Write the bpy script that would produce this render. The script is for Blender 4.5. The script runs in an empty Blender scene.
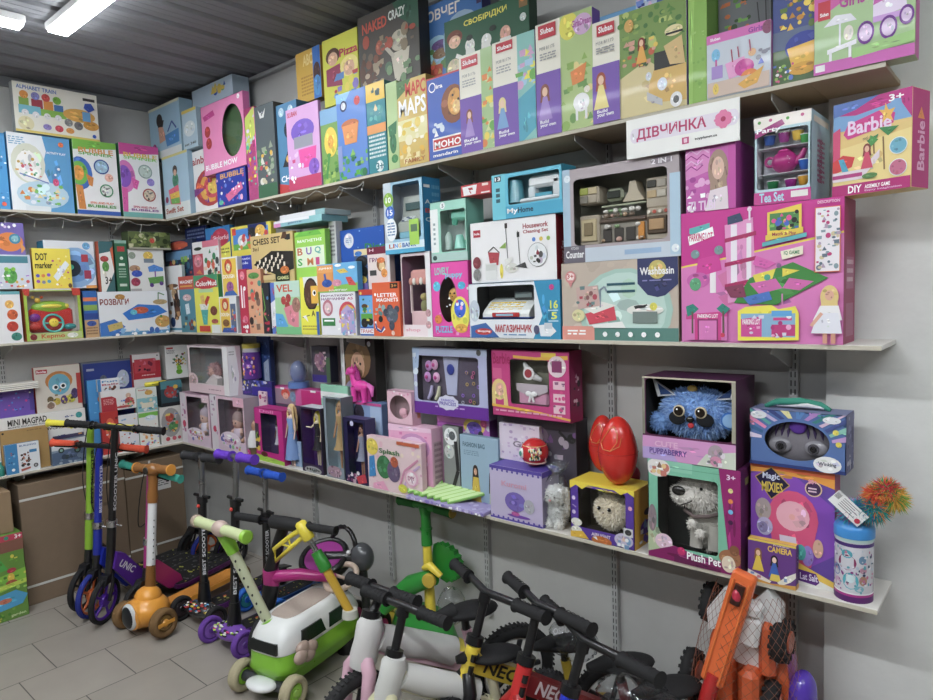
import bpy, math, random
import numpy as np
from mathutils import Vector, Matrix
C = bpy.context.scene.collection
# ---------------------------------------------------------------- camera
FPX = 666.861; YAW, PIT, ROL = -0.714868, -0.083107, -0.0366006
CAM = np.array([4.15246, -2.08897, 1.534])
_F = np.array([math.sin(YAW)*math.cos(PIT), math.cos(YAW)*math.cos(PIT), math.sin(PIT)])
_R0 = np.array([math.cos(YAW), -math.sin(YAW), 0.]); _U0 = np.cross(_R0, _F)
_R = _R0*math.cos(ROL)+_U0*math.sin(ROL); _U = -_R0*math.sin(ROL)+_U0*math.cos(ROL)
def ray(q): return _F*FPX+_R*(q[0]-466.5)+_U*(350-q[1])
def onz(px, py, z): d = ray((px, py)); return CAM+d*(z-CAM[2])/d[2]
def ony(px, py, y): d = ray((px, py)); return CAM+d*(y-CAM[1])/d[1]
def onx(px, py, x): d = ray((px, py)); return CAM+d*(x-CAM[0])/d[0]
H1, H2, H3, HC = 0.706, 1.373, 2.043, 2.755      # shelf tops and ceiling
DS = 0.211                                        # shelf depth
# ---------------------------------------------------------------- materials
def lin(h):
    if not isinstance(h, str): return tuple(h)+((1.,) if len(h) == 3 else ())
    if len(h) == 3: h = ''.join(c*2 for c in h)
    v = [int(h[i:i+2], 16)/255 for i in (0, 2, 4)]
    v = [(c/12.92 if c <= .04045 else ((c+.055)/1.055)**2.4) for c in v]; y = .3*v[0]+.6*v[1]+.1*v[2]
    return tuple(.93*(c*.9+y*.1) for c in v)+(1.,)
MATS = {}
def newmat(name, rough=.5, metal=0., coat=0., spec=.5, var=.06, scale=30., bump=0., transm=0.):
    m = bpy.data.materials.new(name); m.use_nodes = True; nt = m.node_tree; N = nt.nodes; L = nt.links
    b = N['Principled BSDF']; b.inputs['Metallic'].default_value = metal
    b.inputs['Coat Weight'].default_value = coat; b.inputs['Specular IOR Level'].default_value = spec
    a = N.new('ShaderNodeAttribute'); a.attribute_name = 'Col'
    tc = N.new('ShaderNodeTexCoord'); n = N.new('ShaderNodeTexNoise'); n.inputs['Scale'].default_value = scale
    n.inputs['Detail'].default_value = 4; L.new(tc.outputs['Object'], n.inputs['Vector'])
    mr = N.new('ShaderNodeMapRange'); mr.inputs['To Min'].default_value = 1-var; mr.inputs['To Max'].default_value = 1+var
    L.new(n.outputs['Fac'], mr.inputs['Value'])
    mx = N.new('ShaderNodeVectorMath'); mx.operation = 'SCALE'
    L.new(a.outputs['Color'], mx.inputs[0]); L.new(mr.outputs['Result'], mx.inputs['Scale']); L.new(mx.outputs['Vector'], b.inputs['Base Color'])
    r2 = N.new('ShaderNodeMapRange'); r2.inputs['To Min'].default_value = max(0, rough-.06); r2.inputs['To Max'].default_value = rough+.06
    L.new(n.outputs['Fac'], r2.inputs['Value']); L.new(r2.outputs['Result'], b.inputs['Roughness'])
    if bump:
        bp = N.new('ShaderNodeBump'); bp.inputs['Strength'].default_value = bump; bp.inputs['Distance'].default_value = .002
        L.new(n.outputs['Fac'], bp.inputs['Height']); L.new(bp.outputs['Normal'], b.inputs['Normal'])
    MATS[name] = m; return m
newmat('print', .5, coat=.04, var=.06, scale=12)
newmat('gloss', .25, coat=.3, var=.05, scale=12)
newmat('matte', .75, var=.05)
newmat('plastic', .3, coat=.15, var=.03)
newmat('rubber', .8, var=.12, scale=120, bump=.3)
newmat('metal', .28, metal=1., var=.05)
newmat('painted', .35, coat=.3, var=.03)
newmat('fur', .95, var=.15, scale=60)
newmat('carton', .85, var=.08, scale=25, bump=.15)
newmat('shelfboard', .45, var=.03, scale=20)
newmat('foil', .3, metal=.6, var=.25, scale=90)
def filmmat(name, base=.06, tint=(1, 1, 1, 1), wr=0., rough=.06):
    m = bpy.data.materials.new(name); m.use_nodes = True; nt = m.node_tree; N = nt.nodes; L = nt.links
    N.remove(N['Principled BSDF']); o = N['Material Output']
    t = N.new('ShaderNodeBsdfTransparent'); t.inputs[0].default_value = tint
    g = N.new('ShaderNodeBsdfGlossy'); g.inputs['Roughness'].default_value = rough; g.inputs['Color'].default_value = (.9, .92, .95, 1)
    f0 = N.new('ShaderNodeLayerWeight'); f0.inputs['Blend'].default_value = .35; f = N.new('ShaderNodeMath'); f.operation = 'POWER'; f.inputs[1].default_value = 3.5; L.new(f0.outputs['Facing'], f.inputs[0])
    a = N.new('ShaderNodeMath'); a.operation = 'ADD'; a.use_clamp = True; a.inputs[1].default_value = base
    L.new(f.outputs[0], a.inputs[0]); mx = N.new('ShaderNodeMixShader'); L.new(a.outputs[0], mx.inputs[0])
    L.new(t.outputs[0], mx.inputs[1]); L.new(g.outputs[0], mx.inputs[2]); L.new(mx.outputs[0], o.inputs['Surface'])
    tc = N.new('ShaderNodeTexCoord'); n = N.new('ShaderNodeTexNoise'); n.inputs['Scale'].default_value = 14 if not wr else 30
    L.new(tc.outputs['Object'], n.inputs['Vector']); bp = N.new('ShaderNodeBump'); bp.inputs['Strength'].default_value = .04+wr
    bp.inputs['Distance'].default_value = .01
    L.new(n.outputs['Fac'], bp.inputs['Height']); L.new(bp.outputs['Normal'], g.inputs['Normal'])
    MATS[name] = m
filmmat('film', .03)
filmmat('wrap', .07, (.93, .94, .95, 1), .75, .14)
filmmat('foamwrap', .45, (.8, .8, .8, 1), .5, .5)
_n = MATS['foamwrap'].node_tree; _d = _n.nodes.new('ShaderNodeBsdfDiffuse'); _d.inputs[0].default_value = (.74, .74, .72, 1); _mx = [n for n in _n.nodes if n.type == 'MIX_SHADER'][0]
for _l in list(_mx.inputs[0].links): _n.links.remove(_l)
_mx.inputs[0].default_value = .72; _n.links.new(_d.outputs[0], _mx.inputs[2])
# ---------------------------------------------------------------- mesh builder
class M:
    def __init__(s): s.v = []; s.f = []; s.c = []; s.m = []; s.sm = []; s.mats = []
    def mi(s, mat):
        if mat not in s.mats: s.mats.append(mat)
        return s.mats.index(mat)
    def add(s, vs, fs, col='888', mat='print', smooth=False):
        b = len(s.v); s.v += [tuple(map(float, v)) for v in vs]; k = s.mi(mat); c = lin(col)
        for f in fs: s.f.append(tuple(b+i for i in f)); s.c.append(c); s.m.append(k); s.sm.append(smooth)
    def box(s, lo, hi, col='888', mat='print', bev=0., T=None):
        x0, y0, z0 = lo; x1, y1, z1 = hi
        if bev <= 0:
            vs = [(x0,y0,z0),(x1,y0,z0),(x1,y1,z0),(x0,y1,z0),(x0,y0,z1),(x1,y0,z1),(x1,y1,z1),(x0,y1,z1)]
            fs = [(0,3,2,1),(4,5,6,7),(0,1,5,4),(1,2,6,5),(2,3,7,6),(3,0,4,7)]
        else:
            b = min(bev, (x1-x0)/2.01, (y1-y0)/2.01, (z1-z0)/2.01); vs = []; ring = []
            def rect(x0, y0, x1, y1, z, c):
                return [(x0+c,y0,z),(x1-c,y0,z),(x1,y0+c,z),(x1,y1-c,z),(x1-c,y1,z),(x0+c,y1,z),(x0,y1-c,z),(x0,y0+c,z)]
            vs = rect(x0+b,y0+b,x1-b,y1-b,z0,b*.4)+rect(x0,y0,x1,y1,z0+b,b)+rect(x0,y0,x1,y1,z1-b,b)+rect(x0+b,y0+b,x1-b,y1-b,z1,b*.4)
            fs = [tuple(range(7,-1,-1)), tuple(range(24,32))]
            for r in range(3):
                for i in range(8): fs.append((r*8+i, r*8+(i+1)%8, r*8+8+(i+1)%8, r*8+8+i))
        if T is not None: vs = [tuple(T@Vector(v)) for v in vs]
        s.add(vs, fs, col, mat)
    def tube(s, pts, rad, col='888', mat='plastic', n=12, caps=True, closed=False, T=None):
        P = [Vector(p) for p in pts]; k = len(P)
        if not isinstance(rad, (list, tuple)): rad = [rad]*k
        vs = []; up = None
        for i in range(k):
            if closed: t = P[(i+1)%k]-P[i-1]
            else: t = P[min(i+1, k-1)]-P[max(i-1, 0)]
            if t.length < 1e-9: t = Vector((0,0,1))
            t.normalize()
            if up is None: up = Vector((0,0,1)) if abs(t.z) < .9 else Vector((1,0,0))
            a = t.cross(up)
            if a.length < 1e-6: a = t.orthogonal()
            a.normalize(); b = t.cross(a); up = -b if False else up
            up = b if False else up
            for j in range(n):
                w = 2*math.pi*j/n; vs.append(P[i]+(a*math.cos(w)+b*math.sin(w))*rad[i])
        fs = []
        for i in range(k if closed else k-1):
            for j in range(n):
                i2 = (i+1)%k; fs.append((i*n+j, i*n+(j+1)%n, i2*n+(j+1)%n, i2*n+j))
        if T is not None: vs = [T@v for v in vs]
        s.add(vs, fs, col, mat, True)
        if caps and not closed: s.add(vs[:n], [tuple(range(n))], col, mat); s.add(vs[-n:], [tuple(range(n-1,-1,-1))], col, mat)
    def ring(s, c, ax, R, r, col='111', mat='rubber', n=32, k=10, T=None):
        ax = Vector(ax).normalized(); a = ax.orthogonal().normalized(); b = ax.cross(a); c = Vector(c); vs = []
        for i in range(n):
            w = 2*math.pi*i/n; d = a*math.cos(w)+b*math.sin(w)
            for j in range(k):
                u = 2*math.pi*j/k; vs.append(c+d*(R+r*math.cos(u))+ax*r*math.sin(u))
        fs = [(i*k+j, i*k+(j+1)%k, ((i+1)%n)*k+(j+1)%k, ((i+1)%n)*k+j) for i in range(n) for j in range(k)]
        if T is not None: vs = [T@v for v in vs]
        s.add(vs, fs, col, mat, True)
    def disc(s, c, ax, R, h, col='888', mat='plastic', n=28, bev=.0):
        ax = Vector(ax).normalized(); c = Vector(c)
        b = bev or h*.15; s.tube([c-ax*h/2, c-ax*(h/2-b), c+ax*(h/2-b), c+ax*h/2], [R-b, R, R, R-b], col, mat, n)
    def ell(s, c, r, col='888', mat='plastic', n=20, k=12, T=None, fn=None):
        c = Vector(c); vs = []
        if not isinstance(r, (tuple, list)): r = (r, r, r)
        for i in range(k+1):
            t = math.pi*i/k
            for j in range(n):
                w = 2*math.pi*j/n; v = Vector((math.sin(t)*math.cos(w), math.sin(t)*math.sin(w), math.cos(t)))
                if fn: v = v*fn(v)
                v = Vector((v.x*r[0], v.y*r[1], v.z*r[2]))
                vs.append(c+v if T is None else T@(c+v))
        fs = [(i*n+j, (i+1)*n+j, (i+1)*n+(j+1)%n, i*n+(j+1)%n) for i in range(k) for j in range(n)]
        s.add(vs, fs, col, mat, True)
    def prism(s, poly, fr, th, col='888', mat='plastic'):
        """poly of (u,w) in the frame fr=(origin, U, W); extruded by th along U x W"""
        o, U, W = [Vector(a) for a in fr]; Nn = U.cross(W).normalized(); k = len(poly)
        a = [o+U*p[0]+W*p[1] for p in poly]; b = [p+Nn*th for p in a]
        s.add(a+b, [tuple(range(k-1,-1,-1)), tuple(range(k, 2*k))]+[(i, (i+1)%k, k+(i+1)%k, k+i) for i in range(k)], col, mat)
    def fur(s, c, r, n, ln, cols, seed=1, w=.004, T=None):
        R = random.Random(seed); c = Vector(c)
        if not isinstance(r, (tuple, list)): r = (r, r, r)
        for col in cols:
            vs = []; fs = []
            for i in range(n//len(cols)):
                z = R.uniform(-1, 1); a = R.uniform(0, 6.283); q = math.sqrt(1-z*z); d = Vector((q*math.cos(a), q*math.sin(a), z))
                p = Vector((c.x+d.x*r[0], c.y+d.y*r[1], c.z+d.z*r[2])); t = d.cross(Vector((R.uniform(-1,1),R.uniform(-1,1),R.uniform(-1,1))))
                if t.length < .01: continue
                t.normalize(); tip = p+d*ln*R.uniform(.5,1.1)+Vector((R.uniform(-.5,.5),R.uniform(-.5,.5),R.uniform(-.8,.1)))*ln
                u = d.cross(t); b = len(vs); p = p-d*ln*.2
                q3 = [p+t*w, p-t*w*.5+u*w*.8, p-t*w*.5-u*w*.8, tip]
                vs += q3 if T is None else [T@x for x in q3]; fs += [(b,b+1,b+3),(b+1,b+2,b+3),(b+2,b,b+3)]
            s.add(vs, fs, col, 'fur')
    def text(s, txt, fr, x0, y0, x1, y1, off, col, mat='print', bold=True):
        """text fitted into the rectangle (fr = origin top-left, U right, W down, real metres)"""
        me = TXT(txt, bold)
        o, U, W = [Vector(a) for a in fr]; Nn = U.cross(W).normalized()*-1
        Vv, Ff, bb = me; sx = (x1-x0)/max(bb[2]-bb[0], 1e-6); sy = (y1-y0)/max(bb[3]-bb[1], 1e-6)
        s.add([o+U*(x0+(v[0]-bb[0])*sx)+W*(y1-(v[1]-bb[1])*sy)+Nn*off for v in Vv], Ff, col, mat)
    def build(s, name, parent=None, loc=None, rot=None):
        me = bpy.data.meshes.new(name); me.from_pydata(s.v, [], s.f)
        ca = me.color_attributes.new('Col', 'FLOAT_COLOR', 'CORNER')
        tot = np.array([len(f) for f in s.f]); ca.data.foreach_set('color', np.repeat(np.array(s.c, dtype=np.float32), tot, axis=0).ravel())
        for m in s.mats: me.materials.append(MATS[m])
        me.polygons.foreach_set('material_index', s.m); me.polygons.foreach_set('use_smooth', s.sm); me.update()
        o = bpy.data.objects.new(name, me); C.objects.link(o)
        if parent is not None: o.parent = parent
        if loc is not None: o.location = loc
        if rot is not None: o.rotation_euler = rot
        return o
_tc = {}
def TXT(txt, bold=True):
    if (txt, bold) in _tc: return _tc[(txt, bold)]
    cu = bpy.data.curves.new('t', 'FONT'); cu.body = txt; cu.resolution_u = 2; cu.offset = .025 if bold else 0.
    o = bpy.data.objects.new('t', cu); C.objects.link(o); dg = bpy.context.evaluated_depsgraph_get()
    me = o.evaluated_get(dg).to_mesh(); V = [tuple(v.co[:2]) for v in me.vertices]; F = [tuple(p.vertices) for p in me.polygons]
    o.evaluated_get(dg).to_mesh_clear(); bpy.data.objects.remove(o); bpy.data.curves.remove(cu)
    if not V: V = [(0,0)]
    bb = (min(v[0] for v in V), min(v[1] for v in V), max(v[0] for v in V), max(v[1] for v in V))
    _tc[(txt, bold)] = (V, F, bb); return _tc[(txt, bold)]
def tag(o, label=None, cat=None, group=None, kind=None):
    if label: o['label'] = label
    if cat: o['category'] = cat
    if group: o['group'] = group
    if kind: o['kind'] = kind
    return o
def empty(name, loc, label, cat, group=None, rz=0.):
    o = bpy.data.objects.new(name, None); o.empty_display_size = .05; C.objects.link(o); o.location = loc; o.rotation_euler = (0, 0, rz)
    return tag(o, label, cat, group)
def struct(name, m): o = m.build(name); o['kind'] = 'structure'; return o
# ---------------------------------------------------------------- printed art, given as a little list
def ellpts(cx, cy, rx, ry, n=18): return [(cx+rx*math.cos(2*math.pi*i/n), cy+ry*math.sin(2*math.pi*i/n)) for i in range(n)]
def art(m, fr, w, h, spec, base=.0003):
    """fr=(top-left corner, U, W down) unit vectors; spec commands in 0..1 of the face"""
    o, U, W = [Vector(a) for a in fr]; Nn = -(U.cross(W)).normalized(); lay = [base]; st = .00007
    def P(x, y): return o+U*(x*w)+W*(y*h)+Nn*lay[0]
    def poly(pts, col, mat='print'):
        pts = [(min(max(x, 0), 1), min(max(y, 0), 1)) for x, y in pts]
        m.add([P(x, y) for x, y in pts], [tuple(range(len(pts)-1, -1, -1))], col, mat)
    Rd = random.Random(len(spec))
    def detail(cx, cy, rx, ry, col):
        if rx*w < .006 or ry*h < .006: return
        c0 = lin(col); n = int(min(9, 3+rx*ry*w*h*9000)); lay[0] += st*.5
        for i in range(n):
            lay[0] += st*.25; t = Rd.uniform(0, 6.28); q = math.sqrt(Rd.random())*.72; s1 = Rd.uniform(.1, .3)*rx; s2 = Rd.uniform(.1, .3)*ry; j = Rd.choice((.6, .75, 1.25, 1.5, .85))
            x, y = cx+rx*q*math.cos(t), cy+ry*q*math.sin(t); cc = tuple(min(.95, v*j*Rd.uniform(.85, 1.15)+(.02 if j > 1 else 0)) for v in c0[:3])
            if Rd.random() < .5: poly(ellpts(x, y, s1, s2, 8), cc)
            else: poly([(x-s1, y-s2*.4), (x+s1*.3, y-s2), (x+s1, y+s2*.5), (x-s1*.2, y+s2)], cc)
    for c in spec.split(';'):
        a = c.split()
        if not a: continue
        k = a[0]; lay[0] += st
        if k == 'r': x0, y0, x1, y1 = map(float, a[1:5]); poly([(x0,y0),(x1,y0),(x1,y1),(x0,y1)], a[5])
        elif k == 'e': cx, cy, rx, ry = map(float, a[1:5]); poly(ellpts(cx, cy, rx, ry), a[5]); detail(cx, cy, rx, ry, a[5])
        elif k == 'o': cx, cy, r = map(float, a[1:4]); poly(ellpts(cx, cy, r, r*w/h), a[4]); detail(cx, cy, r, r*w/h, a[4])
        elif k == 'p':
            q = list(map(float, a[2:])); X, Y = q[::2], q[1::2]; poly(list(zip(X, Y)), a[1])
            detail(sum(X)/len(X), sum(Y)/len(Y), (max(X)-min(X))*.3, (max(Y)-min(Y))*.3, a[1])
        elif k == 't': x0, y0, x1, y1 = map(float, a[1:5]); m.text(' '.join(a[6:]), (o, U, W), x0*w, y0*h, x1*w, y1*h, lay[0], a[5])
        elif k == 'n': x0, y0, x1, y1 = map(float, a[1:5]); m.text(' '.join(a[6:]), (o, U, W), x0*w, y0*h, x1*w, y1*h, lay[0], a[5], bold=False)
        elif k == 'v':   # wording turned to read upwards
            x0, y0, x1, y1 = map(float, a[1:5]); m.text(' '.join(a[6:]), (o+U*(x0*w)+W*(y1*h), -W, U), 0, 0, (y1-y0)*h, (x1-x0)*w, lay[0], a[5])
        elif k == 's':   # scattered little pictures
            R = random.Random(int(a[1])); x0, y0, x1, y1 = map(float, a[2:6]); n = int(a[6]); sz = float(a[7]); cols = a[8:]
            for i in range(n):
                lay[0] += st*.35; cx, cy = R.uniform(x0, x1), R.uniform(y0, y1); s1 = sz*R.uniform(.5, 1.3); s2 = s1*w/h*R.uniform(.6, 1.3); q = R.random()
                if q < .55: poly(ellpts(cx, cy, s1, s2, 10), R.choice(cols))
                elif q < .8: poly([(cx-s1,cy-s2*.6),(cx+s1,cy-s2*.7),(cx+s1*.9,cy+s2*.6),(cx-s1*.8,cy+s2*.7)], R.choice(cols))
                else: poly([(cx-s1,cy+s2*.7),(cx,cy-s2),(cx+s1,cy+s2*.6)], R.choice(cols))
        elif k == 'w':   # lines of small wording too small to read, as bars: x0 y0 x1 y1 rows colour
            x0, y0, x1, y1 = map(float, a[1:5]); n = int(a[5]); dy = (y1-y0)/n; R = random.Random(n)
            for i in range(n):
                x = x0
                while x < x1-.02:
                    l = min(R.uniform(.03, .1), x1-x); poly([(x,y0+i*dy),(x+l,y0+i*dy),(x+l,y0+i*dy+dy*.5),(x,y0+i*dy+dy*.5)], a[6]); x += l+.018
        elif k == 'b':   # stroke: width colour x y x y...
            wd = float(a[1]); q = list(map(float, a[3:])); q = list(zip(q[::2], q[1::2]))
            for (xa, ya), (xb, yb) in zip(q, q[1:]):
                dx, dy = (xb-xa)*w, (yb-ya)*h; l = math.hypot(dx, dy) or 1; nx, ny = -dy/l*wd/2, dx/l*wd/2
                poly([(xa+nx, ya+ny*w/h), (xb+nx, yb+ny*w/h), (xb-nx, yb-ny*w/h), (xa-nx, ya-ny*w/h)], a[2])
        elif k == 'f':   # a plain little figure: cx top bottom hair skin dress
            cx, y0, y1 = map(float, a[1:4]); hair, skin, dr = a[4:7]; hh = (y1-y0); q = hh*h/w
            poly(ellpts(cx, y0+hh*.2, q*.15, hh*.2), hair); lay[0] += st
            poly([(cx-q*.13,y0+hh*.2),(cx+q*.13,y0+hh*.2),(cx+q*.17,y0+hh*.5),(cx-q*.17,y0+hh*.5)], hair); lay[0] += st
            poly([(cx-q*.07,y0+hh*.35),(cx+q*.07,y0+hh*.35),(cx+q*.24,y1),(cx-q*.24,y1)], dr); lay[0] += st
            poly(ellpts(cx, y0+hh*.22, q*.09, hh*.13), skin)
# ---------------------------------------------------------------- boxes
SUP = {}
def basis(pl, pr):
    U = Vector(pr-pl); L = U.length; U.normalize(); return U, L, Vector((U.y, -U.x, 0))   # N points to the viewer
def solve_u(wall, px, d, z):
    """point on the line (distance d from the wall, height z) that falls on image column px"""
    lo, hi = (-.3, 4.6) if wall == 'R' else (-4., .3)
    def col(u):
        P = np.array([u, -d, z]) if wall == 'R' else np.array([d, u, z]); v = P-CAM; return 466.5+FPX*(v@_R)/(v@_F)
    if wall == 'L': lo = -2.6
    for _ in range(50):
        mid = (lo+hi)/2
        if col(mid) < px: lo = mid
        else: hi = mid
    return np.array([lo, -d, z]) if wall == 'R' else np.array([d, lo, z])
def row(P, py):
    """height on the vertical through P seen at image row py"""
    lo, hi = P[2]-.2, P[2]+1.2
    for _ in range(45):
        mid = (lo+hi)/2; v = np.array([P[0], P[1], mid])-CAM
        if 350-FPX*(v@_U)/(v@_F) > py: lo = mid
        else: hi = mid
    return lo
class Rec: film = None
VERB = False
def base_on(on, wall, xl, xr):
    if isinstance(on, (int, float)): return on
    if isinstance(on, Rec): return on.top+.0005
    return max(r.top for r in on)+.0005
def B(wall, xl, xr, yt, on, d, th, name, label, cat='toy box', front='fff', side=None, a='', sa='', ta='', group=None, top=None, win=None, pane=True, inner='eee', ybk=None, lean=0., mat='print', parent=None, ls=False, vb=None):
    """a printed carton; d = distance of its front from the wall (one number, or left and right ends); win = (cx,cy,rx,ry,'r'|'e') window"""
    z0 = base_on(on, wall, xl, xr); dl, dr = d if isinstance(d, (tuple, list)) else (d, d)
    A = solve_u(wall, xl, dl, z0); Bp = solve_u(wall, xr, dr, z0); A[2] = Bp[2] = z0
    h = row(A, yt)-z0; U, w, N = basis(A, Bp); Z = Vector((0, 0, 1))
    r = Rec(); r.top = z0+h; r.w = w; r.h = h; r.th = th; r.z0 = z0; r.wall = wall; r.d = (dl+dr)/2; r.rotd = abs(dl-dr) > .012; r.label = label
    c = Vector((A+Bp)/2); r.c = c; r.cut = [0, 0]
    rot = Matrix((U, N*-1, Z)).transposed().to_4x4(); r.M = Matrix.Translation(c)@rot
    ax = 0 if wall == 'R' else 1; r.u = [min(A[ax], Bp[ax]), max(A[ax], Bp[ax])]
    r.o = bpy.data.objects.new(name, bpy.data.meshes.new(name)); C.objects.link(r.o); r.o.matrix_world = r.M; tag(r.o, label, cat, group)
    if win and pane: r.film = bpy.data.objects.new('window_film', bpy.data.meshes.new('window_film')); C.objects.link(r.film); r.film.parent = r.o
    hv = h if vb is None else z0+h-row(A, vb)
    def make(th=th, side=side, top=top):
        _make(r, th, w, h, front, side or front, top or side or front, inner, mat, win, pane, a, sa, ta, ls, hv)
    r.make = make; RECS.append(r); return r
RECS = []
def _make(r, th, w, h, front, side, top, inner, mat, win, pane, a, sa, ta, ls, hv):
    cutl, cutr = r.cut; m = M()
    # local frame: x right, y into the shelf, z up; origin at the middle of the front bottom edge
    x0, x1 = -w/2+cutl, w/2-cutr; w = x1-x0
    def quad(p, col, mt=mat): m.add(p, [(0,1,2,3)], col, mt)
    bv = .0012
    if not win:
        m.box((x0, 0, 0), (x1, th, h), front, mat, .0012)
        for i, f in enumerate(m.f): pass
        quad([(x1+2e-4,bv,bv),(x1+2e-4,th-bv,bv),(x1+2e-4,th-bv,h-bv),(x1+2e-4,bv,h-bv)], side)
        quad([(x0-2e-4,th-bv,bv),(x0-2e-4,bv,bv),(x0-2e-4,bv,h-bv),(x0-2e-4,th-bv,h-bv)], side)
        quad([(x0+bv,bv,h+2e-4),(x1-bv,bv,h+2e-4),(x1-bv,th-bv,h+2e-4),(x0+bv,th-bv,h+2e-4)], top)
    else:
        t = .0025
        m.box((x0, 0.0, 0), (x0+t, th, h), side, mat); m.box((x1-t, 0.0, 0), (x1, th, h), side, mat)
        m.box((x0+t, 0.0, 0), (x1-t, th, t), side, mat); m.box((x0+t, 0.0, h-t), (x1-t, th, h), top, mat)
        m.box((x0+t, th-t, t), (x1-t, th, h-t), side, mat)
        quad([(x0+t,th-t-3e-4,t),(x1-t,th-t-3e-4,t),(x1-t,th-t-3e-4,h-t),(x0+t,th-t-3e-4,h-t)], inner)
        for xs in (x0+t+3e-4, x1-t-3e-4): quad([(xs,.002,t),(xs,th-t,t),(xs,th-t,h-t),(xs,.002,h-t)], inner)
        quad([(x0+t,.002,t+3e-4),(x1-t,.002,t+3e-4),(x1-t,th-t,t+3e-4),(x0+t,th-t,t+3e-4)], inner)
        cx, cy, rx, ry, kd = win; n = 32; ins = []; out = []
        for i in range(n):
            wv = 2*math.pi*(i+.5)/n; du, dw = math.cos(wv), math.sin(wv)
            if kd == 'r':
                k_ = 1/max(abs(du), abs(dw)); k2 = k_
                q = 4; 
                ins.append((cx+rx*du*k_, cy+ry*dw*k_))
            else: ins.append((cx+rx*du, cy+ry*dw))
        if kd == 'r':
            ins = []
            for sx, sy in ((1,1),(-1,1),(-1,-1),(1,-1)):
                for j in range(8):
                    wv = math.atan2(sy, sx)-math.pi/4+math.pi/2*j/7*.999; rr = .12
                    ins.append((cx+sx*rx*(1-rr)+rx*rr*math.cos(wv), cy+sy*ry*(1-rr)+ry*rr*math.sin(wv)))
        for (a_, b_) in ins:
            du, dw = a_-cx, b_-cy; ks = []
            if du > 1e-9: ks.append((1-cx)/du)
            if du < -1e-9: ks.append(-cx/du)
            if dw > 1e-9: ks.append((1-cy)/dw)
            if dw < -1e-9: ks.append(-cy/dw)
            k_ = min(ks); out.append((cx+du*k_, cy+dw*k_))
        cs = [(0,0),(1,0),(1,1),(0,1)]
        for q in cs:   # snap the nearest outer point to every corner
            i = min(range(n), key=lambda i: (out[i][0]-q[0])**2+(out[i][1]-q[1])**2); out[i] = q
        PV = lambda q, y: (x0+q[0]*w, y, h-q[1]*h)
        m.add([PV(q, 0) for q in ins]+[PV(q, 0) for q in out], [(i, (i+1)%n, n+(i+1)%n, n+i) for i in range(n)], front, mat)
        m.add([PV(q, t) for q in ins]+[PV(q, t) for q in out], [(i, (i+1)%n, n+(i+1)%n, n+i) for i in range(n)], inner, mat)
        m.add([PV(q, 0) for q in ins]+[PV(q, t) for q in ins], [(i, (i+1)%n, n+(i+1)%n, n+i) for i in range(n)], front, mat)
        winpts = ins
    if a: art(m, ((x0,0,h), (1,0,0), (0,0,-1)), w, hv, a)
    if sa: art(m, ((x1+2e-4,0,h), (0,1,0), (0,0,-1)), th, h, sa)
    if ls: art(m, ((x0-2e-4,th,h), (0,-1,0), (0,0,-1)), th, h, ls)
    if ta: art(m, ((x0,th,h+2e-4), (1,0,0), (0,-1,0)), w, th, ta)
    fill(r.o, m)
    if win and pane:
        f = M(); f.add([PV(q, .0012) for q in winpts], [tuple(range(len(winpts)))], 'fff', 'film'); fill(r.film, f)
def fill(o, m):
    t = m.build('tmp'); me = t.data; old = o.data; n = old.name; bpy.data.objects.remove(t); o.data = me; bpy.data.meshes.remove(old); me.name = n
def resolve():
    for i, p in enumerate(RECS):
        for q in RECS[i+1:]:
            if p.wall != q.wall: continue
            du = min(p.u[1], q.u[1])-max(p.u[0], q.u[0]); dz = min(p.top, q.top)-max(p.z0, q.z0)
            if du < .0003 or dz < .001: continue
            f, b = (p, q) if p.d >= q.d else (q, p)
            if f.rotd or b.rotd: 
                if f.d-f.th < b.d and du > .002: print('ROT', round(du,3), f.label[:40], '|', b.label[:40])
                continue
            if f.d-f.th >= b.d: continue
            if VERB and f.film is not None: print('WIN', f.label[:36], round(f.th,3), '<-', b.label[:36], round(f.d-b.d,3), 'du', round(du,3), 'dz', round(dz,3))
            if not (du < .03 and du < .35*(b.u[1]-b.u[0])) and f.d-b.d > .0095: f.th = f.d-b.d-.0006; continue
            if du < .03 or du < .45*min(p.u[1]-p.u[0], q.u[1]-q.u[0]):
                # trim the one behind on the side that overlaps
                if b.u[0] < f.u[0]: b.cut[1] += b.u[1]-f.u[0]+.0006; b.u[1] = f.u[0]-.0006
                else: b.cut[0] += f.u[1]-b.u[0]+.0006; b.u[0] = f.u[1]+.0006
            else: print('CLASH', round(du,3), round(dz,3), f.label[:45], f.d, '|', b.label[:45], b.d)
    for r in RECS: r.th = max(.003, r.th); r.make(r.th)
def inbox(r, x, y, z):
    """world point at (x 0..1 across, y metres behind the front, z 0..1 up) of a box"""
    return r.M@Vector((-r.w/2+x*r.w, y, z*r.h))
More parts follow.
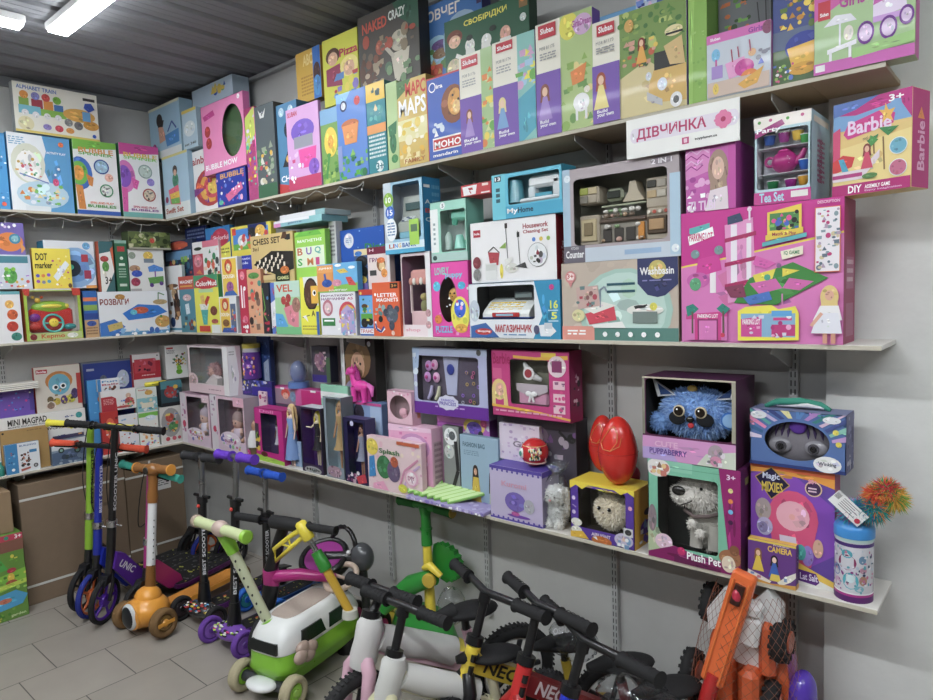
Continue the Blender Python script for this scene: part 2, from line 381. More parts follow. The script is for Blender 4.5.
# ================================================================ THE SETTING
def procmat(name, fn):
    m = bpy.data.materials.new(name); m.use_nodes = True; fn(m.node_tree, m.node_tree.nodes['Principled BSDF']); MATS[name] = m
def wallfn(col, sc=9, bump=.25):
    def f(nt, b):
        N, L = nt.nodes, nt.links; tc = N.new('ShaderNodeTexCoord'); n = N.new('ShaderNodeTexNoise'); n.inputs['Scale'].default_value = sc; n.inputs['Detail'].default_value = 8
        n.inputs['Roughness'].default_value = .65; L.new(tc.outputs['Object'], n.inputs['Vector'])
        cr = N.new('ShaderNodeValToRGB'); cr.color_ramp.elements[0].position = .3; cr.color_ramp.elements[1].position = .7
        c = lin(col); cr.color_ramp.elements[0].color = tuple(x*.9 for x in c[:3])+(1,); cr.color_ramp.elements[1].color = c
        L.new(n.outputs['Fac'], cr.inputs[0]); L.new(cr.outputs[0], b.inputs['Base Color']); b.inputs['Roughness'].default_value = .7
        n2 = N.new('ShaderNodeTexNoise'); n2.inputs['Scale'].default_value = sc*6; L.new(tc.outputs['Object'], n2.inputs['Vector'])
        bp = N.new('ShaderNodeBump'); bp.inputs['Strength'].default_value = bump; bp.inputs['Distance'].default_value = .0015
        L.new(n2.outputs['Fac'], bp.inputs['Height']); L.new(bp.outputs['Normal'], b.inputs['Normal'])
    return f
procmat('panelwall', wallfn('c6c6c3', 5, .05)); procmat('plaster', wallfn('e0e1de', 7, .6)); procmat('ceilpanel', wallfn('8a8c92', 4, .05))
def tilefn(nt, b):
    N, L = nt.nodes, nt.links; tc = N.new('ShaderNodeTexCoord'); mp = N.new('ShaderNodeMapping'); L.new(tc.outputs['Object'], mp.inputs['Vector'])
    mp.inputs['Rotation'].default_value = (0, 0, math.pi/2); mp.inputs['Location'].default_value = TILEOFF
    br = N.new('ShaderNodeTexBrick'); br.inputs['Scale'].default_value = 1.; br.inputs['Brick Width'].default_value = .335; br.inputs['Row Height'].default_value = .328
    br.offset = .42; br.inputs['Mortar Size'].default_value = .0022; br.inputs['Mortar Smooth'].default_value = .1
    br.inputs['Color1'].default_value = lin('a39b91'); br.inputs['Color2'].default_value = lin('9a9389'); br.inputs['Mortar'].default_value = lin('4c4844')
    L.new(mp.outputs[0], br.inputs['Vector']); n = N.new('ShaderNodeTexNoise'); n.inputs['Scale'].default_value = 6; n.inputs['Detail'].default_value = 10
    L.new(tc.outputs['Object'], n.inputs['Vector']); mr = N.new('ShaderNodeMapRange'); mr.inputs['To Min'].default_value = .86; mr.inputs['To Max'].default_value = 1.1
    L.new(n.outputs['Fac'], mr.inputs['Value']); mx = N.new('ShaderNodeVectorMath'); mx.operation = 'SCALE'; L.new(br.outputs['Color'], mx.inputs[0]); L.new(mr.outputs[0], mx.inputs['Scale'])
    L.new(mx.outputs[0], b.inputs['Base Color']); b.inputs['Roughness'].default_value = .42
    bp = N.new('ShaderNodeBump'); bp.invert = True; bp.inputs['Strength'].default_value = .5; bp.inputs['Distance'].default_value = .002; L.new(br.outputs['Fac'], bp.inputs['Height']); L.new(bp.outputs['Normal'], b.inputs['Normal'])
TILEOFF = (0, 0, 0)
procmat('tile', tilefn)
XW, YW = 6.2, -5.2
m = M(); m.box((-.02, YW, -.08), (XW, .05, 0), 'fff', 'tile'); struct('floor', m)
m = M(); m.box((-.15, YW, 0), (-.0, .15, HC), 'fff', 'panelwall'); struct('wall_left', m)
m = M(); m.box((0, .03, 0), (3.69, .15, HC), 'fff', 'panelwall'); struct('wall_right', m)
m = M(); m.box((3.69, 0, 0), (XW, .15, HC), 'fff', 'plaster'); struct('wall_front', m)
m = M(); m.box((XW, YW, 0), (XW+.1, .15, HC), '6a655e', 'matte'); struct('wall_back', m)
m = M(); m.box((-.15, YW-.1, 0), (XW+.1, YW, HC), '6a655e', 'matte'); struct('wall_rear', m)
# ceiling: ribbed sheet, ribs running along y
m = M(); xs = []; x = -.15; pr = []
while x < XW+.1:
    pr += [(x, 0), (x+.128, 0), (x+.138, .016), (x+.168, .016), (x+.178, 0)]
    x += .178
vs = []
for y in (YW-.1, .15): vs += [(a, y, HC+b) for a, b in pr]
k = len(pr); m.add(vs, [(i, i+1, k+i+1, k+i) for i in range(k-1)], 'fff', 'ceilpanel')
for i in range(0, k-4, 5):
    x = pr[i][0]
    for q in (.043, .086): m.box((x+q-.0015, YW, HC-.0012), (x+q+.0015, .03, HC+.001), 'fff', 'ceilpanel')
m.box((-.15, YW-.1, HC+.02), (XW+.1, .15, HC+.1), '555', 'matte'); struct('ceiling', m)
# ceiling trims
m = M(); m.box((0, YW, HC-.05), (.03, .0, HC-.001), '8e9196', 'painted', .004); struct('trim_1', m)
m = M(); m.box((.031, .0, HC-.02), (3.69, .029, HC-.001), 'a9abad', 'painted', .003); struct('trim_2', m)
# slotted uprights
def upright(x, wall):
    m = M(); w = .0125; z0, z1 = .17, 2.07
    if wall == 'R':
        m.box((x-w, .008, z0), (x+w, .0295, z1), 'b9bbba', 'painted', .001)
        F = lambda u, z: (x+u, .0076, z)
    else:
        m.box((.0005, x-w, z0), (.014, x+w, z1), 'b9bbba', 'painted', .001)
        F = lambda u, z: (.0144, x+u, z)
    z = z0+.02
    while z < z1-.03:
        for u in (-.0055, .0055): m.add([F(u-.0016, z), F(u+.0016, z), F(u+.0016, z+.017), F(u-.0016, z+.017)], [(0,1,2,3)], '2a2a2a', 'matte')
        z += .026
    TN[0] += 1; return m.build('trim_%d' % TN[0])
TN = [2]
for x, n in ((3.6, 'rightmost'), (3.0, 'second from the right'), (2.4, 'middle'), (1.8, 'second from the corner'), (1.2, 'nearest the corner')):
    upright(x, 'R')['kind'] = 'structure'
for y, n in ((-.45, 'near the corner'), (-1.05, 'at the left edge of the picture')):
    upright(y, 'L')['kind'] = 'structure'
# shelves
XE = 3.857
def shelf(z, label, wall, col='d9d6cf', t=.012):
    o = empty('wall_shelf', (2, 0, z) if wall == 'R' else (0, -1, z), label, 'shelf')
    m = M(); e = Vector(o.location)
    if wall == 'R':
        m.box((DS+.002-e.x, -DS-e.y, -t), (3.689-e.x, .029, 0), col, 'shelfboard', .001)
        m.box((3.689-e.x, -DS, -t), (XE-e.x, -.001, 0), col, 'shelfboard', .001)
        m.box((DS+.004-e.x, -DS-.0012, -t), (XE-e.x, -DS-.0002, -.001), 'c7c0ae', 'matte')
    else:
        m.box((.0005, YW+2.2-e.y, -t), (DS, .029-e.y, 0), col, 'shelfboard', .001)
        m.box((DS+.0002, YW+2.2-e.y, -t), (DS+.0012, -DS-e.y, -.001), 'c7c0ae', 'matte')
    m.build('board', o)
    for x in ((3.6, 3.0, 2.4, 1.8, 1.2, .6) if wall == 'R' else (-.45, -1.05, -1.65)):
        b = M()
        pl = [(0, -t-.0005), (.195, -t-.0005), (.195, -t-.018), (.15, -t-.03), (.03, -t-.07), (0, -t-.075)]
        if wall == 'R': b.prism(pl, ((x-.0015-e.x, .0055, 0), (0,-1,0), (0,0,1)), .003 if True else 0, 'a9a9a6', 'painted')
        else: b.prism(pl, ((.016, x-.0015-e.y, 0), (1,0,0), (0,0,1)), -.003, 'a9a9a6', 'painted')
        b.build('bracket', o)
    return o
shelf(H1, 'long white lower shelf on the right wall, holding dolls and plush toys', 'R')
shelf(H2, 'long white middle shelf on the right wall, holding games and play sets', 'R')
shelf(H3, 'long upper shelf on the right wall just below the ceiling', 'R', 'a58f6d')
shelf(H1, 'lower shelf on the left wall with magnetic boards and baby toys', 'L')
shelf(H2, 'middle shelf on the left wall, with the steering wheel toy', 'L')
shelf(H3, 'upper shelf on the left wall, with the baby play gym box', 'L', 'a58f6d')
# ================================================================ LAMPS
def lampmat(nm, stren):
    m = bpy.data.materials.new('tube_light'); m.use_nodes = True; N = m.node_tree.nodes; N.remove(N['Principled BSDF'])
    e = N.new('ShaderNodeEmission'); e.inputs['Color'].default_value = (.93, .97, 1, 1); e.inputs['Strength'].default_value = stren
    m.node_tree.links.new(e.outputs[0], N['Material Output'].inputs[0]); MATS[nm] = m
lampmat('glow', 66); lampmat('glow_old', 30)  # second one is weaker, keeping the upper left boxes less bright
def lamp(x, y, along, ln, label, gm='glow'):
    o = empty('ceiling_lamp', (x, y, HC), label, 'lamp', 'fluorescent ceiling lamps'); w = .045
    a, b = (ln/2, w) if along == 'x' else (w, ln/2)
    m = M(); m.box((-a, -b, -.03), (a, b, -.0005), 'e8e8e8', 'painted', .003); m.build('housing', o)
    m = M(); m.box((-a+.012, -b+.008, -.042), (a-.012, b-.008, -.0305), 'fff', gm); m.build('diffuser', o)
lamp(1.50, -.96, 'x', 1.2, 'bright ceiling lamp seen at the top left, running along the long wall', 'glow_old')
lamp(.88, -1.68, 'y', 1.2, 'bright ceiling lamp cut by the left edge of the picture', 'glow_old')
LP = [(3.5, -2.15, 'x'), (4.9, -1.3, 'x'), (2.1, -2.15, 'x'), (3.2, -3.7, 'x')]  # the last lamp is added, to brighten toys inside the window boxes
for (x, y, a), n in zip(LP, ('above the pink boxes at the right', 'over the photographer at the far right', 'over the middle of the floor', 'added behind the photographer to brighten the box contents')): lamp(x, y, a, 1.2, 'ceiling lamp outside the picture, %s' % n)
# ================================================================ CAMERA, WORLD
cd = bpy.data.cameras.new('camera'); cd.sensor_width = 36; cd.lens = FPX/933*36; cd.clip_start = .05
co = bpy.data.objects.new('camera', cd); C.objects.link(co); bpy.context.scene.camera = co
co.matrix_world = Matrix(((_R[0], _U[0], -_F[0], CAM[0]), (_R[1], _U[1], -_F[1], CAM[1]), (_R[2], _U[2], -_F[2], CAM[2]), (0, 0, 0, 1)))
w = bpy.data.worlds.new('world'); bpy.context.scene.world = w; w.use_nodes = True
w.node_tree.nodes['Background'].inputs[0].default_value = (.6, .65, .7, 1); w.node_tree.nodes['Background'].inputs[1].default_value = .1
vs_ = bpy.context.scene.view_settings; vs_.view_transform = 'Standard'; vs_.look = 'None'; vs_.gamma = 1; vs_.exposure = .6
# ================================================================ UPPER SHELF, left wall
g = 'boxes on the upper shelf'
a2 = B('L', 13, 75, 131, H3, .205, .06, 'toy_box', 'white and light blue baby play gym box below the wooden train box', 'toy box', 'e9eef2', '3f8fc4', group=g,
 a='p 5aa3d6 .55 0 1 0 1 1 .6 1 .66 .7 .52 .4 .6 .2;w .02 .05 .28 .16 4 7fb0d0;e .3 .38 .27 .26 d8dcc8;e .3 .42 .2 .2 f2f2ee;s 3 .1 .2 .5 .55 22 .025 c8a13a 3f8a58 d35a6a e9b04a 7ac0a0;e .5 .78 .42 .18 b8d8e8;s 5 .15 .65 .85 .9 34 .035 e58a3c 5fb060 f0e0a0 4f9fd0 e8eef8 7fc860;r .2 .93 .6 1 dfe6ea;e .72 .6 .05 .05 d84a7a;t .6 .2 .92 .23 fff ACTIVITY PLAY;o .85 .09 .045 e8703a;o .78 .42 .025 fff;o .72 .5 .02 fff;b .02 6a7fc0 .15 .52 .6 .62')
a1 = B('L', -20, 11, 129, H3, .2, .07, 'toy_box', 'light blue box cut by the left edge of the picture on the upper shelf', 'toy box', '3f9bd8', '2f85c4', group=g, a='s 9 0 .2 1 1 24 .05 7cc0ea 2a78b8 fff;o .8 .93 .08 e85a3a')
a4 = B('L', 78, 121, 138, H3, .2, .055, 'toy_box', 'white bubble fan box with green top stripe and royal blue bottom stripe', 'toy box', 'eef0f0', '2a7a3a', group=g,
 a='p 7cc242 0 0 1 0 1 .08 0 .14;t .12 .1 .92 .17 e0963a BUBBLE;t .12 .16 .9 .2 5fb34a SPINNER;r 0 .94 1 1 2f5fb8;e .12 .45 .28 .22 3f74c8;e .1 .45 .2 .16 6fc04a;e .08 .45 .13 .1 e8a03a;p d88a3a 0 .6 .16 .62 .2 .93 .04 .93;p d88a3a .25 .45 .42 .5 .38 .62 .3 .6;o .62 .34 .18 2a4f9a;o .62 .34 .15 9fc4dc;o .78 .48 .1 f0b8a8;o .7 .66 .16 2f8a58;o .7 .66 .13 dde6dd;s 4 .6 .6 .8 .72 6 .03 444 888;t .3 .82 .85 .85 e8703a SPIN AND PLAY;t .24 .86 .9 .9 4fa048 BUBBLES')
a5 = B('L', 124, 163, 142, H3, .2, .055, 'toy_box', 'white bubble fan box with pink top stripe and teal bottom stripe', 'toy box', 'eef0f0', '3a7a5a', group=g,
 a='p d04a9a 0 0 1 0 1 .1 0 .16;t .1 .12 .95 .18 e8c040 BUBBLE;t .1 .17 .95 .21 7fd05a SPINNER;r 0 .93 1 1 6fb5ae;e .1 .45 .26 .22 e07ac0;e .08 .45 .18 .15 8f5ac8;p e05aa8 0 .6 .15 .62 .12 .93 0 .93;p e05aa8 .25 .45 .45 .5 .38 .62 .3 .6;o .62 .36 .18 8fa8a0;o .62 .36 .15 c4d4cc;o .74 .5 .1 9a8ad8;o .68 .68 .17 a03a3a;o .68 .68 .14 d8c8b0;s 4 .6 .62 .8 .74 6 .03 444 777;t .25 .84 .85 .87 c84a6a SPIN AND PLAY;t .2 .88 .9 .91 8a4a9a BUBBLES')
a3 = B('L', 16, 100, 80, [a2, a4], .19, .05, 'toy_box', 'cream building block train box lying across two boxes, highest at the far left', 'toy box', 'f0eee0', '9aa0a0', group=g,
 a='r 0 .95 1 1 e8d060;t .04 .05 .5 .13 5a80c8 ALPHABET TRAIN;r .82 .1 .97 .16 444;r .06 .3 .17 .48 8ab04a;r .2 .3 .33 .48 a83a4a;r .34 .3 .45 .48 e8963a;r .46 .35 .57 .52 4a7ab8;r .05 .45 .3 .62 7ac4d8;r .3 .48 .6 .62 8ac04a;o .12 .24 .05 e8963a;o .25 .24 .05 8a8ac8;o .37 .24 .05 d8504a;o .5 .26 .05 7ab83a;e .76 .5 .2 .14 e8b04a;e .9 .68 .1 .1 d89a3a;r .8 .4 .9 .6 6aa8d8;o .12 .6 .04 e8e8e8;o .24 .62 .04 e8e8e8;o .37 .62 .04 e8e8e8;o .5 .62 .04 e8e8e8;o .62 .68 .05 888;o .74 .72 .055 777;p 3a5ab8 .84 .22 .92 .2 .96 .32 .88 .4 .82 .32;o .12 .82 .09 e8e0b0;e .36 .84 .05 .06 9a8ad0;e .5 .84 .05 .07 d84a5a;e .63 .85 .05 .06 e8a04a;o .93 .9 .025 2a5ab8')
# ---------------------------------------------------------------- upper shelf, right wall
def T(*q, **k): return B('R', *q, group=g, **k)
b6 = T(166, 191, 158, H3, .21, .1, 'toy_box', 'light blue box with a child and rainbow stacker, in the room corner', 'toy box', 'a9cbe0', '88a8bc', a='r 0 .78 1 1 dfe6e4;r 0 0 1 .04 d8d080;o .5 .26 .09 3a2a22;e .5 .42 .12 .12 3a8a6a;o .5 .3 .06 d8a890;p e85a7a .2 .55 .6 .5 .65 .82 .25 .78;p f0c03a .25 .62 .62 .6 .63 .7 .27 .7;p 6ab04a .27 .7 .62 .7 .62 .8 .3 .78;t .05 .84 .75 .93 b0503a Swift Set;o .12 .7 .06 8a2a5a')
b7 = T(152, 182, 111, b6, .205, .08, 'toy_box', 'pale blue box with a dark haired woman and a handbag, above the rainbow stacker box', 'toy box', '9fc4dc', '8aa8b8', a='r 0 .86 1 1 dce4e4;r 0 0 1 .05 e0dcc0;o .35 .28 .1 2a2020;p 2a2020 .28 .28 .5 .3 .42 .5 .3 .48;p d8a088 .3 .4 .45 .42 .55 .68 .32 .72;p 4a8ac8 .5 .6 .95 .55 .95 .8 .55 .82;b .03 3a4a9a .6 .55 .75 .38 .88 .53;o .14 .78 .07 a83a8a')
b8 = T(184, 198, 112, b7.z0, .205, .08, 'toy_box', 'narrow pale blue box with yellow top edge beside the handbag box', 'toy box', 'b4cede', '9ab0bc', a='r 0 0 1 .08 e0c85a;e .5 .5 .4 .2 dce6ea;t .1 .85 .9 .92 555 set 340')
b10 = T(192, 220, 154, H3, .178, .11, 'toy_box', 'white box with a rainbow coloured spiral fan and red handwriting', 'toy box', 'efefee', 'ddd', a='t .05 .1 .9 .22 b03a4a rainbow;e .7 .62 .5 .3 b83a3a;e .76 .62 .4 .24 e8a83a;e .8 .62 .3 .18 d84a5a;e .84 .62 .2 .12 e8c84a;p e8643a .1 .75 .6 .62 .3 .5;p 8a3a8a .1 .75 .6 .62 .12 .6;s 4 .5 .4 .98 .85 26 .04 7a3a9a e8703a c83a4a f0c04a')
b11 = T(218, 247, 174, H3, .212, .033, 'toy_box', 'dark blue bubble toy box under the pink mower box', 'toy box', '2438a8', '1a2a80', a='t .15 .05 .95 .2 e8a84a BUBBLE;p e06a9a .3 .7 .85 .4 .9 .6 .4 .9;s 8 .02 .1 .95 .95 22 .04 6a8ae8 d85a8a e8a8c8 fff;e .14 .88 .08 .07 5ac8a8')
b12 = T(205, 247, 108, b11, .214, .035, 'toy_box', 'pink bubble mower box with a big see-through oval window', 'toy box', 'f08cc0', 'd870b0', win=(.72, .47, .24, .36, 'e'), inner='4a6a44', pane=True, a='t .04 .85 .8 .93 fff BUBBLE MOW;p c83a8a .04 .15 .3 .1 .34 .18 .08 .22;o .14 .38 .07 b83a3a;o .16 .55 .07 b83a3a;o .9 .05 .03 fff')
mm = M(); mm.ell((0, 0, .02), (.025, .02, .02), 'b83ac0', 'plastic', 12, 8); mm.tube([(0,0,.03),(.02,0,.09)], .004, '8ac03a', 'plastic', 8); mm.disc((-.02,-.012,.012), (0,1,0), .012, .006, '333'); mm.disc((.02,-.012,.012), (0,1,0), .012, .006, '333')
tag(mm.build('toy_mower', None, inbox(b12, .72, .04, .08)), 'small purple and green toy mower behind the oval window', 'toy')
b9 = B('R', 196, 236, 92, b10, .12, .1, 'toy_box', 'tall pale blue box standing on the white box with the spiral fan', 'toy box', 'c0d4e6', 'a8bccb', group=g, a='s 6 .1 .05 .95 .16 8 .05 e8c84a 2a5ab8 5aa86a;e .35 .6 .2 .3 e4ecf0;w .1 .3 .5 .5 6 9ab0c4')
b13 = T(248, 259, 110, H3, .212, .1, 'toy_box', 'narrow rainbow foil box between the pink mower box and the grey photo box', 'toy box', 'e05a9a', 'c04a8a', mat='foil', a='p c8d85a 0 .1 1 0 1 .3 0 .5;s 5 0 .4 1 .85 26 .12 8a4ac8 4ac8a8 e8e04a e8703a c83a8a;s 15 0 .1 1 .4 10 .14 d8c8e8 a8e0c0')
b14 = T(259, 278, 108, H3, .211, .08, 'toy_box', 'dark grey glossy box with a green bottle garden picture', 'toy box', '5a6468', '444', a='p e8e8e4 .2 .04 .4 .12 .6 .04 .5 .14 .3 .14;s 5 0 .4 1 .85 22 .1 9aa890 c8c0a0 6a8a6a d8d8cc;r 0 .86 1 1 3a6a4a;s 7 .1 .5 .8 .8 10 .08 c84a5a e8b83a 5a9a5a')
b15 = T(279, 301, 107, H3, .196, .12, 'toy_box', 'steel blue construction box with black pieces and white letters at its foot', 'toy box', '4f8ab4', '3a6a8c', a='o .25 .09 .13 bcd8e8;o .7 .09 .13 bcd8e8;e .6 .3 .25 .1 1a2a3a;p 22252a .2 .7 .5 .52 .8 .72;e .5 .62 .12 .04 e0b04a;r .65 .4 .95 .7 1e2226;t .1 .8 .95 .87 fff CHAR;p c83a3a 0 .88 1 .95 1 1 0 1')
b16 = T(290, 322, 111, H3, .213, .02, 'toy_box', 'lilac ice cream cart box with a purple unicorn cart', 'toy box', 'dca8dc', 'b87ac0', a='t .05 .04 .35 .1 c8283a SLUBAN;e .5 .3 .36 .14 7a5ac8;r .22 .36 .8 .5 9a9aa8;p f050a8 .35 .52 .9 .52 .85 .75 .4 .75;e .8 .76 .16 .1 8a5ac8;r 0 .85 1 1 c83a6a;s 8 .05 .5 .5 .9 12 .05 e8c8f0 d84a8a fff')
b19 = T(322, 344, 112, H3, .206, .1, 'toy_box', 'green building set box with a big yellow sunflower', 'toy box', '7aa850', '5a8a3a', a='r 0 0 1 .2 7fb0d8;e .55 .45 .36 .2 f0d03a;e .55 .45 .16 .09 e8a82a;s 5 0 .6 1 1 24 .1 5a9a3a 3a7a3a a8c85a;p 4a9a4a .4 .6 .5 .62 .3 .95 .2 .9')
b20 = T(340, 369, 96, H3, .212, .13, 'toy_box', 'blue building set box with an orange flower pot', 'toy box', '5a8ad8', '3a6ab0', a='p 7ab8e8 0 0 .5 0 .3 .12 0 .1;o .25 .15 .12 2a3a6a;o .25 .15 .08 d8dce8;o .72 .13 .1 d84a4a;e .45 .38 .3 .06 c8703a;p e8944a .18 .38 .74 .38 .66 .6 .25 .6;s 8 0 .68 1 1 26 .07 3a9a5a 5ab83a 2a7a4a 8ac85a;r 0 .6 .15 .9 8a9ad0')
b22 = T(369, 388, 86, H3, .21, .13, 'toy_box', 'teal game box with yellow panel and 3+ at its foot', 'toy box', '1e8a96', '176a74', a='r 0 0 1 .2 f0c83a;s 2 .3 .04 .7 .14 7 .1 2a6a5a 1a4a4a;s 3 .05 .22 .95 .42 12 .1 3a9a9a e8d8a8 5ab8b8;r 0 .46 1 .56 e89a4a;w .08 .58 .95 .85 6 d8ecec;o .6 .93 .2 d8ecec;t .42 .89 .8 .97 1e6a74 3+')
b23 = T(389, 400, 84, H3, .208, .05, 'toy_box', 'narrow pale green box with a dark green tree print', 'toy box', 'b0cc8a', '8aac6a', a='p 2a7a4a .1 .5 .9 .45 .8 .6 .2 .62;e .5 .7 .3 .12 2a7a4a;e .6 .88 .3 .05 3a8a4a')
b24 = T(400, 429, 83, H3, .212, .13, 'toy_box', 'golden game box with big jungle lettering and a cream field below', 'toy box', 'd8b85a', 'a88a3a', a='p 4a7a3a 0 0 .5 0 .3 .12 0 .2;t .3 .04 .98 .2 d83a2a MAPC;t .05 .22 .98 .42 fff MAPS;r 0 .46 1 .7 e8e0a0;s 4 0 .5 1 .75 18 .1 f0e8c0 e8c83a fff8e0;s 5 0 .74 1 .95 18 .08 e8b82a c8963a f0e0a0;t .2 .92 .9 .97 b86a2a FAMILY')
b26 = T(429, 466, 80, H3, .211, .14, 'toy_box', 'blue board game box with a brown lion and white on red lettering', 'toy box', '3a62c0', 'a82a2a', a='r 0 0 1 .02 c83a3a;r 0 0 .02 1 c83a3a;o .18 .12 .11 fff;o .18 .12 .085 3a62c0;t .3 .1 .5 .15 fff ira;e .8 .38 .36 .23 8a4a20;e .86 .36 .22 .16 e0a040;e .9 .42 .12 .08 f0c880;o .96 .34 .03 222;o .8 .28 .03 222;s 4 .18 .56 .48 .7 7 .06 fff d0dce8;r .15 .74 1 .9 f4f0ec;r .17 .76 1 .885 c82a2a;t .2 .785 1 .87 fff MOHO;t .15 .93 .9 .97 fff mandarin')
# second storey at the back
b17 = T(298, 322, 55, b15, .13, .05, 'toy_box', 'mustard yellow picture book box behind the lilac cart box', 'toy box', 'd8ac3a', 'b88a2a', a='t .3 .08 .7 .3 f0d88a ABC;w .2 .5 .8 .9 6 b8862a;r .7 0 1 1 3a74c0;e .85 .5 .14 .2 4a2a22;e .85 .75 .15 .2 4a90c8')
b18 = T(325, 360, 42, b20.top, .13, .05, 'toy_box', 'yellow pizza game box with two cartoon children', 'toy box', 'd8d83a', 'a8a82a', a='e .3 .28 .2 .12 5a3a2a;e .3 .32 .14 .1 e0b090;p 9a3a5a .1 .45 .5 .42 .55 .75 .1 .7;e .75 .5 .25 .15 f0e080;e .75 .53 .15 .11 e0b090;t .5 .22 1 .34 c83a5a Pizza;s 3 .3 .6 1 .95 16 .08 8a7ac8 e8d84a c84a4a 5a8ac8')
b18b = T(361, 421, 19, b24.top, .16, .06, 'board_game', 'large dark grey party game box with orange letters and a light cartoon figure', 'board game', '4a4640', '333', a='p 2a5a44 .6 0 1 0 1 .4 .7 .2;t .08 .1 .5 .23 c8503a NAKED;t .53 .08 .8 .19 e0e8e0 CRAZY;e .68 .45 .13 .12 b8b09a;p c8c0ac .55 .58 .85 .56 .8 .85 .6 .88;e .38 .45 .08 .09 a05038;b .05 b8b0a0 .6 .62 .42 .42;b .06 c8c0ac .7 .8 .6 1 ;s 6 .05 .55 .4 .95 26 .05 7a4a34 9a8a70 b09a80 5a3a2a;s 9 .1 .3 .95 .55 16 .05 6a5a4a 8a7a60 a84a34;s 12 .5 .7 1 1 12 .05 6a8a60 4a6a50', )
b25 = T(421, 484, 11, b26, .1, .055, 'board_game', 'blue ark board game box with orange and white title letters', 'board game', '3a74b8', '2a2a6a', a='t .05 .07 .68 .2 f0e8dc КОВЧЕГ;p c8543a 0 .65 .4 .55 .35 1 0 1;e .3 .55 .2 .17 9ac8dc;e .35 .5 .14 .06 6a4a8a;e .35 .6 .13 .06 8a6a4a;e .7 .5 .3 .3 9ab8d0;s 6 .2 .5 .9 .95 20 .04 d8a85a 5a8a4a e8e8e0;r .93 .02 1 .2 3a2a5a', lean=0)
b27 = T(446, 530, 23, b26, .155, .05, 'board_game', 'dark green board game box with yellow title letters and white outlined children', 'board game', '1e5a3c', '15402a', a='t .25 .1 .76 .22 e8e04a CBOБIРIДКИ;e .13 .33 .1 .13 7a3a22;e .13 .4 .075 .11 e8b898;e .32 .55 .06 .12 e8e8e0;p e8e8e0 .27 .6 .37 .6 .42 .95 .25 .95;e .52 .56 .06 .11 e8e8e0;p e8e8e0 .46 .6 .56 .6 .6 .95 .45 .95;e .74 .55 .06 .12 e0a890;p e8e8e0 .68 .62 .8 .62 .85 .95 .66 .95;e .32 .42 .04 .05 1a2a20;e .6 .4 .04 .05 1a2a20;r .9 0 .99 .24 8a6a3a;o .94 .1 .03 e8903a;o .94 .4 .035 d0dcd4;e .12 .85 .09 .16 d8c8a0;b .04 e8e8e0 .15 .65 .3 .8', lean=0)
b28 = T(462, 497, 57, H3, .2115, .05, 'building_set_box', 'smallest purple and cream doll building set box, beside the lion game', 'toy box', 'f0ecdc', '8ac0b0', a='r .66 0 1 1 a8c88a;s 2 .66 .1 1 1 24 .09 e8883a 6ab04a d8e0a0 f0d84a;r .0 .44 .66 1 7a55b4;r .08 .03 .58 .14 c8283a;t .12 .06 .54 .11 fff Sluban;n .1 .2 .5 .23 888 M38 B1176;w .1 .26 .5 .34 3 aaa;f .28 .56 .84 8a4a38 f0c8a8 a88ad0;t .1 .86 .5 .89 fff Build;t .1 .9 .6 .93 fff your own')
b29 = T(495, 537, 44, H3, .2116, .05, 'building_set_box', 'purple and cream building set box with a blonde figure and river picture', 'toy box', 'f0ecdc', '6a4aa0', a='r .6 0 1 1 8ac8c0;s 2 .6 .1 1 .5 24 .08 d8a8d0 6ab04a f0e84a a8d0e8;p 4aa8c0 .6 .6 1 .5 1 .9 .7 1 .6 1;r .0 .43 .6 1 7a55b4;r .1 .02 .5 .11 c8283a;t .13 .05 .47 .09 fff Sluban;n .1 .18 .45 .21 888 M38 B1174;w .1 .24 .45 .32 3 aaa;f .22 .54 .84 ecd890 f0d0b0 7aa8d8;t .12 .86 .36 .89 fff Build;t .12 .9 .5 .93 fff your own')
b30 = T(538, 594, 26, H3, .2117, .05, 'building_set_box', 'purple and cream building set box with a white pony beside the figure', 'toy box', 'f0ecdc', '7a55b4', a='r .45 0 1 1 b0c880;s 2 .45 .3 1 1 22 .07 8ab050 c8d0a0 e8d88a 6a9a4a;e .6 .1 .16 .12 e8e04a;e .84 .12 .16 .09 d8b0d8;t .66 .07 1 .13 b04aa0 GirlsDream;p e8883a .62 .5 .9 .45 .85 .6 .65 .62;e .8 .78 .14 .08 f0f0f0;r .7 .8 .74 .93 f0f0f0;r .86 .8 .9 .93 f0f0f0;o .9 .68 .05 f0e8d8;r .0 .44 .45 1 7a55b4;r .06 .02 .38 .14 c8283a;t .1 .05 .34 .1 fff Sluban;n .08 .21 .35 .24 777 M38 B1175;w .08 .27 .38 .34 3 aaa;f .16 .54 .86 8a4a38 f0c8a8 a88ad0;t .06 .86 .22 .89 fff Build;t .06 .9 .35 .93 fff your own')
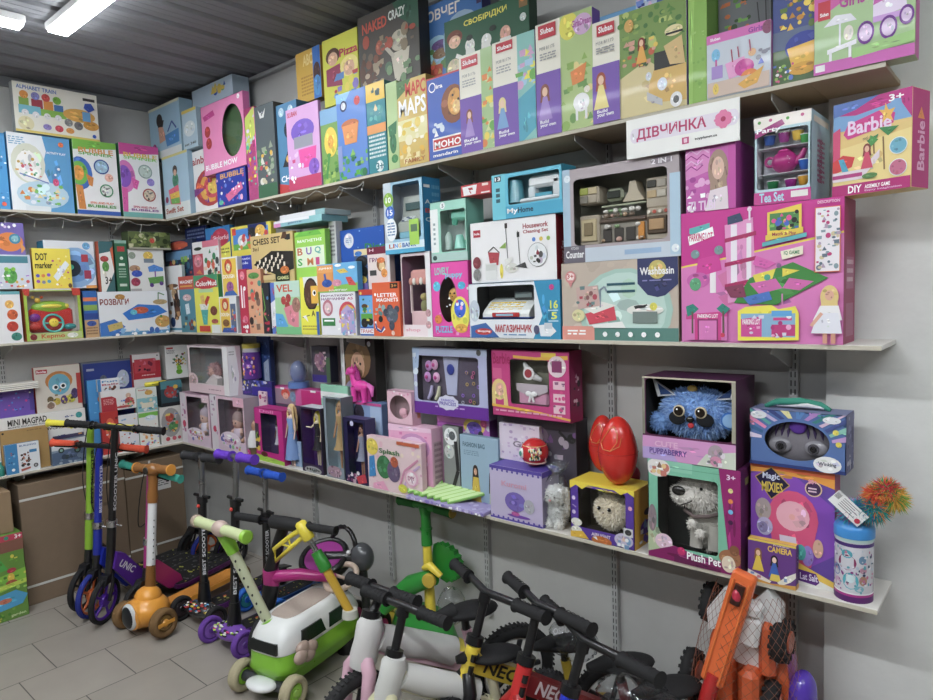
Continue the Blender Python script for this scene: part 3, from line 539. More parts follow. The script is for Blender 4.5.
b31 = T(594, 687, 24, H3, .2118, .055, 'building_set_box', 'widest purple and cream building set box, with a vintage car picture', 'toy box', 'f0ecdc', '7a55b4', a='r .31 0 1 1 7a9a4a;p d8c890 .31 .62 .6 .5 1 .8 1 1 .31 1;s 2 .31 .02 1 .35 40 .035 5a8a3a 8aa84a 4a7a3a b8c86a;s 3 .33 .3 .7 .55 26 .03 c85a3a 3a5a30 e8c84a d8a08a;p d8b05a .62 .75 .68 .6 .95 .58 1 .62 1 .95 .72 .92 .62 .84;p c0c0c4 .6 .8 .76 .9 .76 .96 .6 .88;e .76 .76 .05 .06 d8e0e8;e .62 .66 .03 .04 d8e0e8;r .68 .46 .98 .62 222;p d8b878 .78 .42 .96 .36 .99 .62 .84 .6;e .88 .3 .09 .05 e8d8a0;r .8 .31 .97 .33 222;e .9 .93 .06 .07 e8e8e8;e .9 .93 .03 .035 666;f .55 .28 .52 8a2a20 f0c8a0 e8a83a;e .42 .14 .05 .06 d8a850;r .0 .43 .31 1 7a55b4;r .06 .04 .26 .15 c8283a;t .08 .06 .24 .12 fff Sluban;n .05 .2 .25 .23 777 M38 B1173;w .05 .26 .26 .33 3 aaa;f .1 .5 .86 a84a28 f0c8a8 f0e08a;t .05 .87 .17 .9 fff Build;t .05 .91 .24 .95 fff your own')
b32 = T(588, 640, 22, H3, .1, .05, 'toy_box', 'sky blue box edge showing behind the purple and cream set boxes', 'toy box', '6aa8d8', '4a88b8')
b33 = T(636, 688, -12, b31, .2, .05, 'toy_box', 'dark blue flower box on the car picture box, cut by the top edge', 'toy box', '3a5aa8', '2a3a7a', a='p b8c8dc 0 .3 .5 .2 .4 1 0 1;s 4 0 .5 1 1 20 .06 e8b8d8 d84a8a 6a8ad8 2a3a8a;e .85 .72 .1 .14 d05aa8')
b34 = T(689, 708, -40, H3, .208, .09, 'toy_box', 'plain grass green box reaching the top edge of the picture', 'toy box', '88b848', '6a9a38', a='p 9ac858 0 0 .4 0 .2 1 0 1;s 3 .1 .5 .9 .9 18 .08 7aac40 9cc860;e .5 .23 .16 .03 2a6a2a')
b36 = T(712, 771, -60, H3, .13, .04, 'toy_box', 'dark flower set box with green leaves, cut by the top picture edge', 'toy box', '6a6e70', '555', a='s 3 0 .4 .6 .78 40 .05 4a7a2a 6aa83a 2a4a1a c8682a;p b0cc3a .2 .9 .3 .75 .55 .72 .6 .85 .45 .95;b .02 333 .75 .45 .8 .6 .78 .7;b .02 333 .9 .4 .92 .62')
b35 = T(707, 771, 37, H3, .2119, .045, 'toy_box', 'small pink building set box with a bedroom scene', 'toy box', 'c8d0dc', 'b04aa0', a='r 0 0 1 .14 d86ab8;t .06 .05 .22 .1 fff Sluban;t .66 .04 .88 .12 8a3a9a Girls;e .95 .1 .08 .1 8a4a6a;e .15 .33 .07 .1 7ac0e8;r .08 .5 .26 .7 a88ad0;r .14 .4 .17 .5 c84a9a;p e8a0d0 .3 .5 .6 .45 .66 .7 .36 .75;e .6 .62 .15 .13 c83a9a;e .68 .78 .14 .12 e8883a;o .72 .42 .06 e8b88a;b .02 a83a5a .4 .3 .42 .5;b .02 a83a5a .5 .28 .52 .45;b .02 b85a7a .68 .22 .7 .4;s 4 .8 .4 1 .6 6 .04 5a6ac8 8a8a9a;r .02 .75 .98 .98 d0b8a8;e .15 .86 .05 .09 e8c84a;p e0a83a .5 .86 .9 .66 .8 .9 .6 .95')
b37 = T(772, 815, -70, H3, .2, .05, 'toy_box', 'dark blue box with a sunflower bouquet in a yellow pot', 'toy box', '3a4a8a', '2a3468', a='r 0 .75 1 1 4a6a3a;r 0 .66 1 .78 5a6a8a;s 4 .2 .42 1 .66 44 .07 e8b82a c88a1a 5a7a2a f0d84a;e .75 .78 .45 .09 2a3a9a;p e8b83a .35 .78 1 .76 1 .94 .5 .94;e .72 .92 .34 .04 d8a020;s 8 .05 .86 .5 .98 20 .05 8ab850 d8588a 5a7ac8 e8e8e0')
b38 = T(814, 915, -16, H3, .213, .055, 'toy_box', 'pink building set box with a purple wheeled cart, right end of the upper shelf', 'toy box', 'a8c890', 'b03a90', sa='r 0 0 1 1 c04a9c', a='r 0 0 1 .1 d05aa8;p d05aa8 0 0 .7 0 .6 .12 0 .42;r .04 .22 .17 .42 c8283a;t .06 .34 .15 .38 fff Sluban;t .26 .2 .52 .34 b8409a Girls;e .9 .12 .12 .12 e8a0d0;p e8e8f0 .1 .5 .22 .4 .38 .42 .44 .5;r .26 .46 .28 .75 e8e8f0;p f4f4f8 .14 .75 .44 .7 .44 .75 .14 .8;r .16 .76 .19 .98 f0f0f4;r .36 .74 .39 .94 f0f0f4;p e8d8f0 .6 .3 .9 .2 .92 .5 .6 .55;p c85ab0 .62 .3 .88 .2 .9 .32 .6 .4;r .6 .52 .9 .58 d0a0e0;e .53 .66 .085 .12 6a1a8a;e .53 .66 .065 .09 d8c0e0;e .75 .66 .085 .12 6a1a8a;e .75 .66 .065 .09 d8c0e0;e .92 .58 .07 .1 6a1a8a;e .92 .58 .05 .07 d8c0e0;e .36 .62 .05 .08 e8e0d8;r 0 .88 1 1 c85ab0;p 9ac878 .4 .8 1 .75 1 .86 .4 .9;r .02 .9 .12 .97 e8e8e8')
# hanging sign of the girls' shelf
def girl_sign():
    y = -DS-.013; A = ony(627, 160, y); Bq = ony(740, 145, y); z1 = ony(627, 121, y)[2]; z0 = A[2]
    o = empty('hanging_sign', ((A[0]+Bq[0])/2, y, z0), 'white sign with pink Cyrillic lettering and a flower, hanging on the upper shelf edge', 'sign')
    w = Bq[0]-A[0]; h = z1-z0; m = M(); m.box((-w/2, -.002, 0), (w/2, .002, h), 'f2f2ee', 'print', .0008)
    art(m, ((-w/2, -.002, h), (1,0,0), (0,0,-1)), w, h, 'r .08 .25 .96 .62 e8e0ec;e .08 .435 .04 .185 e8e0ec;e .955 .435 .04 .185 e8e0ec;t .1 .28 .73 .6 c0306a ДІВЧИНКА;t .63 .75 .82 .83 333 toyplanet.ua;r .52 .7 .58 .86 c83a7a;r .535 .73 .565 .83 f0d0e0')
    for i in range(10):
        t = 6.283*i/10; c = Vector((-w/2+w*.87+.012*math.cos(t), -.0031-i*.00003, h*.56+.012*math.sin(t)))
        m.add([c+Vector((.008*math.cos(q*6.283/10)*abs(math.cos(t))+.006*math.cos(q*.6283), 0, .008*math.sin(q*.6283)*abs(math.sin(t))+.006*math.sin(q*.6283))) for q in range(10)], [tuple(range(10))], 'e878a8')
    m.add([Vector((-w/2+w*.87+.007*math.cos(q*.6283), -.0036, h*.56+.007*math.sin(q*.6283))) for q in range(10)], [tuple(range(10))], 'b0205a')
    m.build('sign_plate', o)
    for x in (-w*.35, w*.35):
        m = M(); m.box((x-.006, .0021, h*.8), (x+.006, .0115, h*.9), 'ddd', 'plastic'); m.build('clip', o)
girl_sign()
# ================================================================ MIDDLE SHELF, left wall
g = 'boxes on the middle shelf'
def Lb(*q, **k): k.setdefault('group', g); return B('L', *q, **k)
def Rb(*q, **k): k.setdefault('group', g); return B('R', *q, **k)
c1 = Lb(-22, 24, 292, H2, .205, .09, 'toy_box', 'white box with small animal figures along its right side, at the left picture edge', 'toy box', 'e8e8ea', '5a9a4a', a='r 0 0 1 .06 6ab0b8;e .75 .25 .1 .08 e8b04a;e .8 .45 .12 .1 d8602a;e .78 .68 .13 .1 c83a2a;e .85 .88 .12 .08 3a8a7a;w .1 .2 .5 .8 9 c8c8d4')
c4 = Lb(27, 84, 289, H2, .21, .09, 'window_toy_box', 'green and red open display carton holding a toy steering wheel console', 'toy box', 'a8c83a', 'c85a2a', win=(.5, .45, .44, .4, 'r'), inner='e8e8e0', a='r 0 0 1 .03 d8d8d0;p c83a2a 0 0 .12 0 .1 .14 .02 .12;p c83a2a .84 0 1 0 1 .14 .86 .14;r .05 .85 .97 .99 b8c87a;t .25 .87 .66 .98 c85a2a Kepmo;e .12 .92 .06 .06 7a2a2a;e .8 .92 .1 .05 e8e8e0')
c2 = Lb(-25, 33, 254, [c1, c4], .2, .09, 'toy_box', 'pale blue box with a green cartoon frog, on the box of animal figures', 'toy box', 'd4dce8', '9ab0c4', a='r .4 .04 .95 .24 4a8a9a;e .62 .62 .12 .22 5aa84a;o .56 .42 .04 8ac83a;o .68 .42 .04 8ac83a;s 3 .4 .6 1 .95 18 .03 e85a5a e8b84a b06ad8 fff')
c3 = Lb(-20, 26, 221, c2, .19, .06, 'toy_box', 'purple box with an orange round fish toy, topmost at the left picture edge', 'toy box', '7a6ab8', '4a3a8a', a='s 3 .1 0 .9 .15 6 .04 fff e8d0f0;e .66 .6 .3 .3 e8863a;e .78 .5 .13 .16 3a8aa8;e .78 .5 .08 .1 8ac0c8;p e8a04a .9 .6 1 .8 .9 .95')
c5 = Lb(35, 73, 248, c4, .2, .03, 'craft_box', 'yellow dot marker craft box standing on the steering wheel toy carton', 'craft box', 'f0dc3a', 'c8963a', a='t .08 .12 .38 .3 222 DOT;t .05 .34 .5 .5 222 marker;o .1 .68 .05 5a5ac8;o .24 .68 .05 e8863a;o .38 .66 .05 8a5ac8;o .1 .82 .05 a85ac8;o .24 .84 .05 8a8aa8;o .38 .82 .05 5aa8c8;p e8f0f4 .5 .7 .85 .3 .95 .4 .6 .82;s 5 .45 .1 1 .95 16 .03 fff5a0 e8a83a c85a8a fff;e .93 .93 .05 .06 6a4a2a')
c7 = Lb(86, 100, 291, H2, .19, .06, 'toy_box', 'narrow box stack with blue top and tan foot beside the steering wheel carton', 'toy box', '2a6ab8', '1a4a8a', a='r 0 .14 1 .22 e8804a;r 0 .3 1 .42 8ab04a;r 0 .48 1 .6 2a4a9a;r 0 .62 1 1 c8a070;e .5 .7 .35 .06 3a5aa8;w .1 .78 .9 .96 3 8a6a4a')
c6 = Lb(47, 97, 240, [c7, c4], .17, .1, 'toy_box', 'white box with a large blue disc toy, behind the yellow craft box', 'toy box', 'dfe6ee', '2a8ab0', sa='r .1 .1 .9 .9 3a9ac0', a='o .6 .56 .44 8ab4e0;o .58 .58 .3 6a9ad4;o .52 .58 .18 1a2a3a;o .84 .1 .08 6aa8d8;r .72 .28 .86 .44 b83a4a;r .76 .62 .9 .8 a83a5a;o .5 .55 .06 3ac0a8;r .78 .94 1 1 e8a04a')
c11 = Lb(101, 170, 292, H2, .206, .06, 'toy_box', 'white and blue pirate island water toy box', 'toy box', 'e4e8ee', '4a6a9a', a='r 0 .92 1 1 5a9ac8;p 3a78c8 0 .7 .2 .62 .35 .8 .2 .98 0 .98;p c8b060 .1 .75 .3 .68 .32 .82 .12 .9;p 2a78d0 .32 .5 .55 .3 .85 .34 .98 .5 .75 .62 .4 .66;e .58 .44 .12 .08 c85a3a;e .48 .48 .05 .06 5ac0d8;t .02 .16 .42 .3 8a2a22 РОЗВАГИ;e .3 .12 .07 .06 b8863a;b .015 4a8a5a .85 .28 .86 .04 .95 .1;e .88 .26 .11 .06 b8a070;e .9 .72 .12 .14 c89a4a;o .88 .6 .02 4a8a3a;s 3 .02 .86 1 1 20 .03 3a6ab8 8ac0e8 fff')
c10 = Lb(131, 166, 249, c11, .2, .06, 'toy_box', 'white sand toy box with colourful trucks, on the pirate island box', 'toy box', 'e0e2e0', '7a7a78', a='o .1 .15 .1 8a9a8a;e .55 .15 .14 .1 e0c04a;r .42 .22 .7 .32 7a8a9a;p 4a8ad8 .52 .42 .7 .36 .96 .44 .95 .52 .55 .54;p 8a5aa8 .7 .52 .74 .52 .74 .66 .7 .66;p 5a9a4a .5 .68 .95 .64 .95 .8 .55 .84;o .6 .86 .06 5a3a8a;o .88 .82 .06 5a3a8a;e .15 .46 .15 .08 b08a6a;e .2 .58 .15 .08 3a5ac0;e .15 .78 .13 .1 a83a5a;r 0 .94 .3 1 aaa')
c9 = Lb(118, 130, 240, c11, .205, .05, 'toy_box', 'narrow dark green box with white symbols, on the pirate island box', 'toy box', '2a6a4a', '1a4a34', a='r 0 0 1 .06 8ab0a0;p b83a3a .2 .12 .8 .12 .8 .22 .2 .22;o .5 .35 .14 d8e8dc;r .25 .45 .75 .5 d8e8dc;w .2 .55 .8 .75 4 a8c8b4;r .2 .85 .8 .9 c8d8cc')
c8 = Lb(102, 116, 241, c11, .204, .05, 'toy_box', 'teal and white box with orange ribbon, between disc toy and dark green box', 'toy box', '3a6a70', 'c85a3a', a='p e8e8e4 0 .25 .8 .2 1 .6 .3 1 0 1;e .35 .35 .3 .06 a83a3a;e .4 .5 .25 .1 5a9a4a;t .3 .7 .8 .85 333 3+;p d8643a .8 .15 1 .1 1 .6')
c12 = Lb(129, 171, 231, [c10], .21, .09, 'toy_box', 'flat camouflage pattern box lying on top of the sand toy box', 'toy box', '5a6a3a', '4a5a34', a='s 3 0 0 1 1 46 .06 3a4a2a 8a9a5a 7a8a4a c8c8a0 2a3a1a;o .55 .5 .06 c84a3a;r 0 .9 1 1 a8a898')
# ================================================================ MIDDLE SHELF, right wall: the small boxes near the corner
b = {}
b['a'] = Rb(168, 186, 267, H2, .2, .02, 'toy_box', 'narrow white box with a brown wooden figure, first in the front row by the corner', 'toy box', 'e8eaec', '9aa', a='e .45 .3 .3 .03 6a4a3a;p 6a4a3a .4 .35 .7 .35 .8 .75 .5 .78;o .5 .42 .14 c8a880;o .35 .85 .13 2a4a7a;r .1 .94 .9 .97 4a9ab8;s 3 .2 .3 .8 .8 12 .1 3a2a22 c89a6a')
b['b'] = Rb(182, 198, 277, H2, .211, .009, 'magnet_box', 'teal magnet game box with a red top panel', 'toy box', '4a8a9c', '2a5a6a', a='r 0 0 1 .23 c84a3a;t .1 .07 .95 .13 fff MAGNET;r .1 .16 .9 .19 e8a83a;e .5 .38 .28 .06 d8b8b8;p d8e4e8 .35 .5 .6 .48 .65 .66 .4 .68;s 3 .1 .74 1 .94 12 .08 e8c84a 8a2a2a d8e0d8 2a4a5a')
b['c'] = Rb(197, 223, 276, H2, .2125, .03, 'play_dough_box', 'yellow modelling dough box with green top and a red logo', 'toy box', 'ece83a', '3a8a4a', a='r 0 0 1 .22 3a9a6a;p c82a3a .1 .1 .5 .02 .9 .1 .98 .2 .5 .26 .04 .2;t .1 .1 .95 .19 fff ColorMud;r .2 .24 .8 .3 b8e0a0;p e8e8e0 .2 .5 .6 .5 .5 .62 .25 .62;p 4ab0a8 .25 .6 .55 .6 .48 .86 .32 .86;p c83a2a .4 .48 .55 .36 .66 .38 .5 .54;p e8c060 .25 .36 .4 .34 .45 .5 .3 .5;e .78 .62 .14 .08 7a3a22;e .8 .8 .14 .04 b85a4a;r .15 .88 .6 .98 d8402a;r .66 .86 1 1 e8ece8')
b['d'] = Rb(221, 238, 297, H2, .213, .03, 'play_dough_box', 'lower of two small white boxes with a yellow panel and orange swirl', 'toy box', 'eceef0', 'b8b8b8', a='r .06 .04 .62 .98 f0c838;o .36 .22 .2 d8502a;o .36 .24 .11 f0e0b0;t .1 .44 .58 .54 fff DOUGH;e .36 .72 .2 .1 8a5a2a;r .66 .2 .96 .98 5a6a8a;p 3a5aa8 .1 .98 .2 .85 .7 .85 .9 .98;s 3 .64 .2 .96 .95 12 .06 c84a5a e8b84a 4a8ad8')
b['e'] = Rb(223, 239, 258, b['d'], .212, .03, 'play_dough_box', 'upper of two small white boxes with a yellow panel and orange swirl', 'toy box', 'eceef0', 'b8b8b8', a='r .06 .04 .94 .98 f0c838;o .45 .24 .24 d8502a;o .45 .26 .13 f0e0b0;t .1 .44 .8 .54 fff DOUGH;e .5 .76 .22 .14 a85a9a;p 3a6ab8 .1 .98 .2 .88 .7 .85 .94 .98')
b['f'] = Rb(238, 250, 270, H2, .2115, .02, 'magnet_box', 'red magnetic game box with upright white lettering', 'toy box', 'c82248', '8a1430', a='o .5 .1 .28 e88a9a;r .25 .25 .4 .6 fff;r .5 .3 .65 .6 f0d0d8;o .7 .3 .14 fff;e .6 .78 .3 .06 e86a8a;s 3 .2 .8 .9 .98 6 .12 fff e8a0b0')
b['g'] = Rb(249, 264, 270, H2, .21, .02, 'toy_box', 'peach coloured box with brown and green animal stickers', 'toy box', 'e8a880', 'b87a5a', a='e .5 .1 .4 .05 5a9a4a;s 3 .1 .15 .9 .95 26 .12 6a4a3a 8a6a5a 4a9a8a e85a4a 3a2a2a d8b89a')
b['h'] = Rb(264, 271, 283, H2, .2095, .02, 'toy_box', 'black box with a green curl and red stripes', 'toy box', '2a2a34', '1a1a22', a='b .12 6aaa3a .1 .1 .4 .5 .1 .6 .6 .75;s 3 .1 .6 .9 .95 9 .14 c8284a e85a6a;o .8 .3 .15 4a8ac8')
b['i'] = Rb(271, 282, 283, H2, .2001, .02, 'felt_game_box', 'blue and white felt game box half hidden by the light green one', 'toy box', '5a7ad0', '3a5aa8', a='t .3 .1 1 .25 c83a3a VE;p e8e8f0 0 .4 1 .3 1 .8 0 .9;s 3 0 .7 1 1 9 .1 c82a3a fff')
b['j'] = Rb(277, 302, 282, H2, .2135, .025, 'felt_game_box', 'light green felt game box with orange letters and a pink tree', 'toy box', 'a8d8a0', '7ab870', a='r 0 0 1 .3 c0e0d0;t .08 .06 .72 .2 d8502a VEL;o .35 .36 .1 b83a3a;o .55 .32 .1 b83a3a;o .5 .46 .1 b83a3a;p e88a9a .35 .5 .95 .4 .9 .9 .5 .8;e .85 .45 .16 .14 a87868;p 5ab0e8 0 .6 .3 .62 .5 .85 0 .9;r 0 .86 1 1 7ac88a')
b['k'] = Rb(296, 321, 278, H2, .212, .03, 'toy_box', 'bright yellow box with an oval window and a rubber duck picture', 'toy box', 'f0ec2a', 'c8c81a', a='p e8ece8 .2 0 1 0 1 .5 .3 .45;e .62 .3 .4 .28 2a2018;e .62 .3 .36 .24 5a3a2a;r .62 .16 1 .46 f0b82a;o .8 .28 .1 fff;o .82 .28 .06 111;r 0 .56 1 .98 f0ec2a;b .03 333 .1 .7 .5 .66;p fff .1 .68 .3 .66 .4 .78;t .6 .58 .8 .68 333 A;w .08 .84 .9 .94 2 b8a83a;r .86 .6 1 1 3a6ab8')
b['l'] = Rb(322, 357, 293, H2, .212, .03, 'puzzle_box', 'white learning kit box with purple title and a rainbow castle', 'toy box', 'ecebf0', 'b8b8c8', a='t .04 .04 .95 .1 5a2a5a ПОЧАТКОВИЙ;t .04 .12 .72 .18 7a3a7a НАВЧАННЯ;t .78 .12 .94 .18 c85a8a A5;o .22 .36 .15 c87a8a;o .22 .36 .1 e8c8d0;r .05 .6 .42 .78 3a8a4a;r .1 .64 .38 .68 fff;e .78 .5 .24 .28 d84a5a;e .8 .53 .2 .24 e8b83a;e .82 .56 .17 .2 5ab07a;p b8a8d8 .58 .95 .6 .45 .78 .3 .96 .45 .98 .95;s 3 .5 .4 .98 .98 30 .03 e8a8c8 9a8ad0 f0d84a fff 7ab8e0')
b['m'] = Rb(357, 375, 290, H2, .211, .025, 'comic_box', 'blue transport game box with a tractor picture and red top', 'toy box', '3a6ac8', '2a4a9a', a='r 0 0 1 .12 c8382a;o .15 .08 .08 e8c84a;r .05 .14 1 .8 6ab0e8;e .4 .36 .22 .05 5a3a1a;o .4 .44 .14 3a8a4a;r .12 .52 .95 .68 5aa83a;e .35 .72 .25 .1 222;e .78 .7 .2 .08 222;r 0 .84 1 .96 f0f0f4;t .04 .86 .95 .94 c8283a ТРАНС;s 3 .1 .2 .9 .7 10 .06 e8c84a 2a6a3a')
b['n'] = Rb(374, 401, 283, H2, .214, .035, 'magnet_box', 'orange letter magnets box with black koala pieces and a blue magnet', 'toy box', 'e8602a', 'c84a1a', a='r .68 .02 .96 .12 2a1a12;t .72 .04 .92 .1 e8a04a 3+;o .12 .22 .04 fff;t .2 .2 .92 .27 fff LETTER;t .16 .29 .96 .36 fff MAGNETS;s 3 .05 .38 .5 .6 8 .06 8ab8b8 a8c8c0 5a8a8a;o .65 .5 .12 4a5060;o .9 .5 .09 4a5060;e .72 .62 .22 .14 5a6270;o .5 .56 .1 4a5060;e .7 .8 .1 .09 4a5060;e .3 .68 .08 .06 222;b .07 fff .1 .72 .12 .85 .3 .92 .44 .85;b .055 2a4a9a .1 .76 .14 .87 .3 .92 .42 .82;o .74 .94 .06 e8c8b8')
# back rows, standing on the shelf behind the front row
b['o'] = Rb(170, 201, 243, H2, .165, .03, 'picnic_box', 'dark blue play food box with a cartoon crowd', 'toy box', '2a3a5a', '1a2a4a', vb=277, a='e .5 .14 .35 .12 b84a3a;r .15 .1 .85 .2 c85a3a;r .05 .3 .95 .55 6a9ac8;s 3 .05 .5 .95 .95 30 .05 4a8a4a 8ab84a b83a3a e8c070 2a6a8a;e .25 .85 .2 .1 b84a2a')
b['p'] = Rb(198, 224, 243, H2, .166, .03, 'sticker_box', 'white and pink dinosaur sticker box', 'toy box', 'e8e8e8', 'c8a0a8', vb=277, a='r .4 0 1 .18 e07a90;r 0 .35 .4 1 c84a5a;e .2 .55 .16 .18 e08a9a;e .22 .2 .15 .05 2a3a2a;s 3 .45 .2 1 .95 22 .06 3a8a5a 6ab07a e85a3a f0c8b0 444;p e8804a .1 .9 .25 .8 .35 .95')
b['q'] = Rb(192, 213, 229, H2, .1, .03, 'toy_box', 'dark navy box edge at the back of the middle shelf near the corner', 'toy box', '1a2a68', '101a44', vb=245, a='w .1 .15 .9 .8 3 7a8ab8')
b['r'] = Rb(212, 236, 229, H2, .15, .03, 'colouring_box', 'blue colouring set box with a red badge and yellow stripe', 'toy box', '2a78b8', '1a5a8a', vb=260, a='e .62 .35 .35 .28 b82a4a;t .3 .28 .95 .42 f0c8d0 Colorful;p e8e04a .5 .7 1 .5 1 1 .55 1;w .55 .7 .95 .9 2 8a8a3a;s 3 .05 .1 .5 .9 10 .06 e8c8d8 c83a5a 5ab0e0')
b['s'] = Rb(237, 277, 228, H2, .15, .03, 'puzzle_box', 'yellow framed puzzle box with cartoon animals on blue', 'toy box', 'e8d83a', 'c8b82a', vb=257, a='r .06 .1 .94 .8 4a8ad8;r .04 .05 .14 .28 d8402a;r .45 .0 .9 .2 1a2a68;p 6ab84a .06 .6 .94 .5 .94 .8 .06 .8;e .3 .5 .12 .2 e8e8e8;e .55 .3 .1 .2 2a2a2a;e .75 .25 .12 .2 e8b84a;s 3 .1 .3 .9 .8 20 .04 fff d84a4a e8883a')
b['t'] = Rb(238, 257, 257, H2, .18, .015, 'toy_box', 'narrow royal blue box with small white lettering above the red magnet box', 'toy box', '2a3ab0', '1a2a7a', vb=269, a='t .08 .15 .9 .4 d8e0f8 Magnetic;t .08 .5 .8 .7 d8e0f8 book')
b['u'] = Rb(256, 298, 237, H2, .19, .025, 'chess_box', 'large tan chess set box with rows of dark and light pieces', 'board game', 'd8bc7a', 'a88a4a', top='c8ac6a', vb=284, a='t .06 .07 .72 .2 3a2a14 CHESS SET;t .05 .24 .2 .32 6a5028 3in1;s 5 .78 .02 .98 .14 5 .04 5a3a22 c87a3a 2a2a2a;p 2a2622 .05 .6 .5 .35 1 .4 1 .75 .6 .85;p 6a2a22 0 .72 .55 .85 .55 .95 0 .82;'+''.join('r %.3f %.3f %.3f %.3f %s;' % (.12+i*.075+j*.02, .42+j*.07+(6-i)*.018, .16+i*.075+j*.02, .52+j*.07+(6-i)*.018, 'f0e6d0' if (i+j) % 2 else '1c1a18') for i in range(9) for j in range(4))+'r 0 .84 .56 .94 e0c88a;r .58 .78 .9 .98 1a2a14;t .62 .88 .88 .95 e8e8a0 GAMES;e .8 .76 .1 .08 d8782a')
b['v'] = Rb(299, 330, 233, H2, .18, .03, 'letters_box', 'bright green alphabet box with coloured capital letters', 'toy box', '9ad84a', '7ab83a', vb=273, a='p 6ac03a .2 0 .8 0 .9 .12 0 .12;t .1 .2 .9 .27 fff МАГНІТНІ;r .04 .38 .96 .88 e8f4d8;t .08 .4 .26 .58 c86a3a B;t .38 .4 .56 .58 7a5ab8 U;t .66 .4 .86 .58 5ab8a8 Q;t .08 .66 .24 .84 3ab04a S;t .4 .66 .6 .84 e8884a M;t .68 .66 .8 .84 d84a8a I')
b['x'] = Rb(318, 358, 265, [b['l']], .213, .03, 'sticker_box', 'light blue dinosaur sticker box with an orange left panel, on the learning kit', 'toy box', '6ab8ea', '4a98ca', a='p 8ac84a 0 .84 1 .7 1 1 0 1;r 0 .04 .42 .96 e89a4a;r 0 .04 .42 .3 f0a85a;t .05 .12 .38 .2 fff ДИНО;b .05 2a5ab0 .2 .34 .22 .6;e .25 .68 .13 .14 2a5ab0;e .5 .68 .12 .12 e090a8;p d84a4a .72 .5 .85 .5 .98 .8 .8 .78;p e8c84a .5 .24 .7 .2 .8 .34 .6 .36;e .55 .08 .08 .05 fff;e .88 .18 .08 .05 fff;t .3 .9 .75 .97 fff НАЛІПКИ')
b['y'] = Rb(345, 395, 231, H2, .12, .05, 'toy_box', 'large plain blue box with a round white badge, at the back', 'toy box', '1a58b8', '123a7a', vb=265, a='o .18 .32 .1 e0e4ec;w .12 .24 .24 .4 3 8aa0c8;t .5 .45 .92 .68 2a8a4a Dino;b .03 4ab04a .5 .8 .6 .55;r .88 0 1 1 1a2a5a;o .95 .4 .05 c8b83a;s 3 .2 .05 .9 .95 9 .012 8ac0f0')
b['z'] = Rb(358, 374, 250, H2, .17, .02, 'toy_box', 'narrow box with black animal silhouettes and a yellow puppy', 'toy box', '3a5a8a', '2a2a3a', vb=291, a='r 0 0 1 .15 e8d8a0;e .3 .1 .25 .06 3a7ac8;e .5 .3 .4 .14 1a1a1a;e .6 .55 .3 .14 1a1a1a;e .5 .74 .32 .1 e8c84a;r .15 .82 .85 .98 8a7ac8')
b['aa'] = Rb(371, 393, 248, H2, .18, .03, 'toy_box', 'white and maroon box with a brown cartoon puppy', 'toy box', 'e8d8d4', 'c8b8b4', vb=283, a='r 0 0 1 .2 7a1a3a;t .1 .04 .3 .12 e8c8d0 H;t .1 .3 .5 .42 8a4a7a ГРА;e .62 .5 .2 .2 8a5a2a;e .66 .55 .13 .14 e8c890;e .62 .38 .18 .08 e87a3a;r .1 .65 .4 .8 444;e .75 .75 .14 .12 e8963a;r .9 .22 1 1 e8e8ec')
# thin game boxes lying on the white case
b['ab'] = Rb(334, 341, 222, H2, .14, .04, 'toy_box', 'slim upright white case behind the green alphabet box', 'toy box', 'dcdcda', 'b8b8b6', vb=262, a='w .2 .1 .8 .9 8 888')
b['ac'] = Rb(274, 322, 222, [b['ab']], .2, .15, 'board_game', 'flat box with a white lid edge lying below the topmost flat one', 'board game', '8ac0c8', '7ab0b8', top='e8e8ea', a='r 0 0 1 .4 e8e8ec;r 0 .4 .15 1 d88ac0;t .3 .5 .6 .8 5a7a9a game;r .75 0 1 1 8ac4c8')
b['ad'] = Rb(280, 325, 216, [b['ac']], .19, .15, 'board_game', 'topmost flat white game box lying under the upper shelf', 'board game', 'dcdfe2', 'b0c4c8', top='f0f0f2', a='r .8 0 1 1 8ab8bc')
# ---------------------------------------------------------------- larger boxes
d1 = Rb(401, 433, 254, H2, .2, .14, 'doll_house_box', 'pale pink boxed doll shop with a striped awning in a tall window', 'toy box', 'f0dce0', 'b89aa4', win=(.44, .46, .4, .42, 'r'), inner='8a5a78', a='r .84 0 1 1 eceaec;r .0 .86 .84 1 f0e0e4;t .1 .9 .6 .95 e8a0b0 shop;o .88 .72 .09 c89aa0;o .88 .86 .09 c89aa0')
d2 = Rb(386, 425, 184, d1, .208, .1, 'toy_bank_box', 'blue and clear boxed toy cash machine with numbers 10 and 15', 'toy box', '9ac8e0', '2a8ac0', win=(.58, .42, .34, .38, 'r'), inner='c8d0d8', sa='r .05 .1 .4 .14 fff;t .1 .3 .4 .36 e8f0f8 A;t .1 .42 .4 .48 e85a5a B;t .1 .54 .4 .6 e8f0f8 C;w .5 .1 .95 .9 8 6ab0d8', a='r 0 0 .2 .84 c8d4dc;o .13 .24 .13 8ab83a;t .06 .2 .2 .28 fff 10;o .16 .42 .12 3a6ac8;t .09 .38 .23 .46 fff 15;e .18 .66 .14 .16 f0f4f8;w .08 .56 .28 .76 5 6a8ab8;r 0 .84 1 1 d8ecf4;t .1 .86 .24 .92 c84a3a LI;t .25 .86 .33 .92 4a8ad8 N;t .34 .86 .42 .92 e8b03a G;t .45 .86 .8 .92 2a5ab0 BANK;r .64 .55 .88 .9 a8d84a;r .68 .62 .84 .72 5a7a5a;r 0 .94 1 1 4ab0d8')
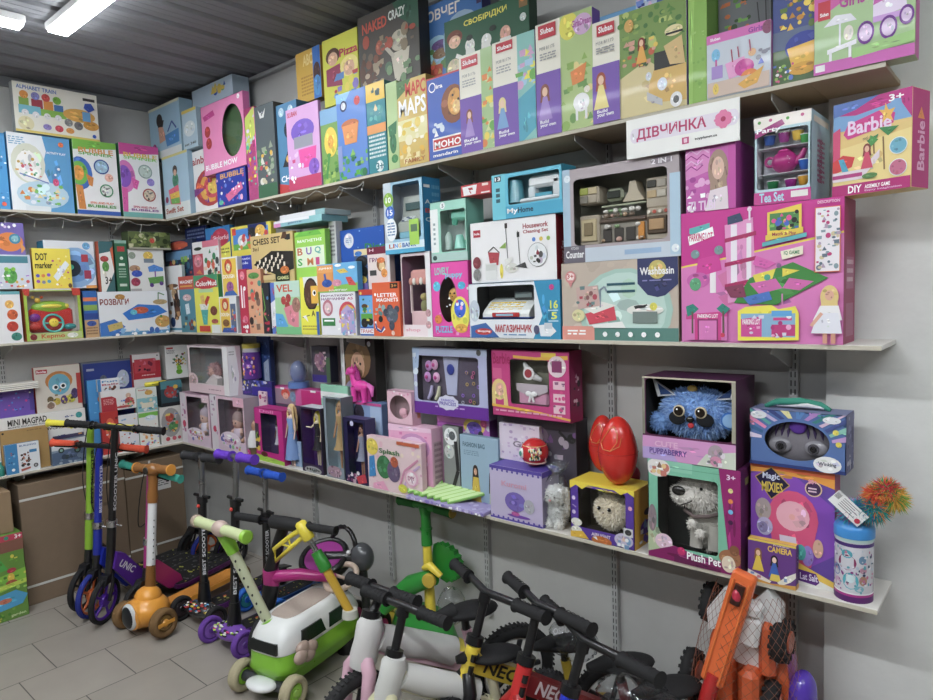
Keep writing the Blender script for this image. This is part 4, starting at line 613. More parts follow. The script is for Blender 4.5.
d3 = Rb(433, 473, 263, H2, .206, .12, 'surprise_egg_box', 'hot pink box with an egg shaped window showing a golden egg toy', 'toy box', 'f04ab0', 'd83a98', win=(.45, .5, .24, .3, 'e'), inner='6a4a3a', a='t .12 .07 .5 .17 7ae0d0 LOVELY;t .4 .16 .85 .23 6ad0e8 puppy;o .16 .32 .1 5ac8e8;e .82 .32 .1 .05 4ab8e0;e .76 .7 .24 .24 f0e84a;e .76 .62 .15 .12 3a6ae0;o .7 .56 .04 fff;o .82 .56 .04 fff;e .78 .88 .16 .06 e8a83a;t .1 .85 .55 .94 7ac8f0 PUZZLE;e .18 .76 .1 .06 e8863a;s 3 0 .3 1 1 14 .03 f8a0d8 fff e83a8a')
d4 = Rb(432, 468, 203, d3, .206, .1, 'coffee_machine_box', 'mint green boxed toy coffee machine behind a clear window', 'toy box', 'a0dcc8', '7ac0ac', win=(.62, .5, .34, .34, 'r'), inner='d8e4e0', a='r 0 .12 .22 .84 eef4f2;o .36 .08 .07 f0f4f2;t .34 .05 .39 .11 2a4a4a 5;r 0 .86 1 1 b0d0c8;e .1 .93 .06 .04 2a4a4a;w .08 .35 .14 .75 5 9ab0b0')
d5 = Rb(470, 561, 284, H2, .21, .12, 'cash_register_box', 'white and blue boxed toy cash register with Cyrillic lettering', 'toy box', 'e8eef4', '2a8ab8', win=(.42, .36, .32, .3, 'r'), inner='2a2a2c', a='p 2a94c0 .74 0 1 0 1 1 .72 1 .82 .6;t .9 .34 .98 .48 e8f04a 16;t .91 .54 .97 .66 e8f04a 5;r .88 .5 .98 .52 bce0ee;r .88 .68 .98 .7 bce0ee;o .92 .12 .025 c83a8a;e .07 .5 .06 .2 c8d4e0;p 3a6ab0 .02 .78 .2 .72 .35 .98 .02 1;e .17 .88 .1 .06 c83a3a;t .1 .85 .25 .9 fff Shopping;t .31 .75 .71 .89 c02a3a МАГАЗИНЧИК;w .4 .92 .66 .96 1 6a9ac8;p e8ecf0 .78 .76 .9 .74 .96 .86 .9 .95 .8 .95;r .84 .72 .92 .82 c8d0d8;e .76 .84 .03 .08 5a5a7a')
d6 = Rb(472, 557, 224, d5, .205, .1, 'cleaning_set_box', 'white boxed toy cleaning set with broom, mop and red bucket pictures', 'toy box', 'f0eff0', '8a1a2a', top='e0e0e0', sa='v .3 .4 .55 .9 e8c8cc Cleaning Set', a='r .04 .12 .13 .24 b8283a;t .05 .16 .12 .2 fff hola;t .64 .1 .92 .18 a83a44 Housework;t .64 .2 .92 .27 a83a44 Cleaning Set;o .76 .36 .02 5a8ad8;o .84 .36 .02 e8c84a;o .92 .36 .02 9ac04a;b .008 555 .44 .1 .46 .7;r .43 .06 .46 .14 3a2a2a;b .008 555 .58 .2 .6 .74;r .57 .22 .6 .3 222;p b8404a .22 .5 .36 .52 .34 .72 .24 .7;b .01 333 .22 .5 .29 .42 .36 .52;r .18 .68 .32 .95 e4e6e4;r .19 .7 .31 .8 d0d4d0;e .38 .82 .02 .12 f0e04a;p 8ab04a .36 .45 .44 .36 .44 .46;e .5 .78 .08 .08 d8d8d0;p 444 .54 .76 .66 .7 .68 .8;o .8 .6 .11 888;o .8 .6 .105 e8ebec;s 3 .75 .5 .86 .72 9 .02 555 8a2a3a 222;e .08 .66 .05 .1 8a3a44;e .08 .86 .05 .1 8a8a8a;p e8e8e4 .42 .64 .52 .6 .5 .7 .43 .72')
d7 = Rb(461, 491, 186, [d4, d6], .21, .1, 'toy_box', 'small red and white box tucked left of the toy iron box', 'toy box', 'c83a40', 'a82a30', sa='p e8a04a .2 .2 .5 .15 .5 .4;r .1 .6 .9 .95 b83a40', a='p f0eeee .06 .16 .55 .1 .5 .9 .1 .92;p b83a44 .25 .3 .4 .3 .42 .5 .28 .5;b .03 c05a60 .3 .55 .35 .8;r .72 .08 .92 .3 e8d0c8;r .68 .8 .96 .92 f0e8e4')
d8 = Rb(493, 563, 176, [d6], .209, .085, 'toy_iron_box', 'turquoise boxed toy sewing machine set with a clear window', 'toy box', '5ac0dc', '3aa0bc', win=(.6, .4, .36, .3, 'r'), inner='8ab8c4', top='a8d8e4', a='r 0 0 .2 1 6accdf;r .04 .04 .14 .16 2a3a4a;t .05 .06 .13 .14 fff 13;r .06 .3 .12 .38 2a5a68;r .06 .42 .12 .5 2a5a68;r .06 .54 .12 .62 2a5a68;r .2 .73 1 1 3aa8cc;t .22 .78 .38 .92 fff My;t .38 .78 .6 .9 1a2a3a Home')
d9 = Rb(563, 679, 264, H2, .209, .11, 'washbasin_box', 'beige and mint boxed toy washbasin set with a navy shield logo', 'toy box', 'c4b4a4', '9a8a7a', a='s 8 0 0 1 1 26 .06 cabaa8 bcac9c d0c0b0;e .56 .62 .4 .52 a8ccc0;e .56 .62 .35 .47 c0dcd2;r .0 .84 1 1 5a8a80;r 0 .82 .3 1 e89a8a;w .05 .87 .22 .95 2 fff;p 343a68 .68 0 1 0 1 .32 .9 .45 .84 .47 .76 .44 .68 .3;o .84 .14 .07 c8b860;t .7 .11 .97 .2 f0f0f0 Washbasin;w .72 .26 .95 .29 1 8a8ac0;o .09 .18 .05 d88a8a;o .09 .18 .035 f0d8d4;p d88a8a .06 .22 .12 .22 .09 .32;t .06 .14 .12 .2 c85a5a 3+;r .42 .28 .66 .31 2a5a6a;r .42 .37 .66 .4 2a5a6a;p d8485a .22 .66 .48 .56 .5 .74 .26 .8;p e8e8e0 .2 .58 .36 .5 .5 .56 .3 .66;b .015 8a9aa8 .36 .58 .36 .36 .4 .32 .42 .38;p c8a8a0 .14 .32 .34 .3 .36 .56 .16 .6;s 3 .14 .32 .34 .56 14 .02 b84a5a 8a5a5a e8c8c0 6a8a8a;e .16 .68 .06 .08 e0d8a0;p f0f0ec .28 .8 .55 .76 .58 .84 .3 .84;e .74 .62 .15 .07 e8e8e0;r .64 .64 .84 .78 7a8a84;e .7 .58 .05 .02 3a3a3a;o .81 .58 .03 e0d84a;b .012 222 .66 .6 .76 .56;o .4 .92 .02 fff;o .51 .92 .02 fff;o .62 .92 .02 fff;o .73 .92 .02 fff;o .84 .92 .02 fff')
d10 = Rb(563, 681, 171, d9, .209, .11, 'kitchen_set_box', 'big taupe boxed toy kitchen with cabinets and oven behind a clear window', 'toy box', 'b0a4a8', '8a7e84', win=(.5, .47, .4, .35, 'r'), inner='8a8c80', a='r 0 0 .07 1 a8c4d8;o .045 .1 .03 e0ecf4;r 0 .82 .2 1 6a6470;t .02 .87 .19 .95 f0f0f0 Counter;n .07 .83 .14 .86 e0e0e0 KITCHEN;r .2 .85 1 1 c4d0dc;r .92 .2 1 .98 b0cce0;e .86 .06 .09 .04 8a8088;t .78 .04 .94 .09 e8e4e8 2 IN 1;r .55 .9 .85 .95 9ab8d8;o .96 .92 .03 e8f0f4')
# the pink ones at the right
d11 = Rb(682, 843, 214, H2, .2105, .13, 'parking_set_box', 'largest magenta box, a doll car park play set with a printed doll', 'toy box', 'd02a94', '9a2458', sa='r .2 .4 .85 .62 a85a7a;r .2 .72 .85 .95 a85a7a;w .25 .42 .8 .6 3 d8b8c4', a='p e07cc0 0 .42 .3 .37 1 .24 1 1 0 1;b .012 f0d83a 0 .415 .3 .365 1 .235;p 5ab8b8 .06 .12 .2 .09 .2 .14 .06 .17;p fff .05 .18 .22 .12 .23 .19 .06 .25;t .06 .16 .22 .22 d02a70 PARKING LOT;r .2 .4 .24 .62 f0e8ec;p d83a9c .12 .36 .26 .33 .28 .45 .1 .5;o .1 .32 .03 7a9a9a;o .26 .3 .03 7a9a9a;e .12 .52 .08 .06 d060b0;e .1 .55 .04 .05 5aa878;p e898cc .3 .12 .48 .08 .5 .66 .32 .7;r .34 .12 .38 .64 f0e8f0;r .44 .12 .47 .62 f0e8f0;p b02060 .3 .22 .5 .18 .5 .21 .3 .25;p b02060 .3 .4 .5 .36 .5 .39 .3 .43;p b02060 .3 .56 .5 .52 .5 .56 .3 .6;p 3a4a6a .32 .06 .4 .04 .42 .1 .32 .12;b .012 e8d8e8 .46 .1 .46 0;o .46 .02 .015 f0d8e8;p e060b4 .5 .36 .62 .42 .56 .46 .48 .42;p 3a8a3a .46 .52 .72 .42 .92 .54 .62 .72 .36 .7;p e8d83a .48 .5 .62 .46 .6 .53 .5 .56;p e8d83a .66 .46 .76 .48 .66 .52;p d868b0 .46 .56 .62 .53 .66 .6 .52 .64;p d868b0 .7 .53 .84 .56 .76 .62 .66 .6;p 4a7ac8 .42 .66 .58 .62 .6 .68 .46 .72;p 8a3a5a .3 .58 .42 .56 .44 .66 .34 .66;o .57 .52 .02 4aa88a;o .64 .44 .015 8a5a8a;b .01 d88ac0 .66 .64 .66 .72;p f0d03a .57 .06 .77 .02 .77 .2 .57 .24;r .585 .07 .755 .19 4a8a4a;s 3 .59 .07 .75 .18 24 .015 e84a9a e8d84a 4a6ac8 7ac05a 222;p e8c83a .56 .22 .78 .18 .78 .22 .56 .26;t .6 .205 .74 .235 a83a4a Match & Play;p 5ab0b8 .54 .27 .8 .22 .8 .25 .54 .3;p f0e8d0 .65 .34 .78 .31 .78 .37 .66 .4;t .67 .34 .76 .37 3a8a5a IQ GAME;r .845 .06 .985 .5 e8783a;r .85 .065 .98 .495 f0eaf0;t .86 .015 .98 .035 f0c8e0 DESCRIPTION;s 4 .86 .08 .975 .48 50 .012 b8a0b8 c83a7a 8aa0a8 d8c8a0 6a7a8a;r .04 .72 .32 .98 e07cc0;p d83a90 .04 .78 .32 .76 .32 .8 .28 .8 .28 .98 .1 .98 .1 .82 .04 .82;p 8a2a64 .12 .82 .26 .82 .26 .98 .12 .98;p e07cc0 .13 .83 .25 .83 .25 .98 .13 .98;t .12 .78 .26 .81 fff PARKING LOT;p 2a8a7a .04 .72 .09 .7 .13 .74 .09 .78 .05 .8;b .012 6a5a4a .085 .76 .085 .93;p 2a8a7a .25 .74 .29 .7 .34 .74 .3 .79;b .012 6a5a4a .295 .76 .295 .93;o .29 .94 .015 d83a5a;p f4e83a .39 .76 .44 .73 .6 .72 .64 .75 .74 .73 .76 .78 .76 .97 .39 .98;r .41 .78 .74 .95 8ab8d8;p d84a9a .41 .82 .54 .8 .54 .95 .41 .95;t .42 .82 .53 .86 fff PARKING LOT;r .6 .76 .72 .8 5aa8e0;r .61 .81 .72 .83 d83a8a;r .6 .86 .74 .94 c83a80;s 3 .45 .8 .74 .95 16 .015 f0a8d0 b8307a fff d8d8e8;e .93 .67 .05 .08 e8cc80;r .885 .66 .975 .78 e8cc80;e .93 .66 .025 .035 e8b098;p f0eef0 .88 .73 .98 .73 1 .83 .84 .83;p e8e8f2 .87 .78 .98 .78 1 .92 .83 .92;r .895 .92 .92 .99 d89a80;r .94 .92 .965 .99 d89a80;b .02 e8b098 .89 .78 .83 .87')
d12 = Rb(686, 736, 148, d11, .211, .15, 'toy_box', 'pink wavy patterned box with a photo of a girl, above the big magenta box', 'toy box', 'c85ab0', 'b03a98', a='p e088c8 0 .1 .5 .05 .5 .4 0 .5;s 8 0 .5 .5 1 16 .06 e8a8d8 a83a98 fff;b .02 e8b8e0 0 .12 .12 .06 .24 .13 .36 .06 .48 .13;b .02 a02a8a 0 .2 .12 .14 .24 .21 .36 .14 .48 .21;b .02 e8b8e0 0 .28 .12 .22 .24 .29 .36 .22;b .02 a02a8a 0 .36 .12 .3 .24 .37 .36 .3;e .66 .4 .2 .3 a88a78;p a88a78 .5 .4 .8 .4 .86 .85 .5 .8;e .66 .38 .12 .17 e0b8a4;p e8d8e0 .5 .7 .84 .66 .86 1 .4 1;t .05 .84 .6 .98 f0d8f0 ZI TLBI;r .86 0 1 1 c84aa8')
d13 = Rb(754, 811, 119, d11, .211, .19, 'tea_set_box', 'light blue boxed toy tea set with coloured cups in a white tray', 'toy box', 'b8d8e0', 'a8ccd8', win=(.5, .5, .45, .33, 'r'), inner='dce0e6', sa='v .35 .28 .62 .78 a83a78 Party Gourmet;r .1 .05 .9 .12 e8e0d0;w .3 .3 .7 .8 9 b85a90', a='r 0 0 1 .14 f0e8e0;o .1 .06 .03 5aa84a;o .3 .05 .03 c85a8a;o .6 .06 .03 5aa84a;o .85 .05 .03 c85a8a;p a02a78 .02 .17 .5 .06 .55 .12 .02 .24;t .05 .13 .48 .2 fff Party;r 0 .86 1 1 c83a90;t .1 .87 .54 .98 a8e0f0 Tea Set;r .66 .88 .95 .95 e8e4e0', top='e8e4d8')
d14 = Rb(833, 911, 106, d11, (.19, .24), .085, 'doll_house_box', 'magenta boxed doll beach house assembly game, highest at the right end', 'toy box', 'e8c87a', 'b81a74', sa='v .3 .32 .72 .82 e8a8cc Barbie;p e8883a .5 .18 .7 .3 .3 .3', a='r 0 0 1 .3 7aa8d8;p c02a84 0 0 1 0 1 .1 .8 .08 .7 .12 .3 .16 0 .12;p c02a84 .84 0 1 0 1 .3 .88 .14;p 5a7ac0 0 .0 .6 0 .3 .1 0 .14;t .72 .03 .9 .1 fff 3+;p d83a90 .14 .34 .2 .24 .62 .16 .8 .22 .78 .32 .2 .4;t .2 .21 .76 .36 f0d8f0 Barbie;p f0b84a .68 .1 .72 .18 .8 .17 .75 .24 .78 .3 .7 .26 .64 .3 .66 .22 .6 .16 .67 .17;n .4 .4 .6 .44 555 cool summer;p f0d88a 0 .5 1 .4 1 .88 0 .88;p d84a78 0 .3 .1 .26 .1 .7 0 .75;p 3a8a4a .45 .45 .6 .4 .55 .5 .5 .5;p 3a8a4a .6 .34 .85 .36 .72 .44;b .02 8a6a3a .66 .44 .68 .78;b .02 8a6a3a .54 .48 .55 .6;p 4a9a4a .5 .4 .6 .46 .48 .54;p d83a3a .0 .62 .14 .56 .3 .6 .26 .7 0 .75;p 4aa8c8 .08 .6 .15 .6 .22 .74 .14 .76;r 0 .74 .4 .84 e8d8e0;p e8d8e0 .4 .74 .62 .56 .62 .64 .4 .84;r 0 .77 .4 .81 b83a80;f .46 .48 .74 8a3a3a e8b89a d84a6a;o .85 .56 .11 e8f0f4;o .85 .56 .1 6ab0c8;o .85 .78 .11 e8f0f4;o .85 .78 .1 c86a8a;e .5 .82 .1 .03 5a8a4a;r 0 .88 1 1 b81a74;t .22 .9 .4 .98 fff DIY;t .44 .91 .76 .95 fff ASSEMBLY GAME;t .44 .96 .9 .985 e8b8d8 Enjoy Imagination', top='c02a84')
# ================================================================ TOYS SEEN THROUGH THE BOX WINDOWS (middle shelf)
def inner(r, name, label, cat='toy'):
    o = bpy.data.objects.new(name, None); C.objects.link(o); o.matrix_world = r.M; o.empty_display_size = .03; tag(o, label, cat); return o, r.w, r.h
def part(o, name, fn, *a, **k):
    m = M(); fn(m); p = m.build(name, o); return p
# steering wheel console
o, w, h = inner(c4, 'toy_steering_console', 'red and green toy dashboard with turquoise steering wheel in the open carton')
def f(m):
    m.box((-w*.38, .03, h*.16), (w*.38, .075, h*.62), 'c82a24', 'plastic', .012); m.ell((0, .05, h*.64), (w*.34, .028, h*.13), '8ab828', 'plastic')
    m.ell((0, .035, h*.66), (w*.2, .02, h*.05), 'e8d83a', 'plastic'); m.ell((-w*.3, .03, h*.45), (w*.1, .012, h*.08), '7a2a8a', 'plastic'); m.ell((-w*.3, .03, h*.27), (w*.12, .012, h*.08), 'b82a1a')
    m.ell((w*.3, .03, h*.25), (w*.12, .014, h*.06), '2a8a8a', 'plastic')
part(o, 'dashboard', f)
def f(m): m.ring((0, .018, h*.33), (0, 1, -.2), w*.17, .006, '48b8b0', 'plastic'); m.box((-w*.16, .014, h*.32), (w*.16, .022, h*.35), '48b8b0', 'plastic', .003)
s = part(o, 'steering_wheel', f)
part(s, 'horn_button', lambda m: (m.ell((0, .012, h*.34), (w*.085, .008, w*.085), 'f0d42a', 'plastic'), m.ell((-.006, .0035, h*.355), .002, '222'), m.ell((.006, .0035, h*.355), .002, '222')))
for x_, z_, r_, c_ in ((-.22, .78, .014, 'e8c02a'), (-.3, .84, .009, 'e8c02a'), (-.15, .84, .008, 'd8602a'), (.28, .66, .013, 'e8d83a')): part(o, 'animal_button', lambda m: m.ell((w*x_, .04, h*z_), (r_, r_*.8, r_), c_, 'plastic'))
# doll shop
o, w, h = inner(d1, 'toy_shop_stall', 'pink doll stall with scalloped awning behind the tall window')
def f(m):
    m.box((-w*.3, .03, h*.12), (w*.28, .08, h*.3), 'f0c8cc', 'plastic', .003)
    for x in (-.29, .27): m.box((w*x-.004, .03, h*.28), (w*x+.004, .038, h*.66), 'f0d8d8', 'plastic')
    for i in range(6): m.ell((-w*.27+i*w*.108, .028, h*.66), (w*.055, .006, h*.045), 'f0e8e0' if i % 2 else 'e8a090', 'plastic', 10, 6)
    m.box((-w*.31, .028, h*.67), (w*.3, .08, h*.8), 'e0a098', 'plastic', .01)
part(o, 'stall', f)
part(o, 'puppy', lambda m: (m.ell((w*.05, .05, h*.36), (.02, .018, .03), '8a8a5a', 'fur'), m.ell((w*.05, .045, h*.47), (.017, .015, .016), 'b0a060', 'fur')))
# cash machine
o, w, h = inner(d2, 'toy_cash_machine', 'grey toy cash machine with keypad and screen in the blue box')
M_ = lambda x0, y0, z0, x1, y1, z1: ((w*x0, y0, h*z0), (w*x1, y1, h*z1))
def f(m):
    m.prism([(0.012, h*.3), (.075, h*.3), (.075, h*.8), (.05, h*.8), (.04, h*.5), (.012, h*.42)], ((w*-.2, 0, 0), (0,1,0), (0,0,1)), w*.55, 'a8b0a8', 'plastic')
    m.box(*M_(-.18, .01, .2, .34, .07, .3), '7ab8cc', 'plastic', .004)
part(o, 'body', f)
part(o, 'screen', lambda m: m.box((-w*.1, .036, h*.6), (w*.25, .042, h*.7), '3a5a5a', 'plastic'))
part(o, 'keypad', lambda m: [m.box((-w*.12+i*w*.08, .014+j*.006, h*(.445+j*.022)), (-w*.06+i*w*.08, .019+j*.006, h*(.462+j*.022)), 'd8e0e0' if (i+j) % 3 else '5a6a8a', 'plastic') for i in range(4) for j in range(3)])
# golden egg puppy
o, w, h = inner(d3, 'toy_puppy', 'golden puppy toy inside the egg shaped window')
part(o, 'body', lambda m: (m.ell((-w*.05, .045, h*.36), (w*.15, .02, h*.12), 'b8862a', 'plastic'), m.ell((-w*.05, .04, h*.56), (w*.15, .022, h*.1), 'd8a040', 'plastic')))
part(o, 'face', lambda m: [m.ell((w*x, .02, h*z), r_, c_) for x, z, r_, c_ in ((-.1, .58, .004, '1a1a1a'), (0, .58, .004, '1a1a1a'), (-.05, .54, .003, '3a1a1a'))])
# coffee machine
o, w, h = inner(d4, 'toy_coffee_machine', 'mint green toy coffee machine with jug behind the clear window')
def f(m):
    m.box(*M_(.0, .03, .22, .4, .08, .34), '7ad0b8', 'plastic', .005); m.box(*M_(.24, .05, .3, .42, .09, .8), '8adcc4', 'plastic', .006); m.box(*M_(-.08, .025, .68, .36, .08, .84), '8adcc4', 'plastic', .008)
    m.tube([(w*.02, .035, h*.68), (w*.02, .035, h*.6)], [w*.07, w*.05], '5ab89c')
part(o, 'body', f)
part(o, 'jug', lambda m: m.tube([(w*.22, .02, h*.2), (w*.22, .02, h*.26), (w*.2, .02, h*.42)], [w*.13, w*.12, w*.07], '90dcc8', 'plastic', 16))
part(o, 'bottle', lambda m: m.tube([(-w*.14, .03, h*.2), (-w*.14, .03, h*.42), (-w*.14, .03, h*.5)], [w*.08, w*.08, w*.03], 'b8d0c8', 'plastic', 12))
# cash register
o, w, h = inner(d5, 'toy_cash_register', 'white toy cash register with yellow keys and red front panel')
def f(m):
    m.prism([(.012, h*.36), (.09, h*.36), (.09, h*.72), (.06, h*.66), (.02, h*.5), (.012, h*.44)], ((-w*.36, 0, 0), (0,1,0), (0,0,1)), w*.52, 'e8ece8', 'plastic')
    m.box(*M_(-.37, .008, .34, .18, .09, .38), '2a4a8a', 'plastic', .004); m.box(*M_(-.24, .0045, .38, .06, .012, .46), 'c0282a', 'plastic', .002); m.box(*M_(-.19, .003, .4, .0, .005, .44), '9ac0d8', 'plastic')
part(o, 'body', f)
part(o, 'screen', lambda m: (m.box((-w*.08, .055, h*.68), (w*.14, .075, h*.84), '3a3c3e', 'plastic', .004), m.box((-w*.06, .053, h*.72), (w*.12, .056, h*.81), '8a9a9a', 'plastic')))
part(o, 'keys', lambda m: [m.box((-w*.33+i*w*.05, .023+j*.009, h*(.5+j*.04)), (-w*.29+i*w*.05, .03+j*.009, h*(.525+j*.04)), 'e8c83a' if (i*2+j) % 4 else 'e8e8e0', 'plastic') for i in range(8) for j in range(4)])
part(o, 'groceries', lambda m: [m.ell((-w*.34+i*w*.045, .1, h*.62), (w*.018, .008, h*.07), c_, 'plastic', 8, 6) for i, c_ in enumerate(('8a3a3a', 'b8b8a8', '5a6a5a', 'a04a3a', 'c8b898'))])
# sewing machine
o, w, h = inner(d8, 'toy_sewing_machine', 'white and turquoise toy sewing machine behind the window')
def f(m):
    m.box(*M_(-.16, .02, .32, .42, .07, .42), 'e8eef0', 'plastic', .006); m.box(*M_(.3, .025, .38, .43, .06, .8), 'e8eef0', 'plastic', .008); m.box(*M_(-.04, .025, .62, .42, .06, .88), 'f0f4f6', 'plastic', .01)
    m.box(*M_(-.04, .028, .42, .06, .055, .66), 'd8e4e8', 'plastic', .004); m.box(*M_(.06, .026, .4, .3, .03, .5), '4aa8c0', 'plastic', .002)
part(o, 'body', f)
part(o, 'spool', lambda m: m.tube([(-w*.24, .04, h*.35), (-w*.24, .04, h*.85)], [w*.11, w*.08], '5aa8b8', 'plastic', 14))
# kitchen
o, w, h = inner(d10, 'toy_kitchen', 'cream toy kitchen with hood, oven and shelves behind the big window')
def cab(x0, z0, x1, z1, y0=.03, c='b8ac98'): 
    def f(m): m.box((w*x0, y0, h*z0), (w*x1, .09, h*z1), c, 'plastic', .004)
    return f
CW = [(-.38, .62, -.2, .8), (-.38, .18, -.2, .5), (.2, .5, .38, .8), (.2, .18, .38, .5)]
for i, (x0, z0, x1, z1) in enumerate(CW):
    k = part(o, 'cabinet', cab(x0, z0, x1, z1))
def f(m):
    m.box((-w*.36, .024, h*.22), (-w*.22, .031, h*.46), 'c8b890', 'plastic', .003); m.box((-w*.33, .02, h*.28), (-w*.25, .025, h*.42), '8a7a5a', 'plastic', .002)
part(o, 'refrigerator_door', f)
def f(m):
    m.box((w*.21, .024, h*.24), (w*.37, .031, h*.42), '5a4a3a', 'plastic', .003); m.box((w*.23, .02, h*.28), (w*.35, .025, h*.39), 'b8946a', 'plastic', .002)
    for i in range(4): m.disc((w*(.23+i*.045), .022, h*.46), (0,1,0), w*.014, .004, 'c85a4a' if i % 2 else 'e8e0d0')
part(o, 'oven_door', f)
for x, z, c_ in ((-.37, .72, 'a8b04a'), (-.29, .72, 'c8b890'), (-.37, .63, '8a8478'), (-.29, .63, 'b0a490'), (.21, .7, '3a3830'), (.29, .7, 'b0a89a'), (.21, .6, 'c0a880'), (.29, .6, 'c8c0b0')): part(o, 'cupboard_door', lambda m: m.box((w*x, .026, h*z), (w*(x+.075), .031, h*(z+.075)), c_, 'plastic', .002))
part(o, 'range_hood', lambda m: m.prism([(w*.0, h*.6), (w*.18, h*.6), (w*.13, h*.7), (w*.11, h*.8), (w*.06, h*.8), (w*.05, h*.7)], ((0, .08, 0), (1,0,0), (0,0,1)), .045, 'c0b49c', 'plastic'))
def f(m):
    m.box((-w*.2, .028, h*.4), (w*.2, .09, h*.44), '6a5a50', 'plastic', .003); m.box((-w*.2, .04, h*.18), (w*.2, .09, h*.4), '9a9488', 'plastic')
    for i in range(3): m.box((-w*.18+i*w*.1, .036, h*.2), (-w*.1+i*w*.1, .041, h*.34), '4a4642', 'plastic', .002)
    m.box((w*.13, .03, h*.2), (w*.18, .04, h*.38), 'd8903a', 'plastic', .002)
part(o, 'worktop', f)
R_ = random.Random(7)
for z in [.47]*9+[.52]*8+[.36]*4+[.22]*5: part(o, 'toy_dish', lambda m: m.ell((w*R_.uniform(-.18, .18), R_.uniform(.025, .04), h*z), (w*R_.uniform(.015, .035), .006, h*R_.uniform(.015, .03)), R_.choice(('d8d4cc', 'b89a7a', '8aa87a', 'e8e4dc', '7a6a5a', 'c8a090')), 'plastic', 10, 6))
def f(m):
    m.box((-w*.17, .05, h*.63), (-w*.02, .07, h*.76), 'a8b098', 'plastic', .012); m.box((-w*.155, .046, h*.655), (-w*.035, .052, h*.735), '2a3028', 'plastic', .01)
    m.box((-w*.19, .04, h*.57), (w*.19, .06, h*.585), 'b0b89a', 'plastic')
part(o, 'microwave', f)
# tea set
o, w, h = inner(d13, 'toy_teapot', 'magenta toy teapot with white dots in the middle of the tea set')
def f(m):
    m.ell((-w*.02, .035, h*.48), (w*.23, .03, h*.13), 'b0207a', 'plastic'); m.tube([(w*.17, .035, h*.46), (w*.28, .033, h*.52), (w*.35, .03, h*.6)], [.012, .009, .006], 'b0207a')
    for i in range(14): m.ell((-w*.02+w*.19*math.cos(i*1.9)*((i % 3+1)/3), .0085+(.018 if i % 3 == 2 else .004), h*.48+h*.1*math.sin(i*1.9)*((i % 3+1)/3)), .0022, 'f0d0e8')
part(o, 'pot', f)
part(o, 'lid', lambda m: (m.ell((-w*.02, .035, h*.6), (w*.12, .02, h*.025), 'c83a90', 'plastic'), m.ell((-w*.02, .035, h*.635), .006, 'c83a90')))
part(o, 'handle', lambda m: m.ring((-w*.28, .035, h*.5), (0, 1, 0), w*.08, .004, 'b0207a', 'plastic', 18, 8))
for x, z, c_, n in ((-.28, .75, '2a5ab0', 'blue toy cup in the top left of the tea set tray'), (-.02, .76, 'a02a90', 'magenta toy cup between the blue and yellow cups'), (.22, .76, 'e8c02a', 'yellow toy cup at the top of the tea set tray'), (.36, .7, '3aa04a', 'green toy cup at the right of the teapot lid'), (.34, .42, '2a6ac8', 'blue toy cup right of the magenta teapot'), (-.22, .22, '1a7a44', 'dark green toy cup at the tray foot'), (.1, .22, '9a208a', 'purple toy cup at the tray foot'), (.33, .24, 'e8a81a', 'orange toy cup at the tray foot')):
    p, _, _ = inner(d13, 'toy_cup', n); p['group'] = 'cups of the boxed tea set'
    part(p, 'cup', lambda m: m.tube([(w*x, .03, h*(z-.06)), (w*x, .03, h*(z-.05)), (w*x, .03, h*(z+.05))], [w*.05, w*.08, w*.11], c_, 'plastic', 16))
    part(p, 'rim', lambda m: m.ring((w*x, .03, h*(z+.05)), (0, 0, 1), w*.105, .0015, 'eee', 'plastic', 18, 6))
tag(part(None, 'tea_set_tray', lambda m: [m.box((-w*.45, .06, h*.16), (w*.45, .064, h*.84), 'd8dce4', 'plastic')]+[m.box((-w*.45, .012, h*z), (w*.45, .06, h*(z+.008)), 'e4e6ec', 'plastic', .002) for z in (.34, .64)]), 'white moulded tray holding the toy tea set', 'tray').matrix_world = d13.M
# ================================================================ LOWER SHELF, left wall
g = 'boxes on the lower shelf'
def inner2(P, name, label, cat='toy', wall='R', rz=0., group=None):
    o = empty(name, tuple(P), label, cat, group, rz + (math.pi/2 if wall == 'L' else 0)); return o
f1 = Lb(-12, 89, 422, H1, .135, .03, 'magnetic_board_box', 'large white box with bold black lettering behind the kraft box', 'toy box', 'e8e6e2', 'c8c8c4', a='t .22 .04 .6 .16 2a2620 MINI MAGPAD;t .22 .17 .58 .2 444 MAGNETIC EDUCATIONAL TOOL;o .93 .12 .035 3aa0a0;t .78 .1 .88 .14 2a4a8a 6+;p 444 .6 .3 .75 .22 .78 .3;p 2a2a2a .34 .3 .5 .26 .5 .3;s 3 .6 .4 .95 .9 14 .02 c85a4a 6a5ac8 e8a03a')
f2 = Lb(22, 86, 430, H1, .155, .015, 'magnetic_board_box', 'white box with upside down lettering behind the kraft box', 'toy box', 'e4e2de', 'b8b8b4', a='t .4 .12 .78 .05 3a342a MAGNETIC;r .5 .3 1 .98 4a4260;s 3 .52 .3 1 .9 20 .03 c85a3a 6a5ac8 e8a03a 3a3a6a')
f3 = Lb(4, 51, 432, H1, .178, .02, 'kraft_box', 'plain brown kraft cardboard box with a corner button, behind the small blue box', 'box', 'b08c50', '907040', mat='carton', a='o .05 .06 .025 2a2018;w .55 .05 .9 .09 1 8a6a3a')
